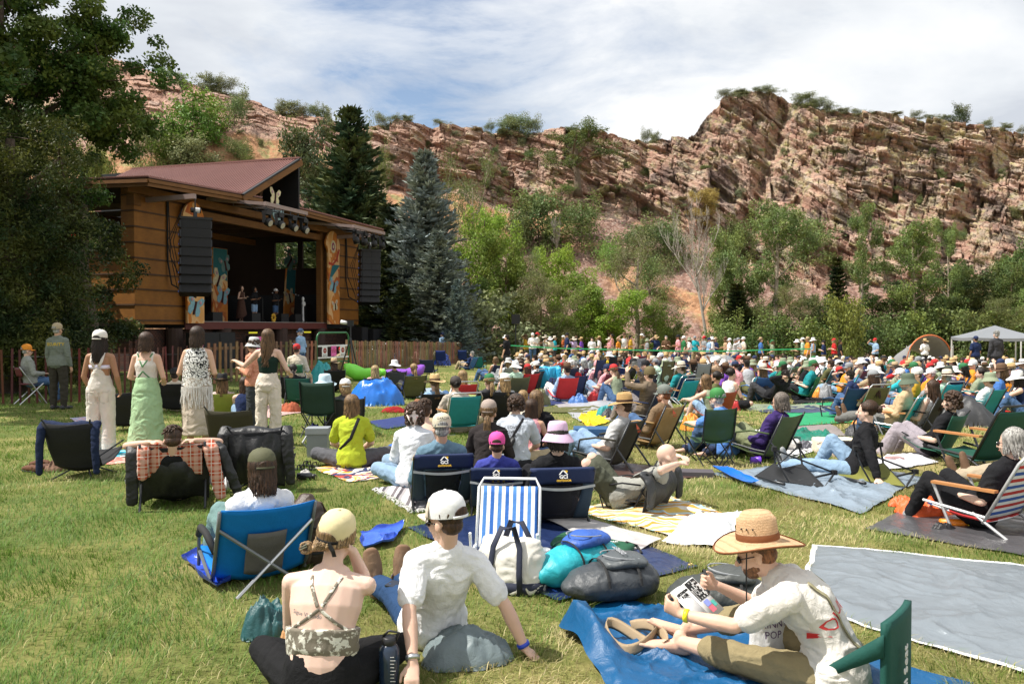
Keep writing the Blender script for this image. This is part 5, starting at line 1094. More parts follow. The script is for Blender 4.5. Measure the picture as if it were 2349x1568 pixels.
def person(pose,female,loc,face,top,topc,leg,legc,hr,hrc,ht=None,htc=None,label='',group=None,scale=1.,sk=None,extra=(),shoes=None,chair_kw=None,far=False,fig=None,hl=None):
    f=fig or proto(pose,female); NP[0]+=1; r=random.Random(NP[0]*13)
    sk=SKIN[r.choice((0,0,1,1,2,3,3,4))] if sk is None else SKIN[sk]
    o=link(f.m['body'],'person',None,sk,loc=loc,rot=(0,0,R(face)),scale=scale); tag(o,label,'person',group)
    if top: link(part(f,top),{'tank':'tank_top','dress':'dress','hoodie':'hoodie'}.get(top.split('_')[0],'shirt'),o,c_(topc))
    if leg: link(part(f,leg),'shorts' if 'shorts' in leg else 'trousers',o,c_(legc))
    if not far: link(part(f,'shoes'),'shoes',o,c_(shoes or r.choice(('black','brown','charcoal','white','grey'))))
    tl,rt,_=f.HM.decompose(); 
    def onhead(me,nm,col,d=(0,0,0),s=(1,1,1)):
        q=link(me,nm,o,col); q.matrix_local=f.HM@Matrix.Translation(d)@Matrix.Diagonal((*s,1)); return q
    if hr and hr!='bald':
        kw={'short':('short',0,.0),'curly':('curly',.10,.01),'long':('long',.24,.005),'wavy':('long',.22,.014),'xlong':('long',.36,.01),'bob':('bob',.10,.004),'pony':('pony',.24,.008),'bun':('bun',0,.0)}[hr]
        onhead(hair(kw[0],kw[1] if hl is None else hl,kw[2]),'hair',HC[hrc] if isinstance(hrc,str) else hrc,s=(.93,.93,.90) if ht and kw[0]=='short' else (1,1,1))
    if ht:
        h=onhead(hat(ht),'hat',c_(htc),s=(1.06,1.06,1.06))
        if ht in('cap','trucker') and not far: link(HOLE,'cap_opening',h,HC.get(hrc,(.05,.03,.02)) if isinstance(hrc,str) else hrc); link(STRAP,'cap_strap',h,[x*.8 for x in c_(htc)])
        if ht in('straw','wide','fedora','cowboy'): link(BAND,'hat_band',h,(.05,.025,.015))
    if 'glasses' in extra: onhead(GLS,'sunglasses',(0,0,0))
    elif not far: 
        for q in (-1,1): onhead(EYE,'eye',(0,0,0),(q*.03,.083,-.002))
    if not far: onhead(MOUTH,'mouth',(0,0,0),(0,.096,-.060))
    if 'beard' in extra: onhead(BEARD,'beard',HC[hrc] if isinstance(hrc,str) else hrc)
    return o
TOPZ={'cap':.155,'backcap':.155,'trucker':.155,'beanie':.16,'straw':.18,'wide':.175,'fedora':.185,'bucket':.16,'sun':.165,'cowboy':.185,None:.13}
def seat_at(pose,female,px,py,face,ht=None,scale=1.,fig=None):
    """ground position of a figure whose head top shows at a pixel"""
    f=fig or proto(pose,female); top=f.HM@V3((0,-.01,TOPZ[ht])); a=R(face); c,s=math.cos(a),math.sin(a)
    g_=GG(px,py,top.z*scale); X_,Y_=g_.x-(c*top.x-s*top.y)*scale,g_.y-(s*top.x+c*top.y)*scale; return V3((X_,Y_,gz(X_,Y_)))
    return V3((g_.x-(c*top.x-s*top.y)*scale,g_.y-(s*top.x+c*top.y)*scale,0))
def stage_face(p): v=V3((-10.5-p.x,37-p.y,0)); return math.degrees(math.atan2(-v.x,v.y))
# ---------------- chairs ----------------
def sling_mesh(w,prof,n=14,sag=.03,th=.006,flare=0):
    prof=[V3((0,a,b)) for a,b in prof]; m=MB(); k=len(prof)-1
    def fn(u,v):
        t=v*k; i=min(int(t),k-1); p=prof[i].lerp(prof[i+1],t-i); x=(u-.5)*2; return (x*w/2*(1+flare*v),p.y+sag*(1-x*x)*(-.6 if v>.5 else 0),p.z-sag*(1-x*x)*(1 if v<.5 else .3))
    m.grid(fn,n,k*4,th); return m
CH={}
def chair_proto(kind):
    if kind in CH: return CH[kind]
    P={}; add=lambda nm,m,mt,sm=False: P.setdefault(nm,[]).append((m.mesh(nm,mt,sm),mt))
    if kind=='low':   # low folding camp chair
        w=.56; add('seat',sling_mesh(w,[(.34,.18),(.1,.12),(-.12,.10)]),fabric,True); add('backrest',sling_mesh(w,[(-.12,.10),(-.2,.27),(-.3,.48),(-.36,.60)],sag=.045),fabric,True)
        for q in (-1,1):
            x=q*w/2; m=MB(); m.tube([(x,-.08,.02),(x,-.14,.12),(x,-.38,.63)],.012); add('frame_tube',m,metal,True)
            m=MB(); m.tube([(x,.36,.22),(x,.3,.01)],.012); add('leg',m,metal); m=MB(); m.tube([(x,-.2,.3),(x,-.42,.01)],.012); add('leg',m,metal)
            m=MB(); m.tube([(x,.36,.22),(x,.0,.16),(x,-.14,.15)],.012); add('side_rail',m,metal)
            m=MB(); m.loft([(x*1.05,.26,.36),(x*1.08,.05,.40),(x*1.05,-.2,.38)],[.022,.026,.02],[.012]*3,n=8); add('armrest',m,fabric,True); m=MB(); m.tube([(x,.27,.35),(x,.3,.2)],.01); add('arm_support',m,metal)
    elif kind=='hel':  # hub chair with four spread legs
        w=.52; add('seat',sling_mesh(w,[(.32,.28),(.12,.16),(-.1,.13)],sag=.05),fabric,True); add('backrest',sling_mesh(w,[(-.1,.13),(-.2,.32),(-.3,.60)],sag=.06,flare=.04),fabric,True)
        for q in (-1,1):
            x=q*w/2; m=MB(); m.tube([(q*.03,-.02,.13),(x,-.32,.64)],.009); add('frame_tube',m,metal); m=MB(); m.tube([(q*.03,.02,.13),(x*.95,.33,.34)],.009); add('frame_tube',m,metal)
            for y in (-.22,.24): m=MB(); m.tube([(q*.03,.0,.13),(q*.22,y,.0)],.009); add('leg',m,metal)
        m=MB(); m.box(-.05,-.05,.09,.05,.05,.16); add('hub',m,metal)
    elif kind=='beach': # low beach chair, pale frame, slatted fabric
        w=.54; add('seat',sling_mesh(w-.04,[(.36,.17),(.1,.12),(-.12,.11)],sag=.02),fabric,True); add('backrest',sling_mesh(w-.04,[(-.12,.13),(-.25,.37),(-.36,.61)],sag=.02),fabric,True)
        m=MB(); m.tube([(-w/2,-.1,.1),(-w/2,-.36,.6),(-w/2+.04,-.40,.67),(w/2-.04,-.40,.67),(w/2,-.36,.6),(w/2,-.1,.1)],.013); add('back_frame',m,steel,True)
        for q in (-1,1):
            x=q*w/2; m=MB(); m.tube([(x,.38,.2),(x,-.12,.15)],.013); add('side_rail',m,steel); m=MB(); m.tube([(x,.3,.36),(x,.14,.0),(x*.6,.14,.0)],.012); add('leg',m,steel); m=MB(); m.tube([(x,-.02,.17),(x,-.3,.0),(x*.6,-.3,.0)],.012); add('leg',m,steel)
            m=MB(); m.box(x-.03,-.2,.355,x+.03,.3,.375); add('armrest',m,mk('armrest_wood',(.45,.2,.07),.5,.1,10))
    elif kind=='quad': # tall camp chair, crossed tube legs, cup-holder arms
        w=.56; add('seat',sling_mesh(w-.04,[(.25,.44),(.0,.36),(-.22,.38)],sag=.05),fabric,True); add('backrest',sling_mesh(w,[(-.22,.42),(-.27,.65),(-.32,.92)],sag=.05),fabric,True)
        for q in (-1,1):
            x=q*w/2
            m=MB(); m.tube([(x,-.33,.93),(x,-.24,.4)],.012); add('back_post',m,metal)
            for y in (.26,-.24): m=MB(); m.tube([(x*.92,y,.42 if y>0 else .42),(x*-.0,y*1.18,.02)],.011); add('leg',m,metal); m=MB(); m.tube([(x*.2,y*1.15,.01),(x,y,.2)],.011); add('leg',m,metal)
            m=MB(); m.tube([(x,.24,.4),(x,-.28,.02)],.011); m.tube([(x,-.24,.4),(x,.28,.02)],.011); add('cross_brace',m,metal)
            m=MB(); m.tube([(x,.26,.02),(x,.26,.62)],.011); add('front_post',m,metal); add('armrest',sling_mesh(.10,[(.28,.63),(.0,.60),(-.28,.64)],n=4,sag=.01),fabric,True); P['armrest'][-1][0].transform(Matrix.Translation((x*1.1,0,0)))
    elif kind=='fold': # metal folding chair
        m=MB(); m.loft([(0,-.2,.45),(0,.2,.46)],[.2,.2],[.018]*2,side=(1,0,0),n=12,dome=False); add('seat',m,plastic,True); m=MB(); m.grid(lambda u,v:((u-.5)*.42,-.24-.05*v-.04*(1-((u-.5)*2)**2),.62+.2*v),8,4,.015); add('backrest',m,plastic,True)
        for q in (-1,1): m=MB(); m.tube([(q*.22,-.3,.84),(q*.22,.24,.0)],.014); add('frame_tube',m,steel); m=MB(); m.tube([(q*.2,.18,.46),(q*.2,-.3,.0)],.014); add('leg',m,steel)
    elif kind=='gci': # padded low chair with a dark mesh back
        w=.54; Zb=lambda v:(-.10-.27*v-.05*math.sin(v*3),.07+.47*v)
        m=MB(); m.grid(lambda u,v:((u-.5)*w*(1-.0*v),Zb(.72+.28*v)[0]-.045*(1-abs(u-.5)*2)**.5*0-.03,Zb(.72+.28*v)[1]+.0),10,5,.035); add('head_band',m,fabric,True)
        for q in (-1,1):
            m=MB(); m.grid(lambda u,v:(q*(w/2-.0-.12*u*(1-.3*v)),Zb(v*.72)[0]-.03+.02*u,Zb(v*.72)[1]),3,12,.012); add('side_panel',m,mk('slate_fabric',(.03,.055,.085),.7,.1,9,.2),True)
            m=MB(); m.tube([(q*w/2,.05,.06),(q*w/2,Zb(0)[0]-.01,.08),(q*w/2,Zb(1)[0]-.02,.53)],.014); add('frame_tube',m,metal); m=MB(); m.tube([(q*w/2,.36,.14),(q*w/2,-.1,.10),(q*w/2,-.34,.0)],.013); add('leg',m,metal); m=MB(); m.tube([(q*w/2,.3,.14),(q*w/2*.9,.2,.0)],.012); add('leg',m,metal)
        m=MB(); m.grid(lambda u,v:((u-.5)*(w-.2)*(1-.15*(1-v)),Zb(v*.70)[0]-.035-.03*math.sin(u*math.pi),Zb(v*.70)[1]),8,12,.004); add('back_mesh',m,mk('black_mesh',(.012,.013,.018),.8,.2,30,alpha=.72),True)
        m=MB(); m.grid(lambda u,v:((u-.5)*(w+.02),Zb(.66)[0]-.075+.02*math.cos(u*6.28),Zb(.66)[1]-.02*math.sin(u*3.14)+.022*v),10,1,.004); add('webbing_strap',m,mk('pale_webbing',(.42,.43,.42),.7))
        add('seat',sling_mesh(w-.02,[(.36,.15),(.1,.11),(-.1,.09)],sag=.02),fabric,True)
    elif kind=='blue': # wide low camp chair with a crossed rear brace
        w=.60; bk=[(-.13,.08),(-.2,.22),(-.30,.42),(-.38,.56)]
        add('seat',sling_mesh(w,[(.34,.17),(.1,.11),(-.13,.08)]),fabric,True); add('backrest',sling_mesh(w,bk,sag=.06),fabric,True)
        s2=sling_mesh(w*.42,[(a-.006,b) for a,b in [(-.15,.09),(-.2,.22),(-.28,.38)]],sag=.02); s2.transform if 0 else None; s2.v=[(x,y-.052,z) for x,y,z in s2.v]; add('back_insert',s2,mk('grey_insert',(.12,.115,.11),.8,.1,20,.2),True)
        for q in (-1,1):
            x=q*w/2; m=MB(); m.tube([(x,-.06,.03),(x*1.02,-.16,.12),(x*1.02,-.30,.4),(x*1.02,-.37,.55)],.013); add('frame_tube',m,mk('grey_tube',(.17,.18,.18),.4,metal=.5),True)
            m=MB(); m.tube([(x*1.0,-.31,.42),(-x*.75,-.46,.015)],.012); add('brace',m,mk('grey_tube') if q<0 else steel)
            m=MB(); m.tube([(x*1.02,-.22,.26),(x*1.12,-.08,.36),(x*1.12,.1,.36),(x*1.08,.24,.28)],.024,8); add('armrest',m,rubber,True); m=MB(); m.tube([(x*1.08,.24,.28),(x*1.05,.3,.05)],.012); m.tube([(x*1.05,.30,.17),(x*1.05,-.1,.05)],.012); add('leg',m,mk('grey_tube')); m=MB(); m.tube([(x*.8,.1,.1),(x*.75,.12,.0)],.012); add('leg',m,mk('grey_tube'))
    CH[kind]=P; return P
NC=[0]
def chair(kind,loc,face,col,label,group='camp chairs on the lawn',scale=1.,col2=None,mat=None,skip=(),legs=None):
    P=chair_proto(kind); NC[0]+=1
    if kind!='fold': loc=V3(loc)+Matrix.Rotation(R(face),3,'Z')@V3((0,-.075*scale,0))
    o=empty('folding_chair' if kind=='fold' else 'beach_chair' if kind=='beach' else 'camp_chair',loc,R(face),label,'chair',group,scale)
    for nm,L in P.items():
        if nm in skip: continue
        for me,mt in L:
            if mat and mt is fabric: me=me.copy(); me.materials.clear(); me.materials.append(mat)
            if legs and mt in(metal,steel): me=me.copy(); me.materials.clear(); me.materials.append(legs)
            link(me,nm,o,c_(col2) if (col2 and nm=='backrest') else c_(col))
    return o
TEST=0
P_=[]
def mid(px,py,pose,fem,top,topc,leg,legc,hr,hrc,ht,htc,label,face=None,ch=None,chc='black',chl=None,extra=(),sc=1.,sk=None,shoes=None,hl=None,fig=None,dface=0):
    fc=face-math.degrees(math.atan((px-CX)/F)) if face is not None else None
    f0=fc if fc is not None else 20; loc=seat_at(pose,fem,px,py,f0,ht,sc,fig)
    if fc is None: fc=stage_face(loc)+dface; loc=seat_at(pose,fem,px,py,fc,ht,sc,fig)
    o=person(pose,fem,loc,fc,top,topc,leg,legc,hr,hrc,ht,htc,label,None,sc,sk,extra,shoes,fig=fig,hl=hl); P_.append(loc)
    if ch: chair(ch,loc,fc,chc,chl or f'{chc if isinstance(chc,str) else "dark"} camp chair of the {label}',scale=sc)
    return o
T=True; Fm=False
S,L_,H,TK='shirt_short','shirt_long','hoodie_','tank_'
lg,sh_,tg='legs_long','legs_shorts','legs_tights'
# px, head-top py, pose, female, top,colour, legs,colour, hair,colour, hat,colour, label, keywords
MID=[
(135,740,'stand',Fm,L_,(.17,.19,.16),lg,(.045,.04,.03),'short','grey','cap','khaki','security guard standing at the wire fence with a radio strap across his back',dict(face=-6,sk=0)),
(62,789,'tall',Fm,L_,(.30,.31,.28),lg,'denim','short','grey','cap','orange','seated guard in an orange cap leaning back by the wire fence',dict(face=-75,ch='fold',chc='maroon',chl='maroon metal folding chair at the wire fence',extra=('glasses',),scz=.73)),
(583,773,'standbent',T,L_,(.62,.28,.18),lg,(.05,.055,.06),'curly','brown','bucket','ltgrey','person in a salmon shirt and grey bucket hat standing beside the long-haired woman',dict(face=75,d=12.6,hl=.03)),
(401,843,'chair',Fm,L_,'beige',lg,'khaki','short','dark','cap','black','man in beige and a black cap seated between the green dress and crochet top',dict(ch='low',chc='black',chl='black low chair seen between the green dress and the crochet top')),
(562,864,'hug',T,TK,'navy',sh_,'paledenim','long','brown',None,None,'woman in a dark tank top and denim seated left of the woman in cream trousers',dict()),
(510,855,'chair',T,S,(.6,.45,.42),lg,'grey','wavy','light','cowboy','black','woman in a lacy pink top and black hat seated right of the crochet top',dict(ch='hel',chc=(.24,.28,.05),chl='grey and yellow-green chair right of the crochet top')),
(690,753,'standbent',Fm,L_,'ltblue',lg,'denim','short','white','cap',(.06,.1,.18),'white-bearded man in a light blue shirt walking in front of the stage',dict(face=70,d=27,extra=('beard',))),
(681,788,'tall',Fm,L_,'beige',sh_,'khaki','short','brown','cap','red','man in a red cap and beige shirt seated beside the green gate',dict(ch='fold',chc='green',chl='green folding chair beside the gate',face=-20)),
(672,835,'chair',T,S,'black',lg,'black','pony','dark',None,None,'dark-haired person in black with a braid seated right of the cream trousers',dict(ch='low',chc='black',chl='black chair beside the draped blue and green chairs')),
(766,820,'chair',T,L_,'black',lg,'black','wavy','brown','fedora','tan','curly-haired person in a tan brimmed hat seated by the teal puffy blanket',dict(ch='low',chc='black',chl='black chair by the teal puffy blanket')),
(792,868,'chair',T,H,(.13,.13,.14),lg,'denim','bob','blond','cap','white','blond person in a white cap and grey hoodie left of the blue tarp heap',dict(ch='low',chc='charcoal',chl='dark chair left of the blue tarp heap')),
(860,838,'chair',T,S,(.55,.35,.32),lg,'denim','wavy',(.5,.36,.17),None,None,'woman with curly pale blond hair before the lime air lounger',dict(ch='low',chc='navy',chl='navy chair before the lime air lounger')),
(905,825,'chair',T,L_,'charcoal',lg,'grey','short','brown','sun','white','person in a floppy white hat and charcoal jacket before the purple air lounger',dict(ch='low',chc='charcoal',chl='charcoal chair before the purple air lounger')),
(949,834,'chair',T,L_,(.02,.04,.14),lg,'charcoal','pony','blond',None,None,'blond ponytailed woman in a dark blue flannel right of the purple air lounger',dict(ch='low',chc='olive',chl='olive chair under the flannel shirt')),
(997,856,'chair',T,L_,'ltblue','flare',(.28,.13,.07),'pony','light','straw','straw','woman with a braid and straw hat in a brown flowered skirt',dict(ch='low',chc='black',chl='black chair with blue poles under the straw-hatted woman')),
(1045,862,'cross',Fm,S,(.42,.37,.31),lg,'khaki','bun','dark','cap',(.06,.05,.045),'man with a small bun and dark cap in a taupe T-shirt',dict(ch='beach',chc='teal',chl='blue-grey low chair with a pink sweater over it')),
(1061,849,'chair',T,S,'white',lg,'denim','long','blond',None,None,'long-haired blond woman behind the man in the taupe T-shirt',dict(ch='beach',chc='red',chl='red chair with a white tube frame')),
(1083,806,'chair',Fm,S,'navy',lg,'khaki','short','grey',None,None,'balding man in a navy T-shirt and khaki trousers before the picket fence',dict(face=60,ch='low',chc='blue',chl='blue armchair of the man in khaki trousers')),
(1096,786,'phone',Fm,L_,'grey',lg,'khaki','short','grey',None,None,'grey-haired man in a grey shirt holding up a phone at the picket fence',dict(ch='low',chc='ltblue',chl='striped chair at the picket fence')),
(1122,856,'chair',T,S,'charcoal',lg,'khaki','pony','blond','cap','green','woman in a green cap with a blond ponytail',dict(ch='hel',chc='black',chl='black hub chair with bright blue trim, left of a pair')),
(1158,856,'chair',T,S,'ltgrey',lg,'denim','long','blond','cap','white','woman in a white cap with long blond hair, right of the green cap',dict(ch='hel',chc='black',chl='black hub chair with bright blue trim, right of a pair')),
(1136,818,'chair',T,TK,'white',lg,'denim','bob','light',None,None,'woman with a short sandy bob in a white tank',dict(ch='low',chc='navy',chl='navy chair under the sandy-haired woman',face=50)),
(1166,820,'chair',T,L_,'ltgrey',lg,'grey','long','blond','sun','ltgrey','woman in a pale grey sun hat left of the bald man',dict(ch='low',chc='grey',chl='grey chair under the pale sun hat')),
(1207,808,'chair',Fm,S,'grey',lg,'grey','bald','grey',None,None,'bald man in a grey T-shirt in a tall dark chair',dict(face=62,ch='low',chc='charcoal',chl='high-backed charcoal chair of the bald man')),
(1306,820,'chair',Fm,L_,'mint',lg,'black','bun','white',None,None,'white-bearded man with white hair in a mint long-sleeved shirt',dict(face=68,extra=('beard','glasses'),ch='low',chc='navy',chl='navy chair behind the white-haired man')),
(1339,821,'chair',T,S,'ltgrey',lg,'grey','wavy','grey','cap','ltgrey','person with long grey curls and a grey cap',dict(face=60,ch='low',chc='maroon',chl='maroon chair left of the pink hoodie')),
(1370,825,'chair',T,H,'pink',lg,'khaki',None,'brown','beanie','pink','person hooded in a pink sweatshirt with a white visor',dict(face=62,ch='quad',chc='navy',chl='navy high chair under the pink hoodie')),
(1388,808,'chair',T,H,(.08,.25,.5),lg,'denim',None,'brown','beanie',(.08,.25,.5),'person hooded in a bright blue jacket',dict(face=60,ch='beach',chc='blue',chl='blue chair with a white frame under the blue hood')),
(1452,821,'chairlegs',T,L_,'black',lg,'sage','bob','grey','cap','black','woman in a black cap and black top reclining with sage trousers',dict(face=70,ch='low',chc='lime',chl='lime green chair of the reclining woman')),
(1480,825,'chairlegs',Fm,S,'charcoal',lg,'black','short','dark','cap','black','man in a black cap right behind the lime green chair',dict(face=65,ch='low',chc='black',chl='black chair behind the lime green one')),
(1490,839,'phone',Fm,L_,(.17,.13,.09),lg,(.2,.18,.18),'short','dark','beanie',(.14,.11,.05),'man in a brown jacket and knit beanie looking through a camera',dict(face=60,ch='low',chc='navy',chl='low navy chair under the man with the camera')),
(1435,804,'chair',T,L_,'black',lg,'black','xlong','light',None,None,'woman in black with very long light brown hair',dict(ch='low',chc='green',chl='green chair right of the woman with very long hair')),
(1545,811,'hug',Fm,S,'black',lg,'charcoal','short','dark','cap','navy','man in a black T-shirt and navy cap beside the yellow bag',dict(face=60,ch='low',chc='red',chl='chair draped with a red cloth beside the yellow bag')),
(1626,808,'chairlegs',Fm,L_,'navy',lg,'brown','short','dark','cap','black','man in a navy sweater and black cap reclining before the clear plastic shelter',dict(face=72,ch='low',chc='grey',chl='grey chair before the clear plastic shelter')),
(1645,816,'phone',Fm,S,(.38,.27,.18),lg,'denim','short','grey','trucker','white','man in a plaid shirt and white trucker cap',dict(face=65,ch='low',chc='tan',chl='low tan chair of the plaid-shirted man')),
(1677,844,'cross',T,TK,'white',sh_,'black','bun','dark',None,None,'woman in a white tank with a low dark bun leaning forward',dict(face=-40)),
(1714,826,'cross',Fm,TK,(.42,.43,.46),lg,'black','short','dark',None,None,'man in a grey sleeveless top right of the white tank',dict(face=20)),
(1618,859,'hug',T,TK,'sage',sh_,'ltblue','long','light',None,None,'woman with a half-up bun and sage tank seated in the orange chair',dict(face=58,ch='hel',chc=(.30,.06,.02),chl='burnt-orange hub chair with bright orange poles',sk=3,sc=.98)),
(1643,851,'kneeup',Fm,S,'olive',sh_,'grey','bun','dark',None,None,'man with a dark bun, beard and sunglasses in an olive shirt',dict(face=72,extra=('beard','glasses'),sk=2)),
(1645,889,'hug',Fm,S,(.10,.24,.60),lg,(.06,.11,.22),'short','grey','cap',(.05,.22,.06),'grey-bearded man in a bright blue T-shirt and green mesh cap',dict(face=58,extra=('beard',),sk=3)),
(1431,899,'chair',T,S,'ltgrey',lg,(.26,.38,.55),'short','brown','straw',(.52,.34,.15),'person in a large tan hat slouched in the dark brown chair',dict(face=68,ch='low',chc=(.05,.045,.03),chl='dark brown and tan quilted chair with an orange emblem',sc=1.0)),
(1523,881,'chair',Fm,L_,(.20,.135,.08),lg,'denim','short','light','cap',(.17,.19,.17),'bearded man in a brown corduroy shirt and grey-green cap',dict(face=60,extra=('beard',),ch='low',chc=(.42,.27,.12),chl='mustard quilted chair with a blue strap',hrc='red')),
(1789,900,'chair',T,H,(.045,.025,.12),lg,(.22,.24,.13),'bob',(.22,.18,.15),None,None,'woman in a plum fleece and sunglasses eating in a green chair',dict(face=62,extra=('glasses',),ch='low',chc=(.07,.10,.04),chl='olive-green armchair of the woman in plum fleece',hl=.12)),
(1750,833,'chair',T,L_,(.03,.13,.17),lg,'olive','long','light','wide','cream','woman in a teal shirt and wide cream hat',dict(face=35,ch='low',chc='blue',chl='blue chair under the wide cream hat')),
(1799,849,'behindhead',Fm,L_,'black',lg,'charcoal','short','dark',None,None,'man in a black top with his hands clasped behind his head',dict(face=60,ch='hel',chc='black',chl='black hub chair with light blue edge under the man with clasped hands')),
(1937,815,'chair',Fm,S,'white',lg,(.06,.05,.14),'short','brown','cap','khaki','man in a white T-shirt and khaki cap with dark purple trousers',dict(face=70,ch='quad',chc='teal',chl='teal high chair behind the man in the white T-shirt')),
(2082,856,'chairlegs',Fm,L_,'tan',lg,(.15,.15,.14),'short','grey','bucket',(.1,.13,.09),'man in a grey-green bucket hat and tan shirt holding a drink',dict(face=74,extra=('beard',),ch='beach',chc='turq',chl='turquoise beach chair with wooden arms and a brown jacket on it')),
(2175,838,'chair',T,S,'white',lg,'black','short','dark','bucket',(.06,.07,.05),'woman in a white T-shirt and dark floppy hat',dict(face=40,ch='low',chc='navy',chl='navy chair of the woman in the dark floppy hat')),
(2208,822,'cross',Fm,L_,'maroon',sh_,'grey','short','brown',None,None,'man in a maroon sweater and sunglasses leaning forward',dict(face=160,extra=('glasses',))),
(2249,822,'hug',Fm,H,(.10,.105,.11),lg,'black','short','dark','cowboy','charcoal','man in a charcoal cowboy hat and grey hoodie',dict(face=55)),
(2310,830,'legsout',T,TK,(.03,.03,.035),lg,'black','curly','dark',None,None,'woman in a black patterned top and sunglasses with dark curls',dict(face=68,extra=('glasses',))),
(2345,822,'chairlegs',Fm,S,'grey',lg,'grey','short','grey','wide','white','man in a white wide hat cut by the right edge',dict(face=70,ch='low',chc='charcoal',chl='dark chair at the right edge under the white hat')),
(2137,871,'chair',T,TK,'white',sh_,'khaki','xlong','brown',None,None,'smiling woman with long straight brown hair in a white tank',dict(face=72,sk=3,ch='low',chc='black',chl='black chair edge beside the smiling woman')),
(2183,899,'chair',T,S,'black','flare',(.34,.30,.33),'curly','brown',None,None,'woman with brown curls holding a plastic cup of beer',dict(face=70,sk=3,ch='hel',chc=(.02,.10,.06),chl='dark green hub chair of the curly-haired woman',extra=())),
(1991,918,'kneeup',T,L_,'black',lg,'paledenim','bun','brown',None,None,'woman in a black polka-dot top propped on her arm with pale jeans',dict(face=80,sk=3)),
(974,915,'cross',Fm,None,None,lg,'paledenim','short','brown',None,None,'bare-backed person with cropped brown hair behind the red bandana',dict(face=-10,sk=3)),
(951,926,'cross',T,'shirt_elbow',(.68,.70,.74),lg,'paledenim','curly','brown',None,None,'woman in a red bandana and striped white blouse',dict(face=-12,sk=3)),
(807,905,'cross',T,S,(.42,.50,.035),lg,(.10,.10,.11),'wavy','light',None,None,'woman in a lime green shirt with a black strap across her back',dict(face=-4,sk=3,sc=1.0)),
(1121,916,'cross',T,L_,(.03,.025,.025),lg,'black','pony','light','cap',(.35,.28,.24),'woman in a black top with rust sleeves and a flowered cap',dict(face=-8)),
(1184,902,'cross',Fm,S,(.50,.54,.60),lg,'khaki','curly','brown','cap',(.035,.03,.028),'man in a pale blue-grey T-shirt with a black sling bag',dict(face=-8,sk=3,hl=.05)),
(1219,915,'cross',T,TK,'pink',lg,'denim','long','brown',None,None,'girl with straight brown hair beside the man with the sling bag',dict(face=-15,sc=.9)),
(1231,895,'kneeup',T,S,'black',lg,'black','long','light',None,None,'woman in a black T-shirt with blond-tipped hair',dict(face=-20)),
(1200,895,'cross',T,S,'cream',lg,'denim','bob','blond',None,None,'fair-haired child behind the man with the sling bag',dict(face=5,sc=.85)),
(1279,966,'chair',T,L_,'black',lg,'black','bob','dark','bucket',(.66,.45,.62),'woman in a pink patterned bucket hat and black sweater',dict(face=12,ch='gci',chc='navy',chl='rightmost navy padded chair of three with a mountain logo')),
(1013,947,'chair',Fm,L_,(.13,.22,.29),lg,'khaki','short','grey','cap',(.58,.52,.40),'man in a denim-blue shirt and cream cap in the leftmost navy chair',dict(face=6,ch='gci',chc='navy',chl='leftmost navy padded chair of three with a mountain logo')),
(1140,990,'chair',Fm,S,(.05,.06,.3),sh_,'navy','short','brown','cap','hotpink','child in a hot pink cap and football jersey in the middle navy chair',dict(face=-2,sc=.84,ch='gci',chc='navy',chl='middle navy padded chair of three, a football jersey showing through its mesh')),
(1512,1022,'lieback',Fm,S,(.30,.30,.27),sh_,(.08,.085,.06),'bald','grey',None,None,'man reclining in shorts with his hands clasped behind his bald head',dict(face=86,sk=3)),
(397,977,'behindhead',Fm,S,'black',lg,(.36,.27,.17),'short','brown',None,None,'man with tousled brown hair reclining before the plaid-draped chair back',dict(face=-4,sk=1,ch='low',chc='black',chl='black low chair under the red plaid shirt')),
(600,1028,'chair',T,H,(.74,.74,.75),'flare',(.16,.26,.25),'bob','brown','cap',(.10,.10,.055),'person in a white hoodie and olive cap in the blue folding chair',dict(face=14,ch='blue',chc=(.0,.16,.50),chl='bright blue and grey low chair with a crossed rear brace',sk=1,hl=.16)),
(2321,981,'chair',T,S,'black',tg,'black','bob',(.45,.43,.40),None,None,'woman with a silver bob and sunglasses in black at the right edge',dict(face=64,extra=('glasses',),sk=3,hl=.13)),
(2520,952,'chairlegs',T,S,'grey',lg,(.38,.31,.22),'bob','brown',None,None,'person in tan trousers and brown sneakers behind the silver-haired woman',dict(face=66,shoes='brown',dy=.35)),
(1615,806,'chair',T,S,'white',lg,'denim','long','dark','straw','straw','woman in a white shirt and small straw hat behind the plaid-shirted man',dict(face=60)),
]
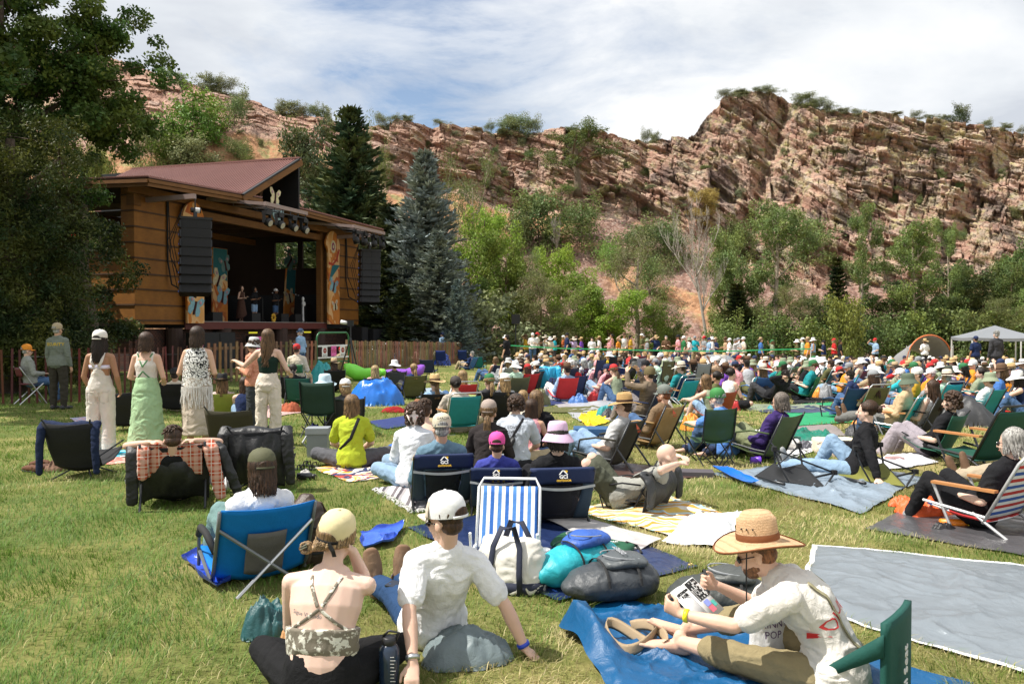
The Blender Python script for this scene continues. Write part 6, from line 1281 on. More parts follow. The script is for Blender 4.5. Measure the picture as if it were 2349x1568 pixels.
for t_ in MID:
    px,py,pose,fem,top,tc_,leg,lc,hr,hrc,ht,htc,lab,kw=t_; kw=dict(kw); d=kw.pop('d',None); kw.pop('scz',None); zo=kw.pop('zoff',0); dy=kw.pop('dy',0); hrc=kw.pop('hrc',hrc)
    if d:  # standing people placed by distance
        p=D(px,750,d); p.z=0; f=kw.pop('face',None); ex=kw.pop('extra',()); hl=kw.pop('hl',None)
        q=person(pose,fem,p,f if f is not None else stage_face(p),top,tc_,leg,lc,hr,hrc,ht,htc,lab,extra=ex,hl=hl); f_=proto(pose,fem); tz=zat(py,d)/(f_.HM@V3((0,0,TOPZ[ht]))).z; q.scale=(tz,)*3; P_.append(p); continue
    if pose=='stand': # place by feet
        p=G(px,938); f_=proto(pose,fem); tz=zat(py,p.y)/(f_.HM@V3((0,0,TOPZ[ht]))).z; q=person(pose,fem,p,kw['face'],top,tc_,leg,lc,hr,hrc,ht,htc,lab,scale=tz); P_.append(p); GUARD=q; continue
    if py<792: # far seated: distance from size
        pass
    o=mid(px,py,pose,fem,top,tc_,leg,lc,hr,hrc,ht,htc,lab,**kw)
    if zo: 
        f_=proto(pose,fem); a=R(kw['face']); sc=kw.get('sc',1); top_=f_.HM@V3((0,0,TOPZ[ht])); g_=GG(px,py,top_.z*sc+zo); o.location=(g_.x,g_.y-.0,zo)
    if dy: o.location=V3(o.location)+V3((0,dy,0))
# ---------------- cloth on the ground ----------------
POLYS=[]
def stripes(cols,freq,axis=0,warp=.0,scale=(1,1,1)):
    def pat(nt,P,C):
        v=sepc(nt,P,axis)
        if warp: v=mth(nt,'ADD',v,mth(nt,'MULTIPLY',noise(nt,P,2.2,2),warp))
        f=mth(nt,'FRACT',mth(nt,'MULTIPLY',v,freq)); return ramp(nt,f,[(i/len(cols),c) for i,c in enumerate(cols)],'CONSTANT')
    return pat
def sheet(px4,mat,col,label,cat='tarp',amp=.03,name=None,group=None,z=.012,seed=0,n=70,border=None,freq=2.2,rim=0,edge=.02,mask=True,up=None,grommet=False):
    c=[GG(*p) for p in px4]; A,B,C_,D_=c; cen=(A+B+C_+D_)/4; s_=seed+len(POLYS)*7
    if mask: POLYS.append([(p.x,p.y) for p in c])
    u=np.linspace(0,1,n+1); U,Vv=np.meshgrid(u,u,indexing='ij')
    P=(1-U)[...,None]*((1-Vv)[...,None]*np.array(A)+Vv[...,None]*np.array(D_))+U[...,None]*((1-Vv)[...,None]*np.array(B)+Vv[...,None]*np.array(C_))
    P[...,0]+=(fbm(P[...,0]*2.5,P[...,1]*2.5,seed=s_,oct=3)-.5)*edge*5; P[...,1]+=(fbm(P[...,0]*2.5+9,P[...,1]*2.5,seed=s_+1,oct=3)-.5)*edge*5
    x,y=P[...,0]*freq,P[...,1]*freq; wx=fbm(x*.6,y*.6,seed=s_+2,oct=2)*2.5
    r1=1-np.abs(2*vn(x+wx,y*.6+wx,seed=s_+3)-1); r2=1-np.abs(2*vn(x*2.3-wx*2,y*1.9+wx*2,seed=s_+4)-1); r3=1-np.abs(2*vn(x*5+wx*3,y*6-wx*2,seed=s_+5)-1)
    h=amp*(r1**3*.9+r2**3*.45+r3**2*.18)
    e=np.minimum(np.minimum(U,1-U),np.minimum(Vv,1-Vv)); h*=np.clip(e*9,.25,1)
    if rim: h+=rim*np.exp(-e*26)*(.5+.8*vn(U*4,Vv*4,seed=s_+8))
    if up is not None: h+=up(U,Vv)
    P[...,2]=z+h+np.vectorize(gz)(P[...,0],P[...,1]); Q=P-np.array([cen.x,cen.y,0]); 
    i,j=np.meshgrid(np.arange(n),np.arange(n),indexing='ij'); a=(i*(n+1)+j).ravel(); Fq=np.stack([a,a+n+1,a+n+2,a+1],-1)
    nm=name or cat.replace(' ','_'); mats=[mat]+([border] if border else []); me=npmesh(nm,Q.reshape(-1,3),Fq,mats,True)
    if border:
        b=2; ii,jj=i.ravel(),j.ravel(); mi=((ii<b)|(ii>=n-b)|(jj<b)|(jj>=n-b)).astype(np.int32); me.polygons.foreach_set('material_index',mi)
    o=link(me,nm,None,c_(col),loc=(cen.x,cen.y,0)); tag(o,label,cat,group)
    if grommet:
        for (uu,vv) in ((.5,1),(.98,.98),(.25,.99)):
            k=int(uu*n),int(vv*n); q=Q[k]; m=MB(); m.lathe([(.022,.004),(.016,.009),(.010,.004)],(q[0],q[1],q[2]),12); m.build('eyelet',mk('brass',(.5,.36,.14),.3,metal=.9),o)
    return o
poly=mk('tarp_plastic',None,.28,.08,5,.55,9,spec=.6); silv=mk('silver_tarp',None,.32,.1,4,.6,7,spec=.7,metal=.25)
white_b=mk('white_hem',(.75,.76,.77),.5,.05,8)
sheet([(1862,1250),(2600,1322),(2620,1640),(1835,1392)],silv,(.22,.25,.275),'large slate-grey tarp with a white hem filling the lower right corner',amp=.028,border=white_b,seed=3,n=110,freq=2.4)
sheet([(2078,1165),(2480,1180),(2560,1312),(1985,1216)],poly,(.075,.073,.078),'dark charcoal ground sheet under the red, white and blue chair',amp=.02,seed=5)
sheet([(1632,1088),(1890,1056),(2122,1100),(1975,1180)],silv,(.25,.31,.37),'crumpled silver-blue tarp under the two tipped camp chairs',amp=.05,seed=9,n=110,freq=3)
m=MB(); A=GG(1632,1088); 
sheet([(1630,1086),(1665,1083),(1740,1116),(1725,1124)],poly,(.01,.14,.62),'bright blue turned-over corner of the silver tarp',amp=.02,z=.05,rim=.03,n=30,mask=False)
bl=mk('sun_blanket',None,.9,.05,10,.2,30,pattern=stripes([(.62,.27,.04),(.50,.62,.60),(.66,.44,.10),(.64,.60,.52),(.62,.30,.05),(.40,.58,.60),(.64,.48,.16),(.64,.60,.52)],2.6,1,.3))
sheet([(1297,1171),(1520,1135),(1702,1190),(1562,1240)],bl,'cream','orange, yellow and mint wavy-striped blanket',cat='blanket',amp=.045,seed=4)
sheet([(1512,1246),(1578,1186),(1702,1178),(1668,1262)],cloth,(.78,.79,.80),'crumpled white sheet at the end of the striped blanket',cat='sheet',amp=.075,seed=8,freq=3)
sheet([(938,1212),(1236,1158),(1594,1300),(1284,1386)],poly,(.016,.03,.095),'navy tarp carrying the bags and the striped beach chair',amp=.03,seed=12,n=90,grommet=True)
wool=mk('wool_blanket',None,.95,.08,20,.3,60,pattern=lambda nt,P,C: mixc(nt,ramp(nt,mth(nt,'FRACT',mth(nt,'MULTIPLY',mth(nt,'ADD',sepc(nt,mapped(nt,P,(1,1,1),(0,0,.6)),1),mth(nt,'MULTIPLY',noise(nt,P,1.5,2),.3)),2.2)),[(0,g(0)),(.72,g(0)),(.74,g(.8)),(.8,g(.2)),(.84,g(.8)),(.9,g(0))],'LINEAR'),(.44,.42,.41),(.17,.12,.11)))
sheet([(1238,1192),(1310,1186),(1512,1246),(1442,1288)],wool,'ltgrey','grey wool blanket with wavy brown stripes on the navy tarp',cat='blanket',amp=.02,z=.04,mask=False)
sheet([(414,1296),(500,1258),(668,1272),(492,1362)],poly,(.02,.07,.55),'small blue tarp under the blue folding chair',amp=.03,rim=.07,seed=20)
sheet([(822,1232),(926,1208),(905,1252),(835,1266)],poly,(.05,.13,.6),'blue tarp scrap beyond the woman in the yellow cap',amp=.06,seed=22,rim=.04)
sheet([(1282,1452),(1398,1364),(2230,1568),(1500,1730)],nylon,(.0,.075,.20),'crinkled teal-blue groundsheet under the man in the straw hat',cat='groundsheet',amp=.05,seed=25,n=130,freq=3.2,up=lambda U,V:.16*np.exp(-((U-.10)/.10)**2-((V-.22)/.22)**2)+.12*np.exp(-((U-.24)/.10)**2-((V-.1)/.1)**2))
mand=mk('mandala_towel',None,.9,.06,12,.2,30,pattern=lambda nt,P,C: ramp(nt,mth(nt,'FRACT',mth(nt,'MULTIPLY',noise(nt,P,2.6,2,.4,.8),4.5)),[(0,(.02,.03,.10)),(.3,(.75,.68,.58)),(.5,(.70,.33,.03)),(.72,(.75,.68,.58)),(.86,(.45,.06,.04))],'CONSTANT'))
sheet([(716,1076),(905,1044),(1010,1082),(800,1108)],mand,'cream','orange, white and navy sunburst towel under the lime shirt',cat='towel',amp=.025)
mex=mk('mexican_blanket',None,.95,.08,14,.3,50,pattern=stripes([(.55,.53,.55),(.16,.14,.15),(.6,.58,.58),(.08,.07,.08),(.35,.33,.34),(.62,.6,.6)],5,0,.03))
bk=sheet([(862,1122),(985,1104),(1150,1136),(950,1174)],mex,'grey','grey striped woven blanket with white fringe under the navy chairs',cat='blanket',amp=.02)
def fringe(par,a,b,col=(.7,.68,.66),n=70,L=.07):
    a,b=Vector(a)-Vector(par.location),Vector(b)-Vector(par.location); r=random.Random(4); m=MB(); dn_=Vector((0,-1,0))
    for k in range(n): p=a.lerp(b,k/n); m.tube([p+V3((0,0,.02)),p+dn_*L*.6+V3((r.uniform(-.02,.02),0,.02)),p+dn_*L+V3((r.uniform(-.04,.04),0,.01))],.006,4)
    m.build('fringe',cloth,par,col=col)
fringe(bk,GG(862,1122),GG(950,1174)); fringe(bk,GG(950,1174),GG(1150,1136),n=110)
sheet([(1322,1078),(1400,1058),(1650,1090),(1362,1128)],poly,(.10,.055,.045),'brown tarp under the reclining man in shorts',amp=.015)
for q,mt,c,l,ct,am in [
 ([(843,968),(1000,944),(1088,958),(880,985)],cloth,(.035,.05,.16),'indigo mat before the bare-backed person','mat',.012),
 ([(1098,950),(1230,938),(1242,958),(1110,978)],poly,(.02,.035,.12),'navy plastic sheet beyond the flowered cap','tarp',.02),
 ([(1238,906),(1400,888),(1640,902),(1330,968)],silv,(.50,.51,.53),'broad pale grey sheet in the centre of the lawn','tarp',.04),
 ([(1345,890),(1380,878),(1500,886),(1492,908)],poly,(.01,.09,.5),'blue tarp under the legs of the man with the camera','tarp',.03),
 ([(1495,872),(1570,862),(1610,878),(1560,896)],poly,(.01,.12,.6),'bright blue crumpled tarp before the bun-haired man','tarp',.07),
 ([(1245,892),(1300,884),(1345,888),(1330,902)],nylon,(.0,.35,.36),'turquoise sheet at the top of the pale grey sheet','groundsheet',.04),
 ([(1798,930),(1960,921),(2015,964),(1812,980)],cloth,(.03,.27,.12),'kelly green blanket beside the plum fleece','blanket',.02),
 ([(1812,898),(1955,890),(1975,918),(1820,928)],cloth,(.018,.018,.02),'black mat behind the green blanket','mat',.015),
 ([(1815,884),(1900,878),(1925,890),(1818,896)],poly,(.02,.17,.6),'blue tarp behind the black mat','tarp',.03),
 ([(1812,864),(1905,860),(1912,876),(1815,880)],poly,(.18,.38,.34),'pale teal mat behind the blue tarp','mat',.02),
 ([(2150,912),(2349,895),(2420,930),(2170,940)],poly,(.03,.07,.065),'dark green tarp at the right beneath the folded tent','tarp',.03),
 ([(2160,893),(2230,888),(2262,905),(2190,912)],poly,(.12,.32,.27),'pale green groundsheet edge by the man in tall socks','groundsheet',.03),
 ([(1808,980),(1910,974),(1945,1000),(1830,1006)],cloth,(.24,.21,.20),'taupe picnic blanket below the green blanket','blanket',.015),
 ([(1800,996),(1880,988),(1912,1002),(1830,1018)],poly,(.0,.16,.10),'crumpled emerald plastic sheet beside the sleeping woman','tarp',.09),
 ([(1770,1030),(1870,1010),(1895,1030),(1780,1062)],mk('spotted_towel',None,.9,.05,10,.2,pattern=lambda nt,P,C:mixc(nt,ramp(nt,noise(nt,P,14,1),[(.60,g(0)),(.62,g(1))]),(.72,.71,.70),(.06,.06,.07))),'white','white towel with small black figures under the sleeping woman','towel',.02),
 ([(1940,1062),(2120,1044),(2152,1062),(1965,1092)],cloth,(.55,.54,.57),'pale grey towel with white bands by the polka-dot top','towel',.05),
 ([(140,1052),(330,1028),(334,1046),(144,1062)],mk('wave_towel',None,.9,.05,10,.2,pattern=lambda nt,P,C:mixc(nt,ramp(nt,noise(nt,P,6,2,.5,1.5),[(.48,g(0)),(.52,g(1))]),(.02,.42,.60),(.65,.78,.8))),'turq','turquoise and white towel at the feet of the women','towel',.02),
 ([(142,1066),(340,1046),(350,1058),(150,1076)],mk('coral_towel',None,.9,.05,10,.2,pattern=lambda nt,P,C:mixc(nt,ramp(nt,noise(nt,P,14,2,.5,1),[(.5,g(0)),(.54,g(.7))]),(.72,.16,.13),(.78,.5,.42))),'pink','coral patterned towel in front of the turquoise one','towel',.03),
 ([(160,960),(300,948),(310,968),(175,972)],mk('stripe_blanket',None,.9,.05,10,.2,pattern=stripes([(.6,.2,.2),(.6,.6,.65),(.12,.2,.5),(.6,.6,.62)],8,1)),'red','red, white and blue striped blanket left of the overalls','blanket',.015),
 ([(1260,1010),(1370,985),(1400,1003),(1290,1036)],mk('rug',None,.9,.05,10,.2,pattern=stripes([(.45,.08,.06),(.5,.33,.12),(.1,.1,.25),(.5,.45,.4)],9,1,.1)),'red','colourful striped rug behind the pink bucket hat','blanket',.02),
 ([(1325,960),(1372,945),(1400,968),(1345,985)],nylon,(.85,.55,.0),'bright yellow cloth left of the cooler','cloth',.09),
 ([(1060,1030),(1130,1005),(1200,1040),(1120,1060)],cloth,(.4,.1,.08),'red patterned blanket under the people before the navy chairs','blanket',.02),
 ([(880,1028),(940,1010),(960,1030),(905,1048)],poly,(.02,.14,.55),'blue tarp corner left of the striped blouse','tarp',.06),
 ([(700,935),(790,905),(830,925),(735,955)],poly,(.02,.13,.5),'blue tarp under the chairs left of the lime shirt','tarp',.03),
 ([(1100,925),(1230,900),(1300,925),(1150,950)],cloth,(.03,.04,.12),'dark blue blanket around the flowered cap','blanket',.02),
 ([(925,898),(1000,888),(1020,902),(940,915)],cloth,(.28,.35,.42),'faded blue blanket by the brown flowered skirt','blanket',.015),
 ([(1560,868),(1660,860),(1690,872),(1580,884)],cloth,(.05,.14,.06),'dark green blanket with a striped edge behind the bright blue tarp','blanket',.015),
 ([(1560,842),(1680,836),(1700,848),(1580,856)],cloth,(.16,.08,.06),'brown mat behind the seated couples','mat',.01),
 ([(1905,868),(2040,866),(2050,880),(1920,884)],poly,(.05,.2,.45),'blue groundsheet before the turquoise beach chair','groundsheet',.03),
 ([(1940,985),(2000,975),(2020,995),(1955,1003)],cloth,(.2,.2,.21),'grey blanket left of the polka-dot top','blanket',.03),
 ([(2270,1090),(2349,1080),(2420,1110),(2290,1130)],cloth,(.09,.09,.10),'dark mat at the right edge behind the silver bob','mat',.01),
 ([(545,940),(640,925),(700,945),(600,962)],cloth,(.5,.33,.3),'pink and beige towel behind the cream trousers','towel',.02)]:
    sheet(q,mt,c,l,cat=ct,amp=am,n=44)
# ---------------- heaps of cloth ----------------
def heap(px,py,w,dp,h,mat,col,label,cat='jacket',name=None,seed=0,folds=3.,rz=0,z0=0,group=None):
    p=GG(px,py); r=np.random.default_rng(seed+17); n=46; u=np.linspace(-1,1,n); X,Y=np.meshgrid(u,u,indexing='ij')
    rr=np.sqrt(X**2+Y**2); an=np.arctan2(Y,X); R0=.82+.25*(fbm(np.cos(an)*1.2+seed,np.sin(an)*1.2,seed=seed,oct=3)-.5)*2
    f=np.clip(1-(rr/R0)**2.4,0,1)**.7; wv=fbm(X*1.4+seed,Y*1.4,seed=seed+2,oct=2)*3
    rd=1-np.abs(2*vn(X*folds+wv,Y*folds*.7+wv,seed=seed+3)-1); r2=1-np.abs(2*vn(X*folds*2.4-wv,Y*folds*2+wv,seed=seed+4)-1)
    Z=f*(.55+(.22 if w>.9 else .32)*rd**2+.12*r2**2+.3*fbm(X*1.3,Y*1.3,seed=seed+5)-.1)*h; k=np.minimum(1,R0/np.maximum(rr,1e-6)); XX=X*np.where(rr>R0,k,1); YY=Y*np.where(rr>R0,k,1)
    Q=np.stack([XX*w/2,YY*dp/2,Z+z0+.004],-1).reshape(-1,3); i,j=np.meshgrid(np.arange(n-1),np.arange(n-1),indexing='ij'); a=(i*n+j).ravel()
    nm=name or cat.replace(' ','_'); return tag(link(npmesh(nm,Q,np.stack([a,a+n,a+n+1,a+1],-1),mat,True),nm,None,c_(col),loc=p,rot=(0,0,rz)),label,cat,group)
heap(610,1450,.34,.3,.2,nylon,(.012,.075,.08),'dark green jacket lying left of the woman in the strappy top',seed=1)
heap(668,1475,.14,.22,.13,cloth,(.5,.27,.12),'small tan knitted sweater beside her knee',cat='sweater',seed=2)
heap(1075,1510,.62,.42,.16,nylon,(.15,.19,.20),'grey jacket under the man in the white T-shirt',seed=3)
heap(2120,1180,.62,.42,.17,nylon,(.85,.13,.03),'bright orange jacket on the charcoal ground sheet',seed=4,folds=4); heap(2070,1160,.3,.2,.1,nylon,(.85,.13,.03),'sleeve of bright orange cloth by the black sneaker',cat='cloth',seed=5)
heap(125,1080,.32,.24,.14,cloth,(.22,.13,.09),'brown scarf heap beside the sandals on the left',cat='scarf',seed=6); heap(700,1095,.2,.2,.1,cloth,(.5,.48,.46),'pale plastic bag by the black draped chair',cat='bag',seed=7)
heap(510,1120,.25,.3,.12,cloth,(.7,.68,.66),'white wrapped snacks beside the grey lunch bag',cat='bag',seed=8)
heap(905,945,.7,.35,.12,cloth,(.28,.018,.02),'dark red jacket lying flat behind the indigo mat',seed=9)
heap(668,945,.5,.5,.22,cloth,(.36,.1,.05),'rust and yellow striped bundle right of the cream trousers',seed=10,cat='bundle'); heap(720,1000,.35,.3,.2,cloth,(.012,.015,.07),'dark navy sweater on the grass behind the grey cooler',seed=11)
heap(1965,1000,.4,.35,.22,nylon,(.06,.06,.065),'dark grey jacket and blue bag left of the polka-dot top',seed=12); heap(1845,1030,.3,.25,.14,nylon,(.10,.10,.12),'grey jacket beside the sleeping woman',seed=13); heap(1905,1045,.3,.22,.07,cloth,(.42,.33,.24),'beige cap-like cloth beyond the silver tarp',cat='cloth',seed=14)
heap(1325,1020,.45,.3,.1,nylon,(.6,.15,.05),'orange cloth by the yellow one behind the cooler',cat='cloth',seed=15); heap(1290,1005,.25,.2,.15,cloth,(.7,.72,.75),'white fluffy bundle behind the pink bucket hat',cat='bundle',seed=16)
heap(1400,870,.5,.4,.35,nylon,(.35,.02,.03),'red cloth bin by the reclining woman',cat='bag',seed=18); heap(1546,842,.6,.5,.45,nylon,(.7,.5,.02),'bright yellow dry bag among the seated people',cat='bag',seed=19)
heap(1865,866,1.1,.8,.75,nylon,(.045,.045,.042),'large dark grey tarp bundle behind the pale teal mat',cat='tarp',seed=20); heap(2200,885,.9,.6,.5,cloth,(.42,.41,.40),'pale grey blanket heap beside the charcoal cowboy hat',cat='blanket',seed=21)
heap(2225,975,1.1,1.0,.55,nylon,(.04,.04,.042),'large black tent bag behind the green armchair',cat='tent bag',seed=22,folds=1.5); heap(1880,905,.35,.3,.1,cloth,(.02,.02,.022),'black cloth dropped on the black mat',cat='cloth',seed=23)
heap(1215,868,1.5,.8,.55,poly,(.012,.013,.015),'shiny black plastic draped over chairs right of the pale sun hat',cat='plastic cover',seed=24)
# blue tarp draped over chairs
heap(862,928,1.55,1.1,.72,poly,(.01,.15,.58),'bright blue tarp draped over chairs before the air loungers',cat='tarp',seed=30,folds=1.6)
heap(735,878,1.1,.7,.75,nylon,(.03,.32,.33),'teal puffy quilt over a chair beside the tan brimmed hat',cat='quilt',seed=31,folds=2.5)
heap(1015,838,1.1,.6,.75,poly,(.01,.04,.25),'royal blue cover over folded chairs by the picket fence',cat='cover',seed=32,folds=2); heap(2000,845,1.8,1.2,.8,poly,(.02,.28,.65),'light blue tarp over gear behind the white T-shirt man',cat='tarp',seed=33,folds=1.5)
heap(2200,866,1.5,.9,.6,cloth,(.09,.12,.22),'blue-grey blanket heap behind the dark floppy hat',cat='blanket',seed=34)
def air(px,py,L,w,h,col,lab,rz):
    p=GG(px,py); o=empty('air_lounger',p,rz,lab,'air lounger','inflatable loungers'); 
    for q in (-1,1): m=MB(); m.loft([(-L/2,q*w*.22,h*.55),(-L*.2,q*w*.24,h*.42),(L*.1,q*w*.24,h*.38),(L*.4,q*w*.2,h*.7),(L*.5,q*w*.12,h*.95)],[h*.25,h*.42,h*.42,h*.4,h*.2],n=12,dome=True); m.build('air_tube',nylon,o,True,col)
    return o
al=air(835,872,1.25,.7,.5,(.22,.75,.06),'lime green inflatable lounger with white lettering',R(160)); air(930,870,1.25,.65,.45,(.25,.07,.5),'purple inflatable lounger behind the white floppy hat',R(30))

# ---------------- bags and small things ----------------
def backpack(px,py,w,h,dp,col,c2,label,lie=0,rz=0,name='backpack',logo=None,scale=1.):
    p=GG(px,py); o=empty(name,p,rz,label,'backpack'); Mx=Matrix.Translation((0,0,dp/2 if lie else 0))@Matrix.Rotation(R(-90 if lie else 0),4,'X') ; V_=lambda a,b,c: Mx@V3((a,b,c-(h/2 if lie else 0)))
    m=MB(); m.loft([V_(0,0,.03),V_(0,0,h*.3),V_(0,0,h*.65),V_(0,.01,h*.9),V_(0,.02,h)],[w*.42,w*.5,w*.48,w*.38,w*.2],[dp*.42,dp*.5,dp*.46,dp*.34,dp*.18],side=Mx.to_3x3()@V3((1,0,0)),n=16,dome=True); link(remesh(m,.014,2,nylon,'main_compartment',.010,12,int(px)),'main_compartment',o,c_(col))
    m=MB(); m.loft([V_(0,-dp*.5,h*.1),V_(0,-dp*.55,h*.35),V_(0,-dp*.48,h*.55)],[w*.34,w*.38,w*.3],[dp*.16,dp*.2,dp*.14],side=Mx.to_3x3()@V3((1,0,0)),n=14,dome=True); link(remesh(m,.014,2,nylon,'front_pocket',.006,14,int(px)+1),'front_pocket',o,c_(c2))
    for q in (-1,1): m=MB(); m.loft([V_(q*w*.2,dp*.4,h*.92),V_(q*w*.3,dp*.72,h*.6),V_(q*w*.32,dp*.5,h*.15)],[.03,.034,.022],[.008]*3,n=8,dome=True); m.build('shoulder_strap',fabric,o,True,c_(c2))
    m=MB(); m.tube([V_(-.04,.02,h*1.0),V_(0,.02,h*1.07),V_(.04,.02,h*1.0)],.008); m.build('haul_loop',rubber,o)
    for q in (-1,1): m=MB(); m.tube([V_(q*w*.30*math.cos(t),-dp*(.66+.06*math.sin(t)),h*(.33+.26*math.sin(t))) for t in np.linspace(-1.3,1.4,9)],.0045,5); m.build('zipper',mk('zip_grey',(.3,.31,.32),.5),o)
    for z_ in (.22,.62): m=MB(); m.loft([V_(w*.53*math.cos(t),-dp*.56*math.sin(t)-.004,h*z_) for t in np.linspace(.1,3.04,11)],.009,.003,side=Mx.to_3x3()@V3((0,0,1)),n=6); m.build('compression_strap',rubber,o)
    if logo:
        t,sz=logo; me=text(t,sz,mk('logo_grey',(.45,.46,.48),.6),'mesh_','mesh'); b=link(me,'lettering',o); b.matrix_local=Mx@Matrix.Translation((0,-dp*.78,h*(.35-(.5 if lie else 0))))@Matrix.Rotation(R(90),4,'X')
    return o
backpack(1395,1375,.36,.52,.24,(.05,.056,.062),(.085,.095,.10),'charcoal and teal backpack lying on the navy tarp',lie=1,rz=R(105),logo=('OSPREY',.05))
backpack(1318,1340,.32,.58,.28,(.02,.38,.44),(.03,.10,.40),'turquoise backpack with blue bungee cord on the navy tarp',lie=1,rz=R(130))
backpack(1640,1400,.36,.5,.22,(.05,.055,.05),(.07,.075,.07),'grey-green backpack behind the booklet',lie=1,rz=R(80)); backpack(700,1290,.34,.46,.24,(.05,.03,.02),(.07,.045,.03),'dark brown backpack leaning at the blue folding chair',rz=R(-15))
backpack(1410-20,898,.4,.65,.3,(.03,.04,.045),(.04,.055,.06),'tall dark trekking pack standing before the pink hoodie',rz=R(30))
backpack(1985,1010,.3,.42,.2,(.03,.06,.12),(.05,.05,.06),'blue and grey daypack beyond the polka-dot top',rz=R(20)); backpack(2175,878,.3,.4,.2,(.05,.09,.06),(.08,.07,.05),'green daypack between the floppy hat and the maroon sweater')
# canvas tote
p=GG(1175,1350); o=empty('tote_bag',p,R(-20),'cream canvas tote bag with navy handles and base','bag'); m=MB(); m.loft([(0,0,.0),(0,0,.1),(0,0,.24),(0,0,.33)],[.22,.235,.22,.19],[.13,.14,.12,.05],side=(1,0,0),n=20,dome=False); link(remesh(m,.012,3,fabric,'bag_body',.016,8,3),'bag_body',o,(.70,.67,.60))
m=MB(); m.loft([(0,0,-.004),(0,0,.085)],[.228,.246],[.138,.15],side=(1,0,0),n=20); m.build('base',fabric,o,True,(.03,.035,.06))
for q in (-1,1):
    m=MB(); m.loft([(-.1,q*.135,.02),(-.1,q*.15,.15),(-.09,q*.11,.3),(-.04,q*.09,.42),(.04,q*.08,.42),(.09,q*.11,.3),(.1,q*.15,.15),(.1,q*.135,.02)],.02,.005,side=(1,0,0.2),n=8); m.build('handle',fabric,o,True,(.03,.035,.06))
# green folded stadium seat pad
p=GG(1360,1275); o=empty('seat_pad',p,R(-25),'dark green folded stadium seat with white print','seat pad'); m=MB(); m.loft([(-.26,0,.1),(.26,0,.07)],[.2,.2],[.03,.03],side=(0,1,0),n=16,dome=True); link(remesh(m,.012,2,fabric,'pad',.006,9,5),'pad',o,(.018,.09,.045))
text('TRAIL\nDREAM CAMP',.055,paper,parent=o,M=Matrix.Translation((0.02,0.0,.128))@Matrix.Rotation(R(10),4,'Z')); m=MB(); m.tube([(.22,.12,.1),(.28,.2,.06),(.34,.12,.03)],.012); m.build('strap_buckle',rubber,o)
def cup(px,py,r,h,fill,col,label,lie=0,fc=(.6,.32,.03)):
    p=GG(px,py); o=empty('plastic_cup',p,0,label,'cup'); clear=mk('clear_plastic',(.75,.78,.8),.1,spec=.6,alpha=.35); M=Matrix.Rotation(R(90),4,'Y')@Matrix.Translation((-r,0,0)) if lie else Matrix()
    m=MB(); m.lathe([(r*.78,0),(r,h),(r*1.04,h),(r*.96,h-.004),(r*.76,.004),(.001,.004)],n=18); me=m.mesh('cup_wall',clear if col is None else plastic,True); me.transform(M); link(me,'cup_wall',o,col)
    if fill: m=MB(); m.lathe([(r*.75,.006),(r*(.75+.2*fill),h*fill),(.001,h*fill)],n=16); me=m.mesh('drink',mk('beer',(.62,.30,.02),.15,spec=.5) if fc[0]>.3 else mk('cola',(.05,.02,.01),.15),True); link(me,'drink',o)
cup(297,1124,.045,.11,.6,None,'plastic cup half full of beer standing in the grass'); cup(1248,1300,.045,.13,.6,None,'plastic cup of dark drink beside the striped beach chair',fc=(.05,.02,.01)); cup(1722,1064,.05,.12,0,(.13,.03,.45),'purple cup lying on its side in the grass',lie=1); cup(1829,1018,.05,.11,0,(.02,.10,.08),'green cup by the emerald plastic sheet')
def bottle(px,py,r,h,col,cap,label,extra=None,p=None,lie=0):
    p=p or GG(px,py); o=empty('water_bottle',p,0,label,'bottle'); M=Matrix.Rotation(R(90),4,'Y')@Matrix.Translation((-r,0,0)) if lie else Matrix()
    m=MB(); m.lathe([(.001,0),(r*.95,0),(r,.01),(r,h*.78),(r*.8,h*.84),(r*.6,h*.87)],n=20); me=m.mesh('bottle_body',mk('bottle_plastic',None,.15,.03,5,spec=.7),True); me.transform(M); link(me,'bottle_body',o,col)
    m=MB(); m.lathe([(r*.66,h*.87),(r*.7,h*.9),(r*.7,h*.99),(r*.6,h),(.001,h)],n=20); m.tube([(r*.6,0,h*.9),(r*1.0,0,h*1.06),(0,0,h*1.1),(-r*.6,0,h)],.006); me=m.mesh('cap',plastic,True); me.transform(M); link(me,'cap',o,cap)
    return o
bt=bottle(893,1560,.047,.27,(.012,.025,.05),(.02,.02,.022),'dark blue wide-mouth water bottle with white measure marks',p=GG(893,1590))
m=MB(); [m.box(.012,-.0485,.03+k*.016,.03 if k%3 else .036,-.0475,.0325+k*.016) for k in range(11)]; m.build('measure_marks',paper,bt)
bottle(1996,905,.05,.28,(.02,.02,.02),(.02,.02,.02),'black insulated bottle on the black mat by the turquoise chair'); bottle(1510,935,.04,.24,(.6,.62,.62),(.5,.5,.5),'white steel bottle by the tan hat',lie=1); bottle(1563,965,.045,.25,(.25,.6,.42),(.05,.3,.2),'mint green bottle behind the quilted chairs')
bottle(857+0,1098,.04,.2,(.02,.02,.022),(.03,.03,.03),'black tumbler lying on the grass by the sandals',p=GG(682,1100),lie=1)
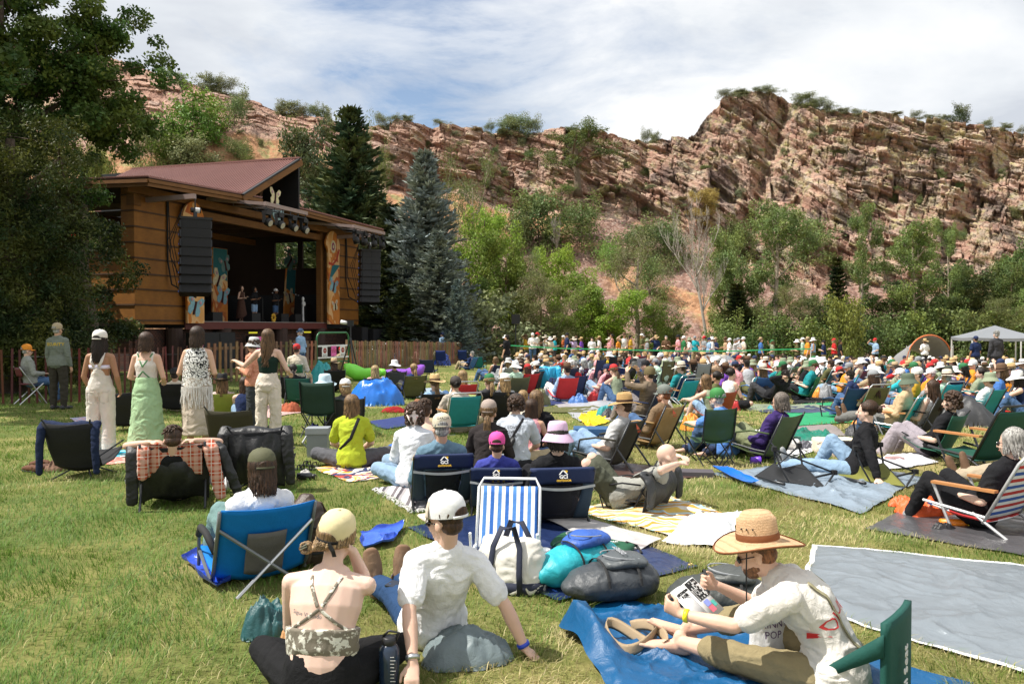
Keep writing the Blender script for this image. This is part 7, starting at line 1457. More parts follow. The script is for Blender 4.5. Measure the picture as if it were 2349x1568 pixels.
# cooler boxes
def cooler(px,py,w,dp,h,cb,cl,label,rz):
    p=GG(px,py); o=empty('cooler_box',p,rz,label,'cooler'); m=MB(); m.prism([(-w/2+.02,-dp/2+.02),(w/2-.02,-dp/2+.02),(w/2-.02,dp/2-.02),(-w/2+.02,dp/2-.02)],lambda x,y,z:(x*(1+.12*z),y*(1+.12*z),z),h*.8); m.build('box',plastic,o,col=cb)
    m=MB(); m.box(-w/2,-dp/2,h*.8,w/2,dp/2,h); m.build('lid',plastic,o,col=cl); m=MB(); m.tube([(-w/2,0,h*.7),(-w/2-.04,-dp*.3,h*.5),(-w/2-.04,-dp*.3,h*.5),(-w/2,0,h*.3)],.012); m.build('handle',plastic,o,col=cl)
    return o
cooler(1362,1055,.52,.34,.42,(.68,.70,.72),(.03,.11,.25),'white cooler with a dark blue lid behind the reclining man',R(-5)); cooler(730,1045,.3,.26,.38,(.22,.24,.26),(.3,.32,.34),'grey soft-sided cooler left of the lime shirt',R(5))
p=GG(502,1112); m=MB(); m.box(-.16,-.1,0,.16,.1,.34); tag(link(remesh(m,.015,3,fabric,'lunch_bag',.008,9),'lunch_bag',None,(.12,.12,.14),loc=p,rot=(R(-8),0,.1)),'grey quilted lunch bag between the plaid shirt and the black-draped chair','bag')
# footwear
SHOE=None
def shoe(px,py,rz,col,label,lie=0,kind='shoe',p=None,group='loose footwear on the grass',hi=0):
    p=p or GG(px,py); o=empty(kind,p,rz,label,'shoe' if kind!='sandal' else 'sandal',group)
    if kind=='sandal':
        m=MB(); m.loft([(0,-.12,.012),(0,-.02,.014),(0,.08,.012),(0,.13,.012)],[.032,.03,.045,.03],[.012]*4,side=(1,0,0),n=12,dome=True); m.build('sole',rubber,o,True); 
        for y in (-.07,.03,.08): m=MB(); m.tube([(-.042,y,.015),(-.03,y,.06),(.03,y,.06),(.042,y,.015)],.008); m.build('strap',fabric,o,col=c_(col))
    else:
        m=MB(); m.loft([(0,-.12,.04),(0,-.03,.05),(0,.07,.04),(0,.135,.03)],[.036,.038,.046,.034],[.04,.045,.035,.025],side=(1,0,0),n=12,dome=True); m.loft([(0,-.085,.05),(0,-.095,.08+hi)],[.038,.04],n=12); link(remesh(m,.009,3,fabric,'upper',.003,20),'upper',o,c_(col))
        m=MB(); m.loft([(0,-.125,.012),(0,0,.012),(0,.08,.012),(0,.14,.014)],[.036,.036,.05,.034],[.013]*4,side=(1,0,0),n=12,dome=True); m.build('sole',rubber if kind=='shoe' else mk('tan_sole',(.3,.2,.12),.8),o,True)
        m=MB(); [m.tube([(-.02,-.02+.03*k,.088-.012*k),(.02,-.0+.03*k,.088-.012*k)],.004,4) for k in range(4)]; m.build('laces',fabric,o,col=(.1,.08,.06))
    return o
shoe(70,1082,R(60),(.12,.05,.025),'left brown leather clog on the grass by the scarf'); shoe(92,1070,R(75),(.12,.05,.025),'upper brown leather clog on the grass by the scarf'); shoe(103,1080,R(100),(.11,.05,.03),'right brown leather clog nearest the scarf')
shoe(700,1078,R(80),'black','left black strappy sandal before the grey cooler',kind='sandal'); shoe(712,1070,R(60),'black','right black strappy sandal before the grey cooler',kind='sandal'); shoe(565,1040,R(100),'navy','navy boot on the grass behind the lunch bag',hi=.05); shoe(577,1036,R(70),'navy','second navy boot on the grass behind the lunch bag',hi=.05)
shoe(1560,1450,R(70),(.2,.17,.14),'grey hiking shoe with loose laces on the blue groundsheet',p=GG(1600,1425)); shoe(1345,1075,R(80),'black','black slide sandal by the foot of the reclining man',kind='sandal')
# food bowl, sun cream, can, box
p=GG(1345,1123); o=empty('food_bowl',p,0,'white paper bowl of food on the grass by the brown tarp','bowl'); m=MB(); m.lathe([(.06,0),(.10,.045),(.104,.045),(.06,-.002)],n=24); m.build('bowl',paper,o,True); m=MB(); m.ell((0,0,.03),(.075,.075,.03)); m.build('food',mk('noodles',(.4,.2,.07),.6,.4,40,.5,40),o,True)
o=empty('sunscreen_bottle',GG(2185,1208),R(-95),'orange sunscreen spray can lying on the charcoal sheet','bottle'); m=MB(); m.loft([(0,-.1,.035),(0,.08,.035),(0,.12,.035)],[.035,.035,.02],n=14); m.build('can_body',plastic,o,True,(.85,.25,.02)); m=MB(); m.loft([(0,.12,.035),(0,.19,.035)],[.024,.02],n=12); m.build('nozzle',plastic,o,True,(.8,.6,.03))
heap(2165,1215,.26,.12,.07,nylon,'black','folded black umbrella lying by the sunscreen',cat='umbrella',seed=40); m=MB(); m.loft([(-.06,0,.035),(.06,0,.035)],[.033,.033],n=14); tag(m.build('drink_can',steel,None,True,loc=GG(2063,1096),rot=(0,0,.1)),'silver and red drink can lying beyond the silver tarp','can')
m=MB(); m.box(-.25,-.16,0,.25,.16,.2); tag(link(remesh(m,.02,4,fabric,'canvas_bag',.02,6),'canvas_bag',None,(.66,.58,.45),loc=GG(1915,1040),rot=(0,0,.1)),'cream canvas bag left of the polka-dot top','bag'); m=MB(); m.box(-.09,-.07,0,.09,.07,.08); tag(m.build('food_tub',mk('tub',(.6,.35,.33),.2,alpha=.7),None,loc=GG(2052,1062)),'clear tub with pink food beside the pale jeans','tub')
m=MB(); m.ell((0,0,.07),(.07,.07,.07)); tag(m.build('pompom',cloth,None,True,'black',loc=GG(1800,1010)+V3((0,0,.14))) if 0 else m.build('pompom',cloth,None,True,(.01,.01,.01),loc=GG(1792,1012)+V3((0,0,.03))),'black fluffy pompom behind the tipped black chair','pompom')
m=MB(); m.box(-.3,-.12,0,.3,.12,.06); tag(m.build('folded_case',fabric,None,False,(.09,.08,.09),loc=GG(1575,1090),rot=(0,0,-.15)),'flat grey folded case on the grass right of the jackets','case')
# ---------------- near figures, posed by joint targets ----------------
def ik(sh,tg,L1,L2,pole):
    sh,tg=V3(sh),V3(tg); d=tg-sh; L=min(d.length,L1+L2-.004); d.normalize(); a=(L1*L1-L2*L2+L*L)/(2*L); h=math.sqrt(max(L1*L1-a*a,0)); pl=V3(pole); pl=(pl-d*pl.dot(d)).normalized()
    e=sh+d*a+pl*h; return (e-sh),(sh+d*L-e)
class Near:
    """builds a Fig with given hand and foot targets in world space"""
    def __init__(s,loc,face,pel,lean0,lean1,head,hands,feet,w=1.,side=0,twist=0,hx=0,hdir=(None,None),fdir=(None,None),poleA=((-.4,-.6,-.5),(.4,-.6,-.5)),poleL=((-.4,.2,1),(.4,.2,1)),k=1.):
        s.loc=V3(loc); s.a=R(face); Rm=Matrix.Rotation(-s.a,3,'Z'); s.face=face; s.sc=k
        tl=lambda p:(Rm@(V3(p)-s.loc))/k
        kw=dict(pel=pel,lean0=lean0,lean1=lean1,head=head,w=w,side=side,twist=twist,hx=hx); A=[((0,0,-1),(0,0,-1))]*2; Lg=[((0,1,0),(0,1,0),(0,0,1))]*2
        f=Fig(arms=A,legs=Lg,**kw); arms=[];legs=[]
        for i in (0,1):
            u,fo=ik(f.sh[i],tl(hands[i]),.285,.25,poleA[i]); arms.append((u,fo,hdir[i]))
            t,q=ik(f.hip[i],tl(feet[i]),.43,.41,poleL[i]); legs.append((t,q,fdir[i] or (0,1,.3)))
        s.f=Fig(arms=arms,legs=legs,**kw)
def put(n,name,label,sk,parts,body,extra=None):
    o=link(body,name,None,sk,loc=n.loc,rot=(0,0,n.a),scale=n.sc); tag(o,label,'person'); 
    for nm,me,col in parts: link(me,nm,o,c_(col))
    return o
def onh(n,o,me,nm,col,d=(0,0,0),s=(1,1,1),E_=None):
    q=link(me,nm,o,c_(col) if col is not None else None); M=n.f.HM@Matrix.Translation(d)
    if E_: M=M@Euler(E_).to_matrix().to_4x4()
    q.matrix_local=M@Matrix.Diagonal((*s,1)); return q
def bvh(me): return BVHTree.FromPolygons([v.co for v in me.vertices],[p.vertices for p in me.polygons])
def proj(bv,p,d,off=.003):
    h=bv.ray_cast(V3(p),V3(d)); return (h[0]-V3(d).normalized()*off) if h[0] is not None else None
def ptext(s,size,mat,par,me,org,xd,yd,d,off=.004,arc=None,bold=0,name='lettering',ext=0):
    """lay lettering onto a curved surface by ray casting"""
    t=text(s,size,mat,'mesh_','mesh',None,0,bold=bold); bv=bvh(me); xd,yd=V3(xd),V3(yd)
    bm_=__import__('bmesh').new(); bm_.from_mesh(t); __import__('bmesh').ops.triangulate(bm_,faces=bm_.faces[:]); 
    for _ in range(1): __import__('bmesh').ops.subdivide_edges(bm_,edges=[e for e in bm_.edges if e.calc_length()>size*.12],cuts=2,use_grid_fill=True)
    bm_.to_mesh(t); bm_.free()
    for v in t.vertices:
        x,y=v.co.x,v.co.y
        if arc: r_=arc+y; a=x/arc; x,y=r_*math.sin(a),r_*math.cos(a)-arc
        p=V3(org)+xd*x+yd*y-V3(d)*.5; q=proj(bv,p,d,off); v.co=q if q is not None else p+V3(d)*.5
    t.name=name; return link(t,name,par)
def pstrap(bv,pts,d,w,th,mat,par,name,col,n=24,off=.004):
    P=[]
    for i in range(n+1):
        t=i/n*(len(pts)-1); k=min(int(t),len(pts)-2); p=V3(pts[k]).lerp(V3(pts[k+1]),t-k); q=proj(bv,p-V3(d)*.6,d,off)
        if q is not None: P.append(q)
    if len(P)>2: m=MB(); m.loft(P,[w]*len(P),[th]*len(P),side=V3(P[-1]-P[0]).cross(V3(d)),n=8,dome=True); return m.build(name,mat,par,True,c_(col))
camo=mk('floral_knit',None,.85,.05,20,.2,40,pattern=lambda nt,P,C: mixc(nt,ramp(nt,noise(nt,P,26,4,.62,.4),[(.52,g(0)),(.55,g(1))]),(.19,.165,.125),(.66,.64,.55)))
PALE=(.72,.50,.40)
# 1. woman in a strappy top, back to us
L1=G(757,1585,.0); L1=V3((-.875,3.62,0))
n1=Near(L1,-2,(0,0,.11),-4,-34,(9,-12),[L1+V3((-.10,.42,.34)),L1+V3((.10,.24,.62))],[L1+V3((.02,.30,.07)),L1+V3((-.05,.38,.07))],w=1.16,k=.94,side=2,hx=4,hdir=((.7,.5,.2),(-.6,-.1,.75)),fdir=((.7,.6,0),(-.7,.6,0)),poleL=((-1,.15,.12),(1,.3,.15)),poleA=((-.35,-.1,-1),(.15,.7,-1)))
b1=n1.f.body(.0065,.9); o1=put(n1,'person','woman in a strappy taupe floral top and pale yellow cap, seen from behind',PALE,[],b1)
lk=n1.f.trousers('tights',.009,.008,.005,3); link(lk,'leggings',o1,(.012,.012,.013))
m=MB(); m.loft([n1.f.sp[1]+n1.f.up*.05,n1.f.sp[2],n1.f.sp[3]-n1.f.up*.01],[.158*1.14,.154*1.14,.163*1.14],[.116,.114,.120],side=(1,0,0),n=28); top1=remesh(m,.007,2,camo,'top',.0035,14,2); t1=link(top1,'strappy_top',o1)
bv=bvh(b1); f=n1.f; dB=(0,1,0)

for q in (-1,1):
    a=f.nb+f.X*q*.075+f.up*.02; e=f.sp[3]+f.X*q*.13+V3((0,0,.04)); mid_=f.sp[4]+f.up*.05
    pstrap(bv,[(a.x,0,a.z-.01),(mid_.x+q*.012,0,mid_.z)],dB,.009,.004,camo,o1,'shoulder_strap','white'); pstrap(bv,[(mid_.x+q*.006,0,mid_.z-.015),(e.x+q*.02,0,e.z-.05)],dB,.009,.004,camo,o1,'back_strap','white')
ptext('Sigue Viviendo',.026,mk('tattoo_ink',(.16,.15,.17),.7),o1,b1,(f.sp[4].x-.062,0,f.sp[4].z+.0),(1,0,-.08),(.08,0,1),dB,.001,name='tattoo')
hm=hair('bob',.035,.004,5,150); onh(n1,o1,hm,'hair',(.40,.26,.13),s=(1.04,1.04,1.02)); m=MB(); r_=random.Random(2)
for i in range(70):
    a=r_.uniform(-1.3,1.6); p0=V3((.08*math.sin(a),-.03-.085*math.cos(a),.02)); m.loft([p0,p0.lerp(V3((-.09,-.10,-.045)),.5)+V3((0,-.02,-.025)),V3((-.09,-.11,-.04))+V3([r_.uniform(-.012,.012) for _ in range(3)])],[.009,.009,.006],n=4,cap=False)
for i in range(30): a=i*.8; q=.026; c0=V3((-.105,-.115,-.04)); m.loft([c0+V3((q*math.cos(a+t),.02*math.sin(2*t+i),q*math.sin(a+t))) for t in (0,.8,1.6,2.4)],.008,n=4)
o=m.mesh('hair',hairm,True); onh(n1,o1,o,'hair_bun',(.36,.235,.12)); h=onh(n1,o1,hat('cap'),'cap',(.72,.62,.36),s=(1.08,1.08,1.1),E_=(R(14),R(6),0)); link(HOLE,'cap_opening',h,(.26,.16,.08)); link(STRAP,'cap_strap',h,(.01,.01,.01)); m=MB(); m.loft([(.02,-.123,.03),(.05,-.13,.005),(.06,-.128,-.02)],.011,.002,side=(1,0,.3),n=6); m.build('strap_tail',fabric,h,col=(.01,.01,.01))
m=MB(); [m.tube([(-.125-.0*k,-.14,-.05+.012*k),(-.105,-.15,-.04+.012*k),(-.09,-.143,-.03+.012*k)],.003,4) for k in range(2)]; q=onh(n1,o1,m.mesh('hair_clip',steel),'hair_clip',None)
# 2. man leaning on his arms in a white T-shirt
L2=V3((-.43,4.30,0)); HL=G(945,1600,.03); HR=G(1208,1492,.03)
n2=Near(L2,20,(0,0,.12),36,20,(6,34),[HL,HR],[V3((-.88,5.02,.1)),V3((-.73,5.08,.1))],w=.94,k=.98,side=3,twist=-6,hdir=((-.2,-.6,-.75),(.6,-.55,-.6)),fdir=((-.12,.25,1),(.12,.3,1)),poleA=((-.5,-.5,-.2),(.6,-.6,.1)),poleL=((0,0,1),(0,0,1)))
b2=n2.f.body(.0065,.35); o2=put(n2,'person','man in a white T-shirt and white mesh cap leaning back on both arms',(.66,.43,.32),[('jeans',n2.f.trousers('long',.010,.010,.008,4),(.022,.055,.13))],b2); s2m=n2.f.shirt('short',.008,.014,.011,0,6); link(s2m,'t_shirt',o2,(.80,.80,.80))
m=MB(); 
for hp,kn,an,ft in n2.f.leg: n2.f.foot(m,an,ft,.016); m.loft([an+(kn-an)*.02,an+(kn-an)*.22],[.052,.056],n=14)
link(remesh(m,.008,3,fabric,'boots',.003,22),'boots',o2,(.20,.125,.075))
for hp,kn,an,ft in n2.f.leg:
    dn_=nz(V3((0,-1,0))-ft*V3((0,-1,0)).dot(ft)); sd=ft.cross(dn_); m=MB(); m.loft([an-ft*.06+dn_*.085,an+ft*.05+dn_*.085,an+ft*.20+dn_*.085],[.045,.044,.042],[.014]*3,side=sd,n=12,dome=True); m.build('sole',mk('gum_sole',(.16,.09,.05),.8),o2,True)
onh(n2,o2,hair('short',0,.0),'hair',HC['brown'],s=(.93,.93,.9)); h=onh(n2,o2,hat('trucker'),'cap',(.80,.80,.80),s=(1.08,1.08,1.1)); link(HOLE,'cap_opening',h,HC['brown']); link(STRAP,'cap_strap',h,(.78,.78,.78))
m=MB(); _visor(m,.088,.095,.08,.045,1); m.grid(lambda u,v:(math.sin((u-.5)*2.3)*.0925*(1-.25*v*v),math.cos((u-.5)*2.3)*.105*(1-.25*v*v)-.008,.03+.085*v),12,6,.003); m.build('front_panel',fabric,h,True,(.60,.52,.42)); onh(n2,o2,GLS,'sunglasses',None)
w_=n2.f.arm[1][2]; m=MB(); m.loft([w_+nz(n2.f.arm[1][1]-w_)*.015,w_+nz(n2.f.arm[1][1]-w_)*.035],[.034,.035],n=16); m.build('wristband',plastic,o2,True,(.02,.06,.5)); w_=n2.f.arm[0][2]; m=MB(); m.loft([w_+nz(n2.f.arm[0][1]-w_)*.01,w_+nz(n2.f.arm[0][1]-w_)*.03],[.034,.035],n=16); m.build('watch',steel,o2,True)
m=MB(); m.box(-.038,-.075,0,.038,.075,.009); tag(m.build('phone',mk('phone_glass',(.02,.022,.03),.1,spec=.8),None,loc=V3((-.66,4.62,.20)),rot=(R(2),R(-8),R(60))),'black phone resting on the thigh of the man in jeans','phone')
# 3. man in the straw hat reading
L3=V3((1.50,3.68,0)); BK=V3((.90,3.86,.37))
n3=Near(L3,69,(0,0,.12),-8,-56,(20,0),[V3((.80,3.72,.36)),V3((1.04,4.02,.40))],[V3((.86,4.08,.09)),V3((.92,4.17,.12))],w=1.04,k=.96,hdir=((.2,.95,.35),(-.5,.8,.3)),fdir=((-.3,1,.25),(-.1,1,.5)),poleL=((-.9,.3,.35),(.6,.2,.8)),poleA=((-.5,-.3,-.7),(.5,-.3,-.6)))
b3=n3.f.body(.0065,1.0,pal=(V3((.9,.2,.3)),V3((-.9,.2,.3)))); o3=put(n3,'person','man in a wide woven straw hat and sunglasses reading a puzzle booklet',(.70,.44,.32),[('trousers',n3.f.trousers('crop',.010,.014,.010,7),(.27,.22,.12))],b3)
s3m=n3.f.shirt('short',.008,.017,.012,0,9); link(s3m,'t_shirt',o3,(.72,.68,.62)); onh(n3,o3,hair('short',0,.0),'hair',(.30,.13,.06),s=(.95,.95,.9)); onh(n3,o3,GLS,'sunglasses',None); onh(n3,o3,BEARD,'beard',(.32,.15,.07))
h=onh(n3,o3,hat('straw'),'hat',(.66,.43,.25),s=(1.12,1.10,1.22),E_=(R(14),0,0)); link(BAND,'hat_band',h,(.22,.08,.03)); m=MB(); m.lathe([(.184,.040),(.190,.044),(.184,.048)],n=32,fn=lambda p,a,r:(p[0]*.95,p[1]*1.08-.012,p[2]+.018*math.sin(a*2+.7)*.97)); m.build('brim_edge',fabric,h,True,(.25,.10,.04)); m=MB(); m.tube([(-.09,.03,.05),(-.085,.045,-.06),(-.07,.06,-.2)],.003,4); m.build('chin_cord',rubber,h)
m=MB(); [m.ell((-.086*math.cos(a),.095*math.sin(a)-.012,.115),(.004,.004,.004)) for a in (.1,.4,.7)]; m.build('vent_holes',rubber,h)
f=n3.f; d3=(-f.Fw); bvs=bvh(s3m); bd=f.Fw.copy(); bd.z=0; bd.normalize(); c3=f.sp[4]
redp=mk('red_print',(.62,.05,.05),.75); ptext('VOLUNTEER',.078,redp,o3,s3m,c3+V3((0,0,.0))-f.X*.01,f.X,V3((0,0,1)),V3((0,1,-.15)).normalized(),.003,arc=.18)
for q in (-1,1): pstrap(bvs,[f.nb+f.X*q*.105+V3((0,0,.01)),f.sp[3]+f.X*q*.09,f.sp[1]+f.X*q*.05],(0,1,-.2),.018,.003,fabric,o3,'harness_strap',(.30,.27,.16),off=.006)
w_=f.arm[0][2]; m=MB(); m.loft([w_+nz(f.arm[0][1]-w_)*.01,w_+nz(f.arm[0][1]-w_)*.03],[.033,.034],n=16); m.build('wristband',plastic,o3,True,(.8,.75,.02))
# booklet
o=empty('booklet',BK,R(56),'open puzzle booklet in the hands of the straw-hatted man','booklet'); Mb=Matrix.Rotation(R(-52),4,'X')
Mb=Matrix.Rotation(R(38),4,'X')
for q in (-1,1):
    m=MB(); m.grid(lambda u,v:Mb@V3((q*.145*u,(v-.5)*.21,.018*math.sin(u*2.6))),8,2,.002); pg=m.build('page',paper,o,True)
    if q<0: text('CROSSWORD\nPUZZLE',.02,inkb,parent=pg,M=Mb@Matrix.Translation((-.075,.06,.02)))
    else:
        m=MB(); m.grid(lambda u,v:Mb@V3((.02+.11*u,-.01+.11*v,.018*math.sin((.14+.76*u)*2.6)+.002)),6,1); m.build('puzzle_panel',inkb,pg); r_=random.Random(5); m=MB()
        for k in range(34):
            i,j=r_.randint(0,9),r_.randint(0,9); hz=r_.random()<.5; L=r_.randint(1,4)
            for t in range(L):
                a,b=(min(9,i+t),j) if hz else (i,min(9,j+t)); x=.022+.0105*a; y=-.007+.0103*b; zf=.018*math.sin((x/.145)*2.6)+.0045; n=len(m.v); m.v+=[tuple(Mb@V3(p)) for p in ((x,y,zf),(x+.0098,y,zf),(x+.0098,y+.0096,zf),(x,y+.0096,zf))]; m.face([n,n+1,n+2,n+3])
        m.build('crossword_squares',paper,pg)
        for x,y,c in ((.03,-.05,(.25,.3,.7)),(.03,-.085,(.75,.15,.2)),(.075,-.07,(.08,.5,.42))): m=MB(); m.grid(lambda u,v:Mb@V3((x+.04*u,y+.032*v,.018*math.sin(((x+.04*u)/.145)*2.6)+.003)),2,1); m.build('colour_box',plastic,pg,col=c)
# folding stadium seat behind him
a=n3.a; o=empty('stadium_seat',L3+V3((.10,-.04,0)),R(50),'dark green folding stadium seat with white lettering behind the reader','seat'); m=MB(); m.grid(lambda u,v:((u-.5)*.40,-.17-.02*math.cos((u-.5)*3),.03+.42*v-.02*abs(u-.5)),10,10,.03); bm1=m.mesh('back_panel',fabric,True); link(bm1,'back_panel',o,(.012,.075,.06))
m=MB(); m.box(-.2,-.17,0,.2,.22,.03); m.build('seat_panel',fabric,o,col=(.012,.075,.06)); text('soul Seat',.075,paper,parent=o,M=Matrix.Translation((-.07,-.215,.19))@Matrix.Rotation(R(90),4,'X')@Matrix.Rotation(R(90),4,'Z')); m=MB(); m.grid(lambda u,v:(-.2-.004,-.16+.34*u,.30-.22*u+.10*v*(1-u*.7)),10,2,.008); m.build('side_wing',fabric,o,True,(.012,.075,.06)); m=MB(); m.beam((-.21,.14,.1),(-.23,.3,.03),.03,.008); m.box(-.235,.16,.06,-.2,.22,.1); m.build('buckle_strap',rubber,o)
# popcorn bag, buckets of his things
o=empty('snack_bag',V3((1.27,3.90,.20)),R(20),'open white and green popcorn bag leaning by the straw-hatted man','bag'); m=MB(); m.loft([(0,0,-.15),(0,0,-.05),(0,0,.08),(0,0,.15)],[.10,.11,.11,.10],[.05,.06,.04,.01],side=(1,0,0),n=18,dome=False); bmz=remesh(m,.008,2,nylon,'bag_body',.008,12,4); link(bmz,'bag_body',o,(.72,.73,.74)); m=MB(); m.loft([(.085,0,-.14),(.09,0,.0),(.085,0,.14)],[.03,.035,.03],[.052,.06,.02],side=(1,0,0),n=12); m.build('green_side',nylon,o,True,(.08,.35,.02))
ptext('SKINNY\nPOP',.05,mk('ink_purple',(.10,.05,.14),.7),o,bmz,(-.02,0,.04),(1,0,0),(0,0,1),(0,1,0)); ptext('POPCORN',.026,mk('ink_green',(.3,.42,.03),.7),o,bmz,(-.02,0,-.07),(1,0,0),(0,0,1),(0,1,0))
m=MB(); r_=random.Random(8); P=GG(1455,1490); pts=[V3((.15*math.sin(k*.21),.11*math.cos(k*.33)-.05*k/44,.035+.03*math.sin(k*.4))) for k in range(44)]; m.loft(pts,[.03]*44,[.004]*44,side=(.3,.2,1),n=6); tag(m.build('webbing_strap',fabric,None,True,(.36,.27,.17),loc=P+V3((0,0,.05))),'coil of beige woven strap on the blue groundsheet','strap')
# lettering on other clothes and gear
ptext('SECURITY',.085,mk('gold_print',(.55,.38,.04),.8),GUARD,part(proto('stand',Fm),'shirt_long'),(0,0,1.33),(1,0,0),(0,0,1),(0,1,0),.003,bold=.002)
def find(lab): return next(o for o in bpy.data.objects if o.get('label')==lab)
o=find('man in a pale blue-grey T-shirt with a black sling bag'); f=proto('cross',Fm); me=part(f,'shirt_short'); ptext('LOVE\nOVER\nFEAR',.05,inkb,o,me,f.sp[4]+V3((-.02,0,.03)),(1,0,0),(0,0,1),(0,1,0),.003)
bv=bvh(me); pstrap(bv,[f.nb+V3((.10,0,.02)),f.sp[3]+V3((-.02,0,.04)),f.sp[2]+V3((-.14,0,0))],(0,1,0),.016,.004,fabric,o,'bag_strap','black',off=.006); m=MB(); m.loft([f.sp[3]+V3((.0,-.17,.03)),f.sp[2]+V3((-.06,-.18,.0)),f.sp[2]+V3((-.13,-.16,-.03))],[.05,.065,.045],[.03,.045,.03],n=12,dome=True); m.build('sling_bag',nylon,o,True,(.012,.012,.013))
o=find('woman in a lime green shirt with a black strap across her back'); f=proto('cross',T); bv=bvh(part(f,'shirt_short')); pstrap(bv,[f.nb+V3((.09,0,.01)),f.sp[3]+V3((0,0,.02)),f.sp[1]+V3((-.13,0,.05))],(0,1,0),.019,.004,fabric,o,'bag_strap','black',off=.006)
o=find('child in a hot pink cap and football jersey in the middle navy chair'); f=proto('chair',Fm); me=part(f,'shirt_short'); gp=mk('gold_print'); ptext('MESSI',.075,gp,o,me,f.sp[5]+V3((0,0,-.02)),(1,0,0),(0,0,1),(0,1,.2),.004,bold=.002); ptext('10',.18,gp,o,me,f.sp[3]+V3((0,0,.04)),(1,0,0),(0,0,1),(0,1,.2),.004,bold=.004); ptext('unicef',.06,gp,o,me,f.sp[1]+V3((0,0,.03)),(1,0,0),(0,0,1),(0,1,.3),.004)
o=find('man in a denim-blue shirt and cream cap in the leftmost navy chair')
for ch in o.children:
    if ch.name.startswith('hat'): text('GARCIA',.03,inkb,parent=ch,M=Matrix.Translation((0,-.113,.105))@Matrix.Rotation(R(70),4,'X'))
    if ch.name.startswith('hat'): ch.name='cap'
gold=mk('logo_gold',(.7,.42,.02),.6); Zb=lambda v:(-.10-.27*v-.05*math.sin(v*3),.07+.47*v)
for ob in [o for o in bpy.data.objects if (o.get('label') or '').find('navy padded chair')>=0]:
    M=Matrix.Translation((0,Zb(.86)[0]-.072,Zb(.86)[1]))@Matrix.Rotation(R(64),4,'X')
    lg_=text('GCI',.042,paper,parent=ob,M=M@Matrix.Translation((0,.005,0)),bold=.001); text('OUTDOOR',.024,gold,parent=ob,M=M@Matrix.Translation((0,-.026,0)),bold=.0006); m=MB(); n=0
    m.prism([(-.04,.024),(.0,.072),(.04,.024),(.03,.024),(.0,.056),(-.03,.024)],lambda x,y,z:M@V3((x,y,z)),.002); m.build('logo_mountain',paper,ob); m=MB(); m.loft([M@V3((.022,.055,-.001)),M@V3((.022,.055,.001))],[.016,.016],n=16); m.build('logo_sun',gold,ob)
red=find('woman in a red bandana and striped white blouse'); f=proto('cross',T)
bandm=mk('bandana_red',None,.85,.05,12,.2,pattern=lambda nt,P,C: mixc(nt,ramp(nt,mth(nt,'PINGPONG',noise(nt,P,60,0),.5),[(.24,g(0)),(.28,g(1))]),(.55,.03,.03),(.72,.62,.58)))
m=MB(); m.ell((0,-.018,.052),(.093,.108,.088),None,20,12); m.loft([(0,-.11,.03),(.0,-.128,-.02),(.01,-.128,-.09)],[.07,.045,.008],[.012,.01,.006],side=(1,0,0),n=10); q=link(m.mesh('bandana',bandm,True),'bandana',red); q.matrix_local=f.HM
# ---------------- four standing women ----------------
def lady(px,pyf,pyt,face,sk,hairk,hc,hl,hatk,hatc,label,arms,build,wave=.012,hp_=(0,0)):
    L=G(px,pyf); fig=Fig(pel=(0,0,.95),lean0=0,lean1=0,head=hp_,arms=arms,legs=stand_legs,w=.92); b=fig.body(.0085,.6,name='person'); tz=zat(pyt,L.y)/(fig.HM@V3((0,0,TOPZ[hatk]))).z
    o=link(b,'person',None,sk,loc=L,rot=(0,0,R(face)),scale=tz); tag(o,label,'person')
    hm=hair('long',hl,wave,px,170); q=link(hm,'hair',o,hc); q.matrix_local=fig.HM
    if hatk: h=link(hat(hatk),'cap',o,hatc); h.matrix_local=fig.HM@Matrix.Diagonal((1.12,1.1,1.1,1)); link(HOLE,'cap_opening',h,(.02,.014,.01)); link(STRAP,'cap_strap',h,hatc)
    build(fig,o,b); return o,fig
A0=[((-.28,-.02,-1),(.10,.55,-.75)),((.28,-.02,-1),(-.10,.55,-.75))]
def overalls(f,o,b):
    m=MB(); m.loft([f.sp[4]-V3((0,.02,.01)),f.sp[3]-V3((0,.01,0)),f.sp[2],f.sp[1],f.sp[0],f.pel-V3((0,0,.03))],[.055,.085,.125,.155,.172,.165],[.10,.118,.115,.125,.135,.13],side=(1,0,0),n=20,dome=True)
    for i in (0,1): hp,kn,an,ft=f.leg[i]; m.loft([hp,hp.lerp(kn,.5),kn,kn.lerp(an,.5),an-V3((0,0,.03))],[.112,.10,.088,.09,.095],n=14,dome=True)
    me=remesh(m,.011,2,cloth,'overalls',.009,9,11); link(me,'overalls',o,(.66,.60,.54)); bv=bvh(me)
    m=MB(); n=0
    for q in (-1,1): m.loft([f.sp[3]+V3((q*.03,-.118,.06)),f.sp[4]+V3((q*.07,-.115,.05)),f.nb+V3((q*.075,-.05,.005)),f.nb+V3((q*.08,.04,-.03))],.022,.006,side=(1,0,0),n=8)
    m.build('shoulder_straps',cloth,o,True,(.66,.60,.54)); 
    for q in (-1,1): m=MB(); pts=[proj(bv,(q*.085+x,-.6,.84+z),(0,1,0),.004) for x,z in ((-.06,.07),(.06,.07),(.06,-.06),(0,-.09),(-.06,-.06),(-.06,.07))]; pts=[p for p in pts if p]; m.tube(pts,.005,4); m.build('pocket',cloth,o,col=(.55,.50,.44))
    m=MB(); m.loft([f.sp[4]-V3((0,0,.05)),f.sp[4]-V3((0,0,.0))],[.152*.95,.158*.95],[.118,.12],side=(1,0,0),n=24); m.build('bandeau',cloth,o,True,(.72,.68,.85)); link(f.shoes(),'shoes',o,(.6,.57,.5))
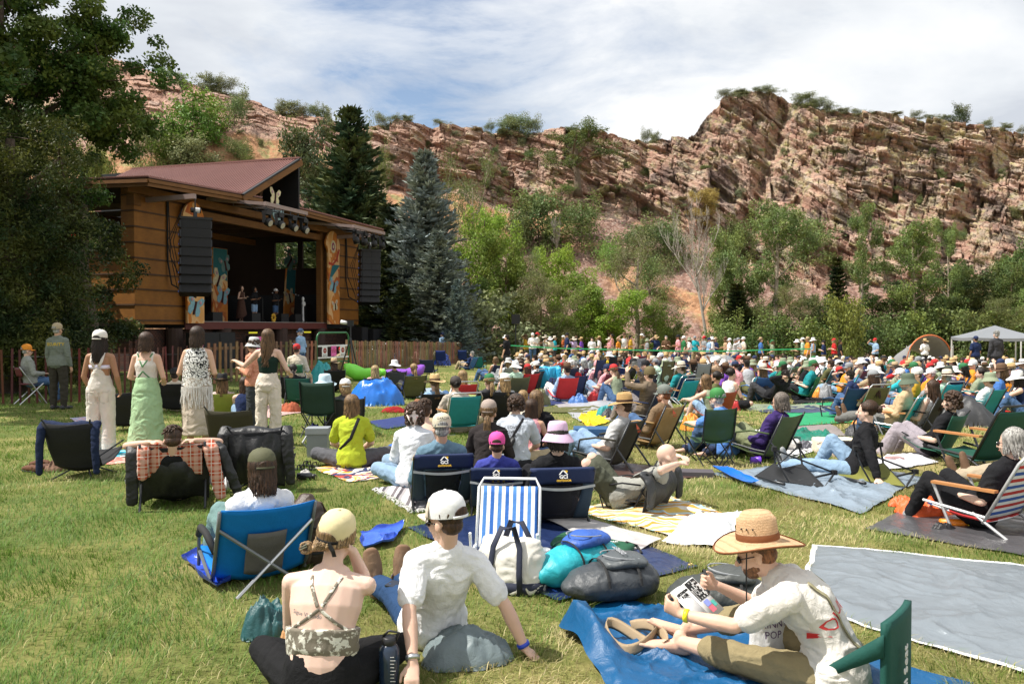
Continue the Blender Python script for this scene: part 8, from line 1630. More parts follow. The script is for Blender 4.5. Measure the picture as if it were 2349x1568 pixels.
lady(232,1046,757,2,(.36,.19,.11),'long',(.022,.013,.010),.30,'cap',(.74,.70,.64),'woman in cream overalls and a white cap with long dark hair',A0,overalls,.016,(0,0))
def greendress(f,o,b):
    m=MB(); m.loft([V3((0,0,.09)),V3((0,0,.35)),V3((0,0,.65)),f.sp[0],f.sp[1],f.sp[2]],[.28,.235,.20,.178,.15,.132],[.22,.19,.165,.135,.122,.112],side=(1,0,0),n=26)
    link(remesh(m,.013,2,cloth,'skirt',.016,5,14),'skirt',o,(.36,.52,.30)); m=MB(); f.torso(m,.012,2,4); 
    for q in (-1,1): m.loft([f.sp[4]+V3((q*.08,-.07,0)),f.nb+V3((q*.10,-.03,.01)),f.sp[4]+V3((q*.08,.08,0))],.03,n=8,dome=True)
    me=remesh(m,.011,2,cloth,'bodice',.004,12,15); link(me,'bodice',o,(.68,.62,.56)); bv=bvh(me)
    gt=(.09,.22,.10)
    for q in (-1,1): pstrap(bv,[(q*.105,0,f.nb.z),(0,0,f.sp[3].z+.07)],(0,1,0),.010,.004,fabric,o,'green_trim',gt,off=.003); pstrap(bv,[(0,0,f.sp[2].z+.09),(q*.14,0,f.sp[1].z+.02)],(0,1,0),.010,.004,fabric,o,'green_trim',gt,off=.003)
lady(338,1048,762,0,(.62,.38,.27),'long',(.075,.038,.022),.15,None,None,'woman in a green skirt dress with a cream V-back bodice',[((-.30,-.02,-1),(.3,.75,-.2)),((.30,-.02,-1),(-.3,.75,-.2))],greendress,.010)
croch=mk('crochet_lace',(.76,.75,.71),.9,.06,20,.3,40)
nt_=croch.node_tree; B_n=nt_.nodes['Principled BSDF']; tcn=nt_.nodes.new('ShaderNodeTexCoord'); vo=nt_.nodes.new('ShaderNodeTexVoronoi'); vo.inputs['Scale'].default_value=17; nt_.links.new(tcn.outputs['Object'],vo.inputs['Vector']); vo.feature='DISTANCE_TO_EDGE'
al_=ramp(nt_,vo.outputs['Distance'],[(.0,g(0)),(.03,g(0)),(.045,g(1))]); vo2=nt_.nodes.new('ShaderNodeTexVoronoi'); vo2.inputs['Scale'].default_value=52; nt_.links.new(tcn.outputs['Object'],vo2.inputs['Vector']); al2=ramp(nt_,vo2.outputs['Distance'],[(.58,g(1)),(.66,g(0))]); nt_.links.new(mth(nt_,'MULTIPLY',al_,al2),B_n.inputs['Alpha'])
def crochet(f,o,b):
    link(f.tank(.011),'tank_top',o,(.014,.014,.016)); m=MB(); prof=[(f.nb.z+.02,.085,.075),(f.nb.z-.04,.15,.11),(f.sp[4].z,.185,.15),(f.sp[2].z,.19,.155),(f.sp[0].z,.205,.165)]
    def fn(u,v):
        k=v*4; i=min(int(k),3); a,c=prof[i],prof[i+1]; t=k-i; z,rx,ry=[a[j]*(1-t)+c[j]*t for j in range(3)]; an=math.pi*(-.02-.96*u); return (rx*math.cos(an),ry*math.sin(an)-.005,z+.02*math.sin(u*9)*v)
    m.grid(fn,40,30); sh=m.build('crochet_top',croch,o,True); m=MB(); r=random.Random(3)
    for k in range(46):
        an=math.pi*(-.02-.96*k/45); L=r.uniform(.12,.3) if k>7 else r.uniform(.4,.5); p=V3((.205*math.cos(an),.165*math.sin(an)-.005,f.sp[0].z)); m.tube([p,p+V3((r.uniform(-.01,.01),-.008,-L*.5)),p+V3((r.uniform(-.02,.02),-.012,-L))],.0045,4)
    m.build('fringe',cloth,sh,col=(.7,.68,.64)); m=MB(); m.loft([V3((0,0,.30)),V3((0,0,.6)),f.sp[0],f.sp[1],f.sp[2]-V3((0,0,.04))],[.215,.205,.182,.152,.135],[.17,.165,.14,.122,.113],side=(1,0,0),n=26); link(remesh(m,.013,2,cloth,'skirt',.013,7,17),'skirt',o,(.54,.46,.37))
lady(455,1047,749,-2,(.60,.37,.25),'long',(.055,.030,.018),.16,None,None,'woman in a white crochet top with fringe and a beige linen skirt',[((-.33,-.1,-1),(.4,.75,.1)),((.33,-.1,-1),(-.4,.75,.1))],crochet,.006)
def cream_t(f,o,b):
    m=MB(); f.torso(m,.010,2,4); 
    for q in (-1,1): m.loft([f.sp[4]+V3((q*.09,-.09,.03)),f.nb+V3((q*.09,-.03,.0)),f.sp[4]+V3((q*.09,.08,0))],.009,n=6,dome=True)
    link(remesh(m,.010,2,cloth,'camisole',.004,12,15),'camisole',o,(.012,.03,.022)); link(f.trousers('long',.012,.028,.013,19,flare=.04),'trousers',o,(.70,.62,.52)); link(f.shoes(),'shoes',o,(.3,.2,.12))
lady(616,1022,755,6,(.66,.43,.32),'long',(.17,.095,.045),.42,None,None,'woman with very long wavy brown hair in a black camisole and cream trousers',[((-.75,.15,-.75),(-.65,.75,.25)),((.45,-.05,-.9),(-.0,.8,-.2))],cream_t,.018)
m=MB(); 
# ---------------- chairs with clothes over them, tipped chairs ----------------
def drape(loc,face,w,ztop,yb,drop,mat,col,label,sleeves=(),cat='jacket',name='jacket',front=.12,lean=.25,seed=1,bulge=.04):
    o=empty(name,loc,R(face),label,cat); m=MB()
    def fn(u,v):
        x=(u-.5)*w; s_=v*(drop+front)-front; 
        if s_<0: y=yb+.02-s_*1.0; z=ztop+.012+s_*.55
        else: y=yb-.03-bulge*math.sin(min(1,s_/max(drop,.01))*3.1)*(1-(2*u-1)**2)+s_*lean; z=ztop-s_
        wv=vn(np.array(x*14+seed),np.array(s_*5.+seed*3),seed=seed)*.035+vn(np.array(x*30+seed),np.array(s_*9.),seed=seed+1)*.014
        return (x*(1-.10*max(s_,0)),y-float(wv),z+.012*math.sin(u*9+seed)-(.05*(2*u-1)**2 if s_>0 else 0)*(s_/max(drop,.01)))
    m.grid(fn,40,30,.006); m.build('body',mat,o,True,c_(col))
    for (x,L,dx,r) in sleeves:
        m=MB(); pts=[V3((x,yb-.0,ztop-.0)),V3((x+dx*.25,yb-.06,ztop-.06)),V3((x+dx*.6,yb-.08,ztop-L*.5)),V3((x+dx,yb-.07,ztop-L))]; m.loft(pts,[r,r,r*.85,r*.7],[.03,.035,.028,.022],side=(1,0,0),n=12,dome=True); link(remesh(m,.012,2,mat,'sleeve',.008,10,seed),'sleeve',o,c_(col))
    return o
def plaid(nt,P,C):
    def st(ax,f,w0,off=0): 
        v=mth(nt,'FRACT',mth(nt,'MULTIPLY',mth(nt,'ADD',sepc(nt,P,ax),off),f)); return ramp(nt,v,[(0,g(1)),(w0,g(0))],'CONSTANT')
    c=mixc(nt,mth(nt,'MULTIPLY',st(0,11,.42),.5),(.42,.075,.03),(.62,.42,.33)); c=mixc(nt,mth(nt,'MULTIPLY',st(2,11,.42),.5),c,(.62,.42,.33)); c=mixc(nt,st(0,11,.06,.03),c,(.70,.62,.55)); return mixc(nt,st(2,11,.06,.03),c,(.70,.62,.55))
plaidm=mk('plaid_flannel',None,.9,.06,14,.3,26,pattern=plaid)
p=GG(203,1088); chair('hel',p,-3,'black','black hub chair with a navy sweater hung over its back',scale=1.08); drape(p,-3,.56,.64,-.32,.13,cloth,(.014,.022,.055),'navy sweater with long sleeves hanging off the empty black chair',sleeves=((-.30,.56,-.03,.05),(.30,.54,.03,.05)),name='sweater',cat='sweater')
p=GG(552,1050); chair('hel',p,-2,(.045,.04,.022),'empty dark olive hub chair behind the black-draped one',scale=1.12)
p=GG(608,1112); chair('hel',p,4,'black','black hub chair almost hidden by a big black jacket',scale=1.08)
drape(p,4,.60,.66,-.34,.56,nylon,(.013,.013,.014),'big black jacket covering the back of a chair behind the olive cap',sleeves=((.30,.56,.06,.07),(-.31,.5,-.04,.065)),seed=4,bulge=.10,lean=.1)
q=find('man with tousled brown hair reclining before the plaid-draped chair back'); p=V3(q.location); fq=math.degrees(q.rotation_euler.z)
drape(p,fq,.52,.62,-.38,.26,plaidm,'red','red and cream plaid shirt draped over the chair back',sleeves=((.30,.52,.12,.07),(-.24,.3,-.02,.06)),name='plaid_shirt',cat='shirt',seed=4); drape(p+V3((-.0,.02,0)),fq,.64,.60,-.35,.5,nylon,(.012,.012,.013),'black jacket under the plaid shirt with sleeves trailing to the grass',sleeves=((-.34,.52,-.02,.07),(.34,.62,.28,.06)),seed=6,bulge=.1)
q=find('man reclining in shorts with his hands clasped behind his bald head'); fq=math.degrees(q.rotation_euler.z); chair('low',V3(q.location)+V3((.05,0,0)),fq,'black','black low chair draped with jackets under the reclining man',scale=.68); drape(V3(q.location),fq-18,.66,.40,-.40,.34,nylon,(.03,.032,.034),'charcoal jackets draped over the back of the reclining chair',sleeves=((-.30,.28,-.04,.08),(.32,.3,.05,.09)),seed=8,bulge=.12)
p=GG(1622,1062); chair('quad',p,18,(.03,.075,.025),'empty dark green camp chair with cup holders in front of the blue T-shirt',scale=.78,mat=mk('green_mesh_fabric',None,.7,.1,10,.2,alpha=.86))
p=GG(1370,1085) if 0 else GG(2232,1072); chair('beach',p,24,(.012,.075,.05),'dark green armchair with orange wooden arms left of the silver bob',scale=1.2,legs=metal)
rwb=mk('flag_stripe_fabric',None,.75,.05,10,.3,24,pattern=stripes([(.45,.03,.03),(.7,.7,.7),(.03,.09,.35),(.7,.7,.7)],9,2))
q=find('woman with a silver bob and sunglasses in black at the right edge'); chair('beach',V3(q.location),math.degrees(q.rotation_euler.z),'white','red, white and blue striped chair with grey plastic arms at the right edge',mat=rwb,legs=mk('matt_aluminium',(.5,.5,.5),.4,metal=.4),scale=1.05)
q=find('person in tan trousers and brown sneakers behind the silver-haired woman'); chair('low',V3(q.location),math.degrees(q.rotation_euler.z),'navy','navy chair behind the silver-haired woman')
bws=mk('blue_stripe_fabric',None,.7,.05,12,.35,22,pattern=stripes([(.02,.12,.42),(.72,.72,.71),(.06,.2,.5),(.74,.74,.73)],7.7,0))
p=GG(1160,1306); o=chair('beach',p,176,'white','blue and white striped beach chair with a white tube frame on the navy tarp',mat=bws,legs=whitem,scale=.85,skip=('armrest',))
for lab,dx,dy,col in (('tipped-over black camp chair with its legs in the air on the silver tarp',0,0,(.02,.021,.023)),('tipped-over olive green camp chair on the right of the silver tarp',186,-2,(.17,.17,.035))):
    o0=GG(1811+dx,1107+dy); o=empty('camp_chair',o0,0,lab,'chair','camp chairs on the lawn'); Q=lambda x,y,z: GG(x+dx,y+dy,z)-o0
    A,Bb,Cc,Dd=Q(1776,1030,.38),Q(1833,1022,.38),Q(1811,1107,.04),Q(1892,1118,.04); E_,Fp,Gg,Hh,Ii,Jj=Q(1792,1074,.17),Q(1840,1064,.17),Q(1732,1093,.04),Q(1799,1110,.07),Q(1914,1084,.12),Q(1778,1062,.16)
    for pts,r in (([A,E_,Cc],.011),([Bb,Fp,Dd],.011),([A,Jj,Gg],.011),([Bb,Jj+V3((.05,0,0)),Gg],.011),([Gg,Hh],.018),([Dd,Ii],.013),([Cc,Ii],.012),([A,A.lerp(Fp,.5)+V3((0,0,.02)),Ii],.010)): m=MB(); m.tube(pts,r); m.build('frame_tube',metal,o,True)
    for p_ in (A,Bb,Ii): m=MB(); m.box(p_.x-.025,p_.y-.025,p_.z-.02,p_.x+.025,p_.y+.025,p_.z+.03); m.build('joint',rubber,o)
    for nm,(a_,b_,c_2,d_) in (('seat',(E_,Fp,Dd,Cc)),('backrest',(Gg,Jj,E_,Cc))): m=MB(); m.grid(lambda u,v:a_.lerp(b_,u).lerp(d_.lerp(c_2,u),v)-V3((0,0,.035*math.sin(u*3.14)*math.sin(v*3.14))),10,10,.008); m.build(nm,fabric,o,True,col)
p=GG(1932,958) ; chair('low',p,20,(.02,.06,.16),'low navy chair with an orange bag under it on the green blanket'); p=GG(1690+20,905); 
for px,py,k,f_,c,l,sc in [(1345+50,885,'quad',15,(.015,.03,.08),'empty navy chair with pale legs right of the orange seat cushion',.8),(1440+20,928,'low',20,(.02,.03,.07),'empty dark blue chair before the tan hat',1.),(1290,915,'quad',60,(.012,.02,.05),'folding navy chair with long pale legs on the pale grey sheet',.85),(745,1000,'quad',-5,(.02,.05,.035),'dark green camp chair holding a pale blue sun hat',.95),(690,925,'low',5,(.02,.10,.06),'green and blue chairs draped with plastic right of the cream trousers',1.),(1100,958,'hel',-20,(.45,.55,.2),'little yellow-green patterned chair by the flowered cap',.8),(985,858,'low',-10,'navy','navy chair by the purple air lounger',1.),(300,985,'hel',-4,'black','black hub chair between the overalls and the green dress',1.1),(1015,842,'quad',-12,(.012,.03,.16),'royal blue folding chair before the picket fence',.9),(1065,838,'quad',-14,(.01,.03,.14),'second royal blue folding chair before the picket fence',.9),(1100,846,'low',-14,(.02,.2,.22),'teal chair back before the navy T-shirt man',1.),(1950,890,'low',22,(.03,.04,.18),'deep blue armchair tipped beside the turquoise one',1.1),(1560,925,'beach',30,(.02,.35,.45),'turquoise beach chair with a blue bar by the tan hat',.9)]:
    chair(k,GG(px,py),f_,c,l,scale=sc)
p=GG(745,1000); q=empty('sun_hat',p+V3((0.02,-.05,.80)),0,'pale blue floppy sun hat resting on the dark green chair','hat'); link(hat('sun'),'hat_shell',q,(.55,.70,.78),scale=1.15)
# jacket shapes on mid chairs
for px,py,c,l in ((1262,868,(.02,.36,.62),'bright turquoise jacket hung over a chair in the middle of the crowd'),(2160,880,(.06,.05,.03),'dark brown jacket hung on the turquoise beach chair')):
    p=GG(px,py+30); drape(p,-15 if px<2000 else 25,.5,.72,-.3,.55,nylon,c,l,sleeves=((.3,.5,.06,.08),),bulge=.1,seed=px)
# kelty style emblem
for lab,c in (('dark brown and tan quilted chair with an orange emblem',(.6,.1,.02)),('mustard quilted chair with a blue strap',(.6,.15,.04))):
    q=find(lab); Mk=Matrix.Translation((-.08,-.40,.50))@Matrix.Rotation(R(66),4,'X'); m=MB(); [m.prism([(-s_,-s_*.6),(s_,-s_*.6),(0,s_*.9)],lambda x,y,z:Mk@V3((x,y+.03,z+dz)),.003) for s_,dz in ((.045,0),)]; m.build('emblem',mk('emblem_orange',(.55,.09,.03),.7),q); text('KELTY',.035,mk('emblem_orange'),parent=q,M=Mk@Matrix.Translation((0,-.025,.002)))
# the sleeping woman in white
Ls=GG(1700,1035); fs=Fig(pel=(0,0,.12),lean0=-86,lean1=-86,head=(-88,25),arms=[((-.5,.8,-.1),(.5,.8,.0)),((.5,.75,-.15),(-.6,.75,0))],legs=[((-.15,-1,.0),(0,-1,-.05),(0,-1,.2)),((.15,-1,.02),(.3,-1,-.05),(0,-1,.2))],w=.95); bs=fs.body(.0095); o=link(bs,'person',None,(.66,.42,.31),loc=Ls,rot=(0,0,R(-64))); tag(o,'fair-haired woman in a white sweater asleep on her front on the grass','person'); link(fs.shirt('long',.012,.03,.014,0,3),'sweater',o,(.74,.71,.68)); link(fs.trousers(),'trousers',o,(.03,.04,.08)); q=link(hair('bob',.1,.006),'hair',o,(.45,.29,.14)); q.matrix_local=fs.HM
# ---------------- performers ----------------
def perf(u,b,z0,fem,top,tc_,leg,lc,hr,hrc,ht,htc,lab,pose='standbent',sk=5,face=0,h=None):
    p=SPt(u,b,1.955); person(pose,fem,p,math.degrees(SA)+180+face,top,tc_,leg,lc,hr,hrc,ht,htc,lab,'musicians on the stage',1.0,sk,far=True)
perf(6.3,3.0,0,T,'shirt_long','blue','legs_long','denim','short','black',None,None,'musician in a blue patterned shirt at the white keyboard')
perf(8.3,1.6,0,T,'dress',(.07,.035,.025),None,None,'wavy','brown',None,None,'singer in a long dark plaid dress and sunglasses at the microphone',sk=1)
perf(9.7,1.9,0,T,S,'black',sh_,'ltblue','curly','black',None,None,'backing singer in a black T-shirt and pale denim shorts',sk=4)
perf(11.6,2.0,0,Fm,S,'black',sh_,'denim','short','black','cap','white','backing singer in a black T-shirt, jeans shorts and white cap')
perf(4.9,1.5,0,Fm,S,'black','legs_long','black','short','dark',None,None,'guitarist with a pale blue electric guitar behind the left panel',sk=1)
o=empty('electric_guitar',SPt(4.75,1.1,3.05),SA,'pale blue electric guitar held by the guitarist','guitar'); m=MB(); m.prism([(-.2,-.12),(-.05,-.16),(.14,-.1),(.12,0),(.2,.1),(0,.08),(-.15,.14),(-.23,.02)],lambda x,y,z:(x,-z,y),.05); m.build('guitar_body',plastic,o,col=(.45,.65,.72)); m=MB(); m.beam((.1,-.03,.0),(.75,-.03,.3),.05,.03,(0,1,0)); m.box(.72,-.05,.27,.88,-.01,.37); m.build('neck',mk('maple',(.5,.3,.12),.5),o)
def beyond(px,e):
    k=(px-CX)/F; d_=FB-FA; t=(k*FA.y-FA.x)/(d_.x-k*d_.y); return FA.y+t*d_.y+e
# ---------------- the crowd ----------------
LM=[(1180,'below the pole loudspeakers'),(1245,'left of the rust jacket'),(1300,'below the rust jacket'),(1380,'left of the crooked trunk'),(1465,'before the crooked trunk'),(1545,'left of the leaning bare tree'),(1630,'before the leaning bare tree'),(1700,'right of the plastic shelter'),(1778,'below the tallest cottonwood'),(1850,'below the orange shirt'),(1925,'before the narrow pine'),(1985,'below the second cottonwood'),(2050,'left of the orange arch'),(2118,'before the orange arch'),(2190,'left of the grey canopy'),(2250,'at the left canopy corner'),(2310,'under the grey canopy'),(2420,'at the right edge')]
def near_lm(px): return min(LM,key=lambda a:abs(a[0]-px))[1]
cr=random.Random(21); TC=['white','white','black','navy','grey','ltgrey','charcoal','blue','ltblue','teal','turq','green','olive','sage','mint','tan','beige','brown','rust','orange','red','maroon','pink','purple','yellow','mustard','khaki','lavender','cream','hotpink']
CN={'ltgrey':'pale grey','ltblue':'light blue','turq':'turquoise','hotpink':'hot pink'}
HT=[(None,None,''),(None,None,''),('cap','white','white cap'),('cap','black','black cap'),('cap','navy','navy cap'),('cap','grey','grey cap'),('cap','red','red cap'),('straw','straw','straw hat'),('wide','cream','wide cream hat'),('fedora','tan','tan hat'),('bucket','sage','sage bucket hat'),('sun','white','white sun hat'),('cowboy','brown','brown cowboy hat'),('cap','green','green cap'),('fedora','brown','brown hat')]
HRS=[('short','brown'),('short','dark'),('short','grey'),('long','brown'),('long','blond'),('wavy','dark'),('pony','light'),('bob','grey'),('bun','dark'),('curly','brown'),('wavy','light'),('xlong','brown')]
USED=set()
def crowd_person(p,pose,face,where,verb,group,sc=1.,chairk=None,far=True):
    fem=cr.random()<.55
    for _ in range(60):
        tc_=cr.choice(TC); ht=cr.choice(HT); hr=cr.choice(HRS if fem else HRS[:3])
        hd=ht[2] or {'bun':'bun','pony':'ponytail','bob':'bob','curly':'curls','long':'long hair','wavy':'wavy hair','xlong':'waist-long hair','short':'short hair'}[hr[0]]; hd=hd if ht[2] else {'light':'sandy'}.get(hr[1],hr[1])+' '+hd
        lab=f'person in {CN.get(tc_,tc_)} with {hd} {verb} {where}'
        if lab not in USED and len(lab.split())<=16: break
    USED.add(lab); top=cr.choice(['shirt_short','shirt_short','shirt_long','tank'] if fem else ['shirt_short','shirt_short','shirt_long'])
    if pose in('stand','standbent','wave') and fem and cr.random()<.15: top='dress'
    leg=None if top=='dress' else cr.choice(['legs_long','legs_long','legs_shorts'])
    person(pose,fem,p,face,top,tc_,leg,cr.choice(['denim','black','khaki','navy','grey','charcoal','paledenim','olive','white']),hr[0],hr[1],ht[0],ht[1],lab,group,sc*cr.uniform(.94,1.05),None,(),None,None,far)
    if chairk:
        cc=cr.choice(['navy','black','blue','green','charcoal','teal','red','maroon','olive','turq','grey'])
        for _ in range(20):
            l2=f'{CN.get(cc,cc)} {dict(low="low chair",hel="hub chair",quad="armchair",beach="beach chair",fold="folding chair")[chairk]} of the {lab[7:]}'
            if len(l2.split())<=16: break
            l2=f'{CN.get(cc,cc)} chair under the person in {CN.get(tc_,tc_)} {where}'
        if l2 in USED: l2=' '.join((f'{CN.get(cc,cc)} chair under {hd} and {CN.get(tc_,tc_)} top '+where).split()[:16])
        USED.add(l2); chair(chairk,p,face,cc,l2,'camp chairs among the crowd',sc)
# watchers standing along the green tape
WS=[(1160,768,'black'),(1196,768,'white'),(1206,766,'mustard'),(1222,763,'white'),(1232,762,'cream'),(1250,768,'white'),(1262,772,'beige'),(1272,770,'turq'),(1292,769,'rust'),(1300,763,'navy'),(1316,774,'lavender'),(1322,770,'charcoal'),(1334,774,'purple'),(1358,774,'white'),(1375,770,'white'),(1398,776,'pink'),(1404,766,'pink'),(1418,778,'orange'),(1432,762,'white'),(1446,769,'mustard'),(1472,765,'olive'),(1484,776,'grey'),(1505,768,'navy'),(1528,770,'brown'),(1556,767,'pink'),(1568,770,'green'),(1582,773,'white'),(1594,770,'turq'),(1616,770,'grey'),(1626,774,'ltblue'),(1634,772,'white'),(1642,773,'navy'),(1665,772,'tan'),(1673,775,'white'),(1686,777,'ltgrey'),(1694,774,'ltgrey'),(1706,768,'cream'),(1746,772,'blue'),(1772,779,'sage'),(1829,778,'olive'),(1842,772,'mint'),(1852,768,'orange'),(1866,774,'ltblue'),(1890,780,'navy'),(1914,767,'red'),(1928,780,'black'),(2008,773,'ltblue')]
for i,(px,py,tc_) in enumerate(WS):
    d=cr.uniform(44,50); p=D(px,750,d); p.z=gz(p.x,p.y); ht=cr.choice(HT) ; fem=i%2==0; hr=HRS[(i*5)%12] if fem else HRS[i%3]; pose=('standbent','stand','wave','standbent')[i%4]
    H_=(zat(py,d)-p.z); f_=proto(pose,fem); sc=min(1.08,max(.9,H_/(f_.HM@V3((0,0,TOPZ[ht[0]]))).z)); hd=ht[2] or {'light':'light brown'}.get(hr[1],hr[1])+' hair'
    person(pose,fem,p,cr.choice([80,95,60,110,75,-100,170]),cr.choice(['shirt_short','tank','shirt_long','shirt_short']) if fem else 'shirt_short',tc_,cr.choice(['legs_long','legs_shorts']),cr.choice(['black','denim','khaki','charcoal','olive']),hr[0],hr[1],ht[0],ht[1],f'watcher in {CN.get(tc_,tc_)} with {hd} standing behind the tape {near_lm(px)}','watchers standing behind the green tape',sc,None,(),None,None,True)
for px,py,d,tc_,pose,lab in ((2285,758,29,'charcoal','stand','grey-haired man in a charcoal sweater standing in front of the grey canopy'),(2238,770,36,'navy','stand','man in a navy T-shirt and black cap standing left of the charcoal sweater'),(2122,776,46,'white','standbent','person in a straw hat leaning inside the orange arch shelter'),(1015,762,0,'ltblue','standbent','bearded man in pale blue standing behind the picket fence'),(1043,762,0,'teal','standbent','long-haired woman with teal sleeves standing behind the picket fence'),(1104,760,0,'turq','standbent','grey-haired woman with turquoise sleeves standing at the end of the picket fence'),(1118,768,0,'mint','wave','woman in a bright green cap at the end of the picket fence'),(1125,764,0,'black','stand','man in black with a dark cap at the end of the picket fence'),(1162,768,33,'black','stand','person in black with a jacket tied on the back right of the picket fence')):
    d=d or beyond(px,2); p=D(px,750,d); p.z=gz(p.x,d); f_=proto(pose,Fm); cap_=('cap','navy') if 'cap' in lab or 'bearded' in lab else ('straw','straw') if 'straw' in lab else (None,None)
    person(pose,Fm,p,60 if px<2000 else 10,S if d>30 else L_,tc_,lg,'charcoal','long' if 'haired woman' in lab else 'short','grey' if 'grey' in lab else 'dark',cap_[0],'green' if 'green cap' in lab else cap_[1],lab,None,(zat(py,d)-p.z)/(f_.HM@V3((0,0,TOPZ[cap_[0]]))).z,None,(),None,None,True)
# inside the picket fence
n=0
for row,(d,x0,x1,k) in enumerate(((1.3,775,1120,14),(3.2,800,1125,13),(5.4,850,1130,11))):
    for j in range(k):
        px=x0+(x1-x0)*(j+cr.uniform(.1,.9))/k; p=D(px,750,beyond(px,d)+cr.uniform(-.4,.4)); p.z=gz(p.x,p.y); f=stage_face(p)
        if px<860 and row==0 and j%2: continue
        crowd_person(p,'chair',f+cr.uniform(-20,20),f'{["first","second","third"][row]} row inside fence, {["gate end","left half","right half","far end"][min(3,int((px-770)/90))]}','seated','audience seated inside the picket fence',1.08)
# rows on the open lawn
def ok(p,r,L): return all((p.x-q.x)**2+(p.y-q.y)**2>r*r for q in L)
SP_=[]; c=0; cand=[]
for _ in range(6000):
    y=cr.uniform(14.5,45); px=cr.uniform(1165,2400); x=(px-CX)/F*y; p=V3((x,y,gz(x,y))); py=750+(1.71-.9-p.z)/y*1827
    if y<18.5 and px<1960: continue
    if y>41 and px<1300: continue
    r=.72+.012*y
    if ok(p,r,P_) and ok(p,r,SP_): SP_.append(p)
SP_.sort(key=lambda p:p.y); BUD=300-len([o for o in bpy.data.objects if o.get('category')=='person'])
for i,p in enumerate(SP_[:BUD]):
    px=CX+F*p.x/p.y; pose=cr.choice(['chair']*7+['chairlegs']*3+['cross','hug','hug','legsout','behindhead','phone']); fc=stage_face(p)+cr.uniform(-18,18); row='' if p.y<22 else 'far back '
    low=pose in('cross','hug','legsout')
    crowd_person(p,pose,fc,row+near_lm(px),'seated','people seated on the open lawn',1.,None if low else cr.choice(['low','hel','beach','low','quad'] if pose!='quad' else ['low']),p.y>24)
# everybody still farther back, as one mass
def merge(name,items):
    Vs=[];Fs=[];Mi=[];cols=[];cm={};base=0
    for me,M,col in items:
        k=tuple(round(c,2) for c in col); 
        if k not in cm: cm[k]=len(cols); cols.append(k)
        n=len(me.vertices); co=np.empty(n*3,np.float32); me.vertices.foreach_get('co',co); co=co.reshape(-1,3); Mx=np.array(M); Vs.append(co@Mx[:3,:3].T+Mx[:3,3])
        me.calc_loop_triangles(); t=np.empty(len(me.loop_triangles)*3,np.int32); me.loop_triangles.foreach_get('vertices',t); t=t.reshape(-1,3); Fs.append(t+base); Mi.append(np.full(len(t),cm[k],np.int32)); base+=n
    me=npmesh(name,np.concatenate(Vs),np.concatenate(Fs),[mk('crowd_%d'%i,c,.8,.05,8) for i,c in enumerate(cols)],True); me.polygons.foreach_set('material_index',np.concatenate(Mi)); return me
items=[]; rest=SP_[BUD:]
for p in rest[:170]:
    f=proto('chair',cr.random()<.5); M=Matrix.Translation(p)@Matrix.Rotation(R(stage_face(p)),4,'Z'); q=cr.choice(['white','black','navy','grey','blue','teal','red','tan','pink','ltblue','charcoal','cream'])
    items+=[(f.m['body'],M,SKIN[cr.choice((0,1,3))]),(part(f,'shirt_short'),M,CC[q]),(part(f,'legs_long'),M,CC[cr.choice(('denim','black','khaki'))]),(hair('short',0,.0),M@f.HM,HC[cr.choice(('brown','dark','blond'))])]
    if cr.random()<.5: k=cr.choice((('cap','white'),('straw','straw'),('cap','navy'))); items.append((hat(k[0]),M@f.HM,CC[k[1]]))
if items:
    for me,_,_ in items:
        pass
    o=link(merge('crowd',items),'crowd'); tag(o,'dense mass of seated festival-goers before the tree line','crowd',kind='stuff')
# small blankets and bags between the rows
for i in range(26):
    y=cr.uniform(16,34); px=cr.uniform(1250,2330); x=(px-CX)/F*y; w=cr.uniform(.9,1.5); a=[CX+F*(x+dx)/(y+dy) for dx,dy in ((-w,0),(-w*.8,1.4),(w,1.2),(w,-.2))]; ys_=[750+(1.71-gz(x,y+dy))/(y+dy)*1827 for dy in (0,1.4,1.2,-.2)]; c=cr.choice(['blue','navy','teal','red','sage','grey','maroon','turq','ltblue','olive','pink','mustard'])
    sheet(list(zip(a,ys_)),cr.choice([poly,cloth,cloth]),c,f'{CN.get(c,c)} blanket no. {i} among the seated people'.replace(f' no. {i}',['',' half folded'][i%2])+f' {["nearer","midway","farther"][int((y-16)/6.1)]} {near_lm(px)}','blanket',.05,n=16,mask=False)
for i in range(34):
    y=cr.uniform(13,30); px=cr.uniform(1200,2340); c=cr.choice(['black','charcoal','navy','red','teal','grey','orange','blue','olive']); x=(px-CX)/F*y
    heap(px,750+(1.71-gz(x,y))/y*1827,cr.uniform(.35,.6),cr.uniform(.3,.4),cr.uniform(.2,.42),nylon,c,f'{c} bag in the crowd {"nearer" if y<20 else "farther"} {near_lm(px)}, {["upright","slumped","bulging","flat-topped","leaning","squashed","half open"][i%7]}',cat='bag',seed=50+i,folds=2)
# green tape, shelters, canopies
m=MB(); T_=[(1165,793),(1290,800),(1420,803),(1560,806),(1680,806),(1765,803),(1860,801)]; tp=[D(a,b,42) for a,b in T_]; n=len(m.v)
for p in tp: m.v+=[tuple(p),tuple(p+V3((0,.01,.06)))]
for i in range(len(tp)-1): m.face([2*i,2*i+2,2*i+3,2*i+1])
o=m.build('tape_barrier',mk('green_tape',(.03,.38,.13),.5,.1,3)); tag(o,'long green tape stretched before the standing watchers','tape')
for i,(a,b) in enumerate(T_[::2]):
    p=D(a,b,42); g_=gz(p.x,42); m=MB(); m.tube([(p.x,42.03,g_),(p.x,42.03,p.z+.12)],.025); tag(m.build('tape_post',whitem),['leftmost','second','third','rightmost'][i]+' thin white post holding the green tape','post','posts of the green tape')
d=47; p=D(2118,750,d); p.z=gz(p.x,d); o=empty('arch_shelter',p,R(8),'open beach shelter with an orange-edged arch and pale grey sides','shelter')
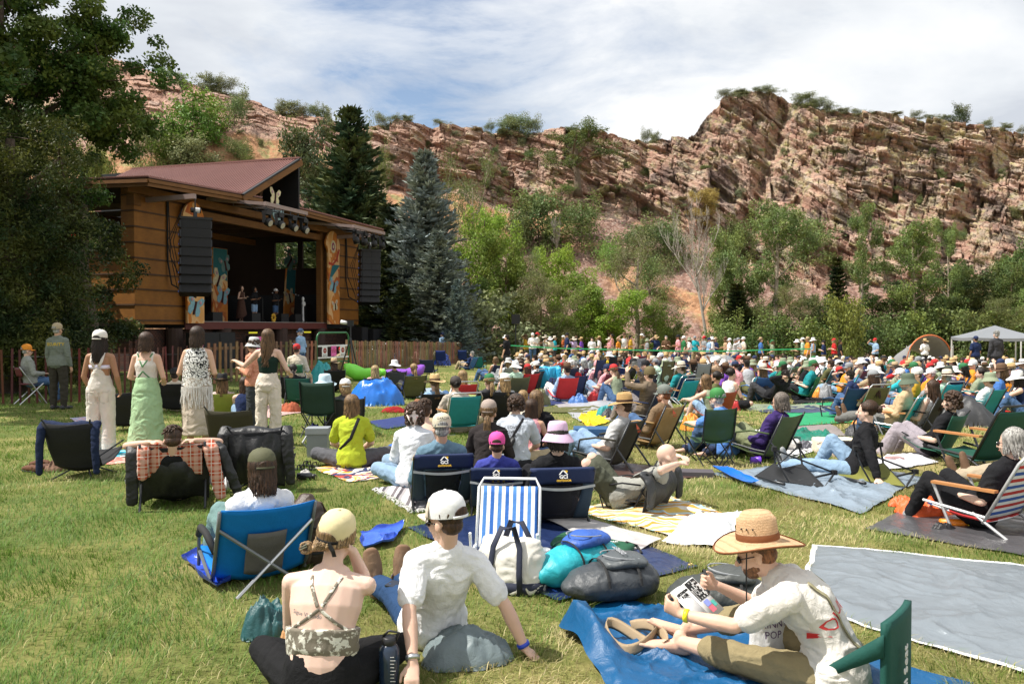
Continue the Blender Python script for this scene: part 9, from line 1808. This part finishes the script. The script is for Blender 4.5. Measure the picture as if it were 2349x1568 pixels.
m=MB(); zt=zat(768,d)-p.z; m.tube([(1.5*math.cos(a),-.6,zt*math.sin(a)**.75) for a in np.linspace(.02,3.12,16)],.045,8); m.build('front_arch',mk('orange_sleeve',(.6,.17,.06),.6),o,True)
m=MB(); m.grid(lambda u,v:(1.45*math.cos(3.1*u+.02)*(1-.2*v),-.55+1.9*v,(zt-.05)*max(0,math.sin(3.1*u+.02))**.75*(1-.45*v)),18,8,.01); m.build('shell',mk('shelter_grey',(.33,.33,.34),.7,.05,6,trans=.25),o,True); m=MB(); [m.grid(lambda u,v:(q*(1.5-.22*u),-.62-.02*u,zt*.72*v*(1-.2*u)),3,6,.01) for q in (-1,1)]; m.build('side_flaps',mk('shelter_white',(.7,.7,.7),.7),o)
def canopy(px,pyap,pye,w,d,col,lab):
    p=D(px,750,d); p.z=gz(p.x,d); o=empty('canopy_tent',p,R(-12),lab,'canopy','pop-up canopies'); ze=zat(pye,d)-p.z; za=zat(pyap,d)-p.z; m=MB(); b=len(m.v); cs=[(-w/2,-w/2),(w/2,-w/2),(w/2,w/2),(-w/2,w/2)]; n=8
    for s_ in range(4):
        a,c=cs[s_],cs[(s_+1)%4]; m.grid(lambda u,v:((a[0]+(c[0]-a[0])*u)*(1-v),(a[1]+(c[1]-a[1])*u)*(1-v),ze+(za-ze)*v**1.15-.05*math.sin(u*3.14)*(1-v)),n,6)
        m.grid(lambda u,v:(a[0]+(c[0]-a[0])*u,a[1]+(c[1]-a[1])*u,ze-.05*math.sin(u*3.14)-.16*v),n,1)
    m.build('canopy_top',mk('canopy_fabric',None,.6,.04,2,trans=.2),o,True,col)
    for x,y in cs: m=MB(); m.box(x*.98-.03,y*.98-.03,0,x*.98+.03,y*.98+.03,ze); m.build('leg',whitem,o)
canopy(2282,746,773,3.4,44,(.25,.265,.29),'pale grey pop-up canopy at the back right'); canopy(2385,757,775,3.2,47,(.03,.06,.28),'dark blue pop-up canopy cut by the right edge')
p=D(1645,750,30); p.z=gz(p.x,30); o=empty('clear_shelter',p,0,'clear plastic rain shelter over people in the middle of the crowd','shelter'); m=MB(); m.grid(lambda u,v:((u-.5)*1.5*(1+.1*(1-abs(2*v-1))),(v-.5)*1.0,.95-.5*abs(2*u-1)**4-.25*abs(2*v-1)**3),16,10); m.build('plastic_cover',mk('clear_sheet',(.7,.72,.74),.15,.1,6,.6,8,spec=.8,alpha=.3),o,True); m=MB(); [m.tube([(x,y,0),(x,y,.6)],.015) for x in (-.7,.7) for y in (-.4,.4)]; m.build('poles',steel,o)
# ---------------- grass ----------------
def grass():
    r=np.random.default_rng(5); P=[];K=[]
    for y0,y1,den,k in ((2.2,4.2,3600,0),(4.2,6.5,2800,0),(6.5,9.5,1600,1),(9.5,14,720,2),(14,21,240,3),(21,34,60,4)):
        wx=lambda y:y*.72+.8; n=int((wx((y0+y1)/2)*2)*(y1-y0)*den); y=r.uniform(y0,y1,n); x=r.uniform(-1,1,n)*wx(y); P.append(np.stack([x,y],1)); K.append(np.full(n,k))
    P=np.concatenate(P);K=np.concatenate(K); cl=fbm(P[:,0]*5,P[:,1]*5,seed=70,oct=2); keep=r.random(len(P))<.45+1.1*(cl-.2)
    for q in POLYS:
        q=np.array(q); c=q.mean(0); q=c+(q-c)*.97; ins=np.ones(len(P),bool); s=0
        for i in range(4):
            a,b=q[i],q[(i+1)%4]; cr_=(b[0]-a[0])*(P[:,1]-a[1])-(b[1]-a[1])*(P[:,0]-a[0]); ins&=(cr_<0) if i==0 or s<0 else ins
        cs=[(q[(i+1)%4][0]-q[i][0])*(P[:,1]-q[i][1])-(q[(i+1)%4][1]-q[i][1])*(P[:,0]-q[i][0]) for i in range(4)]
        ins=np.all(np.array(cs)<0,0)|np.all(np.array(cs)>0,0); keep&=~ins
    P=P[keep];K=K[keep]; n=len(P); S=np.array([1.,1.25,1.7,2.4,3.6])[K]; x,y=P[:,0],P[:,1]
    h=r.uniform(.024,.058,n)*(1+.5*(fbm(x*2,y*2,seed=71,oct=2)-.5)*2)*np.array([1,1,1.05,1.1,1.2])[K]; w=r.uniform(.0015,.0029,n)*S; a=r.uniform(0,6.283,n); flow=fbm(x*.9,y*.9,seed=72,oct=2)*12; b=flow+r.normal(size=n)*.9
    ln=r.uniform(.3,1.5,n)*h; z0=-np.maximum(0,np.minimum(y,75)-14)*(.0145*np.clip((x+9)/9,0,1)+.011*np.clip((x-4)/14,0,1)); dx,dy=np.cos(b)*ln,np.sin(b)*ln; px,py=-np.sin(b)*w,np.cos(b)*w; V=np.empty((n,5,3))
    V[:,0]=np.stack([x-px,y-py,z0-.004],1); V[:,1]=np.stack([x+px,y+py,z0-.004],1); V[:,2]=np.stack([x+dx*.45+px*.8,y+dy*.45+py*.8,z0+h*.62],1); V[:,3]=np.stack([x+dx*.45-px*.8,y+dy*.45-py*.8,z0+h*.62],1); V[:,4]=np.stack([x+dx*1.25,y+dy*1.25,z0+h*.9],1)
    i=np.arange(n)*5; Fq=np.concatenate([np.stack([i,i+1,i+2,i+3],1),np.stack([i+3,i+2,i+4,i+4],1)]); 
    me=bpy.data.meshes.new('grass'); me.vertices.add(n*5); me.vertices.foreach_set('co',V.astype(np.float32).ravel()); L=np.concatenate([np.stack([i,i+1,i+2,i+3],1).ravel(),np.stack([i+3,i+2,i+4],1).ravel()]).astype(np.int32); st=np.concatenate([np.arange(n)*4,4*n+np.arange(n)*3]).astype(np.int32); tt=np.concatenate([np.full(n,4),np.full(n,3)]).astype(np.int32)
    me.loops.add(len(L)); me.loops.foreach_set('vertex_index',L); me.polygons.add(2*n); me.polygons.foreach_set('loop_start',st); me.polygons.foreach_set('loop_total',tt)
    dry=fbm(x*.55,y*.55,seed=73,oct=3)*1.0+fbm(x*2.6,y*2.6,seed=74,oct=2)*.55+np.clip((x+2.6)*.055,-.16,.20); tint=np.clip((dry-.86)*3.0+r.normal(size=n)*.42,0,1)
    at=me.attributes.new('tint','FLOAT','POINT'); at.data.foreach_set('value',np.repeat(tint,5).astype(np.float32)); me.update(calc_edges=True)
    m=bpy.data.materials.new('grass_blade'); m.use_nodes=True; nt=m.node_tree; B=nt.nodes['Principled BSDF']; A=nt.nodes.new('ShaderNodeAttribute'); A.attribute_name='tint'; ge=nt.nodes.new('ShaderNodeNewGeometry')
    C=ramp(nt,A.outputs['Fac'],[(0,(.11,.20,.03)),(.4,(.20,.26,.055)),(.7,(.38,.35,.14)),(1,(.54,.46,.24))]); hs=nt.nodes.new('ShaderNodeHueSaturation'); nt.links.new(C,hs.inputs['Color']); nt.links.new(mth(nt,'MULTIPLY_ADD',ge.outputs['Random Per Island'],.7,.65),hs.inputs['Value'])
    nt.links.new(hs.outputs[0],B.inputs['Base Color']); B.inputs['Roughness'].default_value=.55; B.inputs['Specular IOR Level'].default_value=.25; t=nt.nodes.new('ShaderNodeBsdfTranslucent'); nt.links.new(hs.outputs[0],t.inputs[0]); mx=nt.nodes.new('ShaderNodeMixShader'); mx.inputs[0].default_value=.35; nt.links.new(B.outputs[0],mx.inputs[1]); nt.links.new(t.outputs[0],mx.inputs[2]); nt.links.new(mx.outputs[0],nt.nodes['Material Output'].inputs[0]); me.materials.append(m)
    tag(link(me,'grass'),'short trampled grass, green with straw-coloured patches','grass',kind='stuff')
grass()
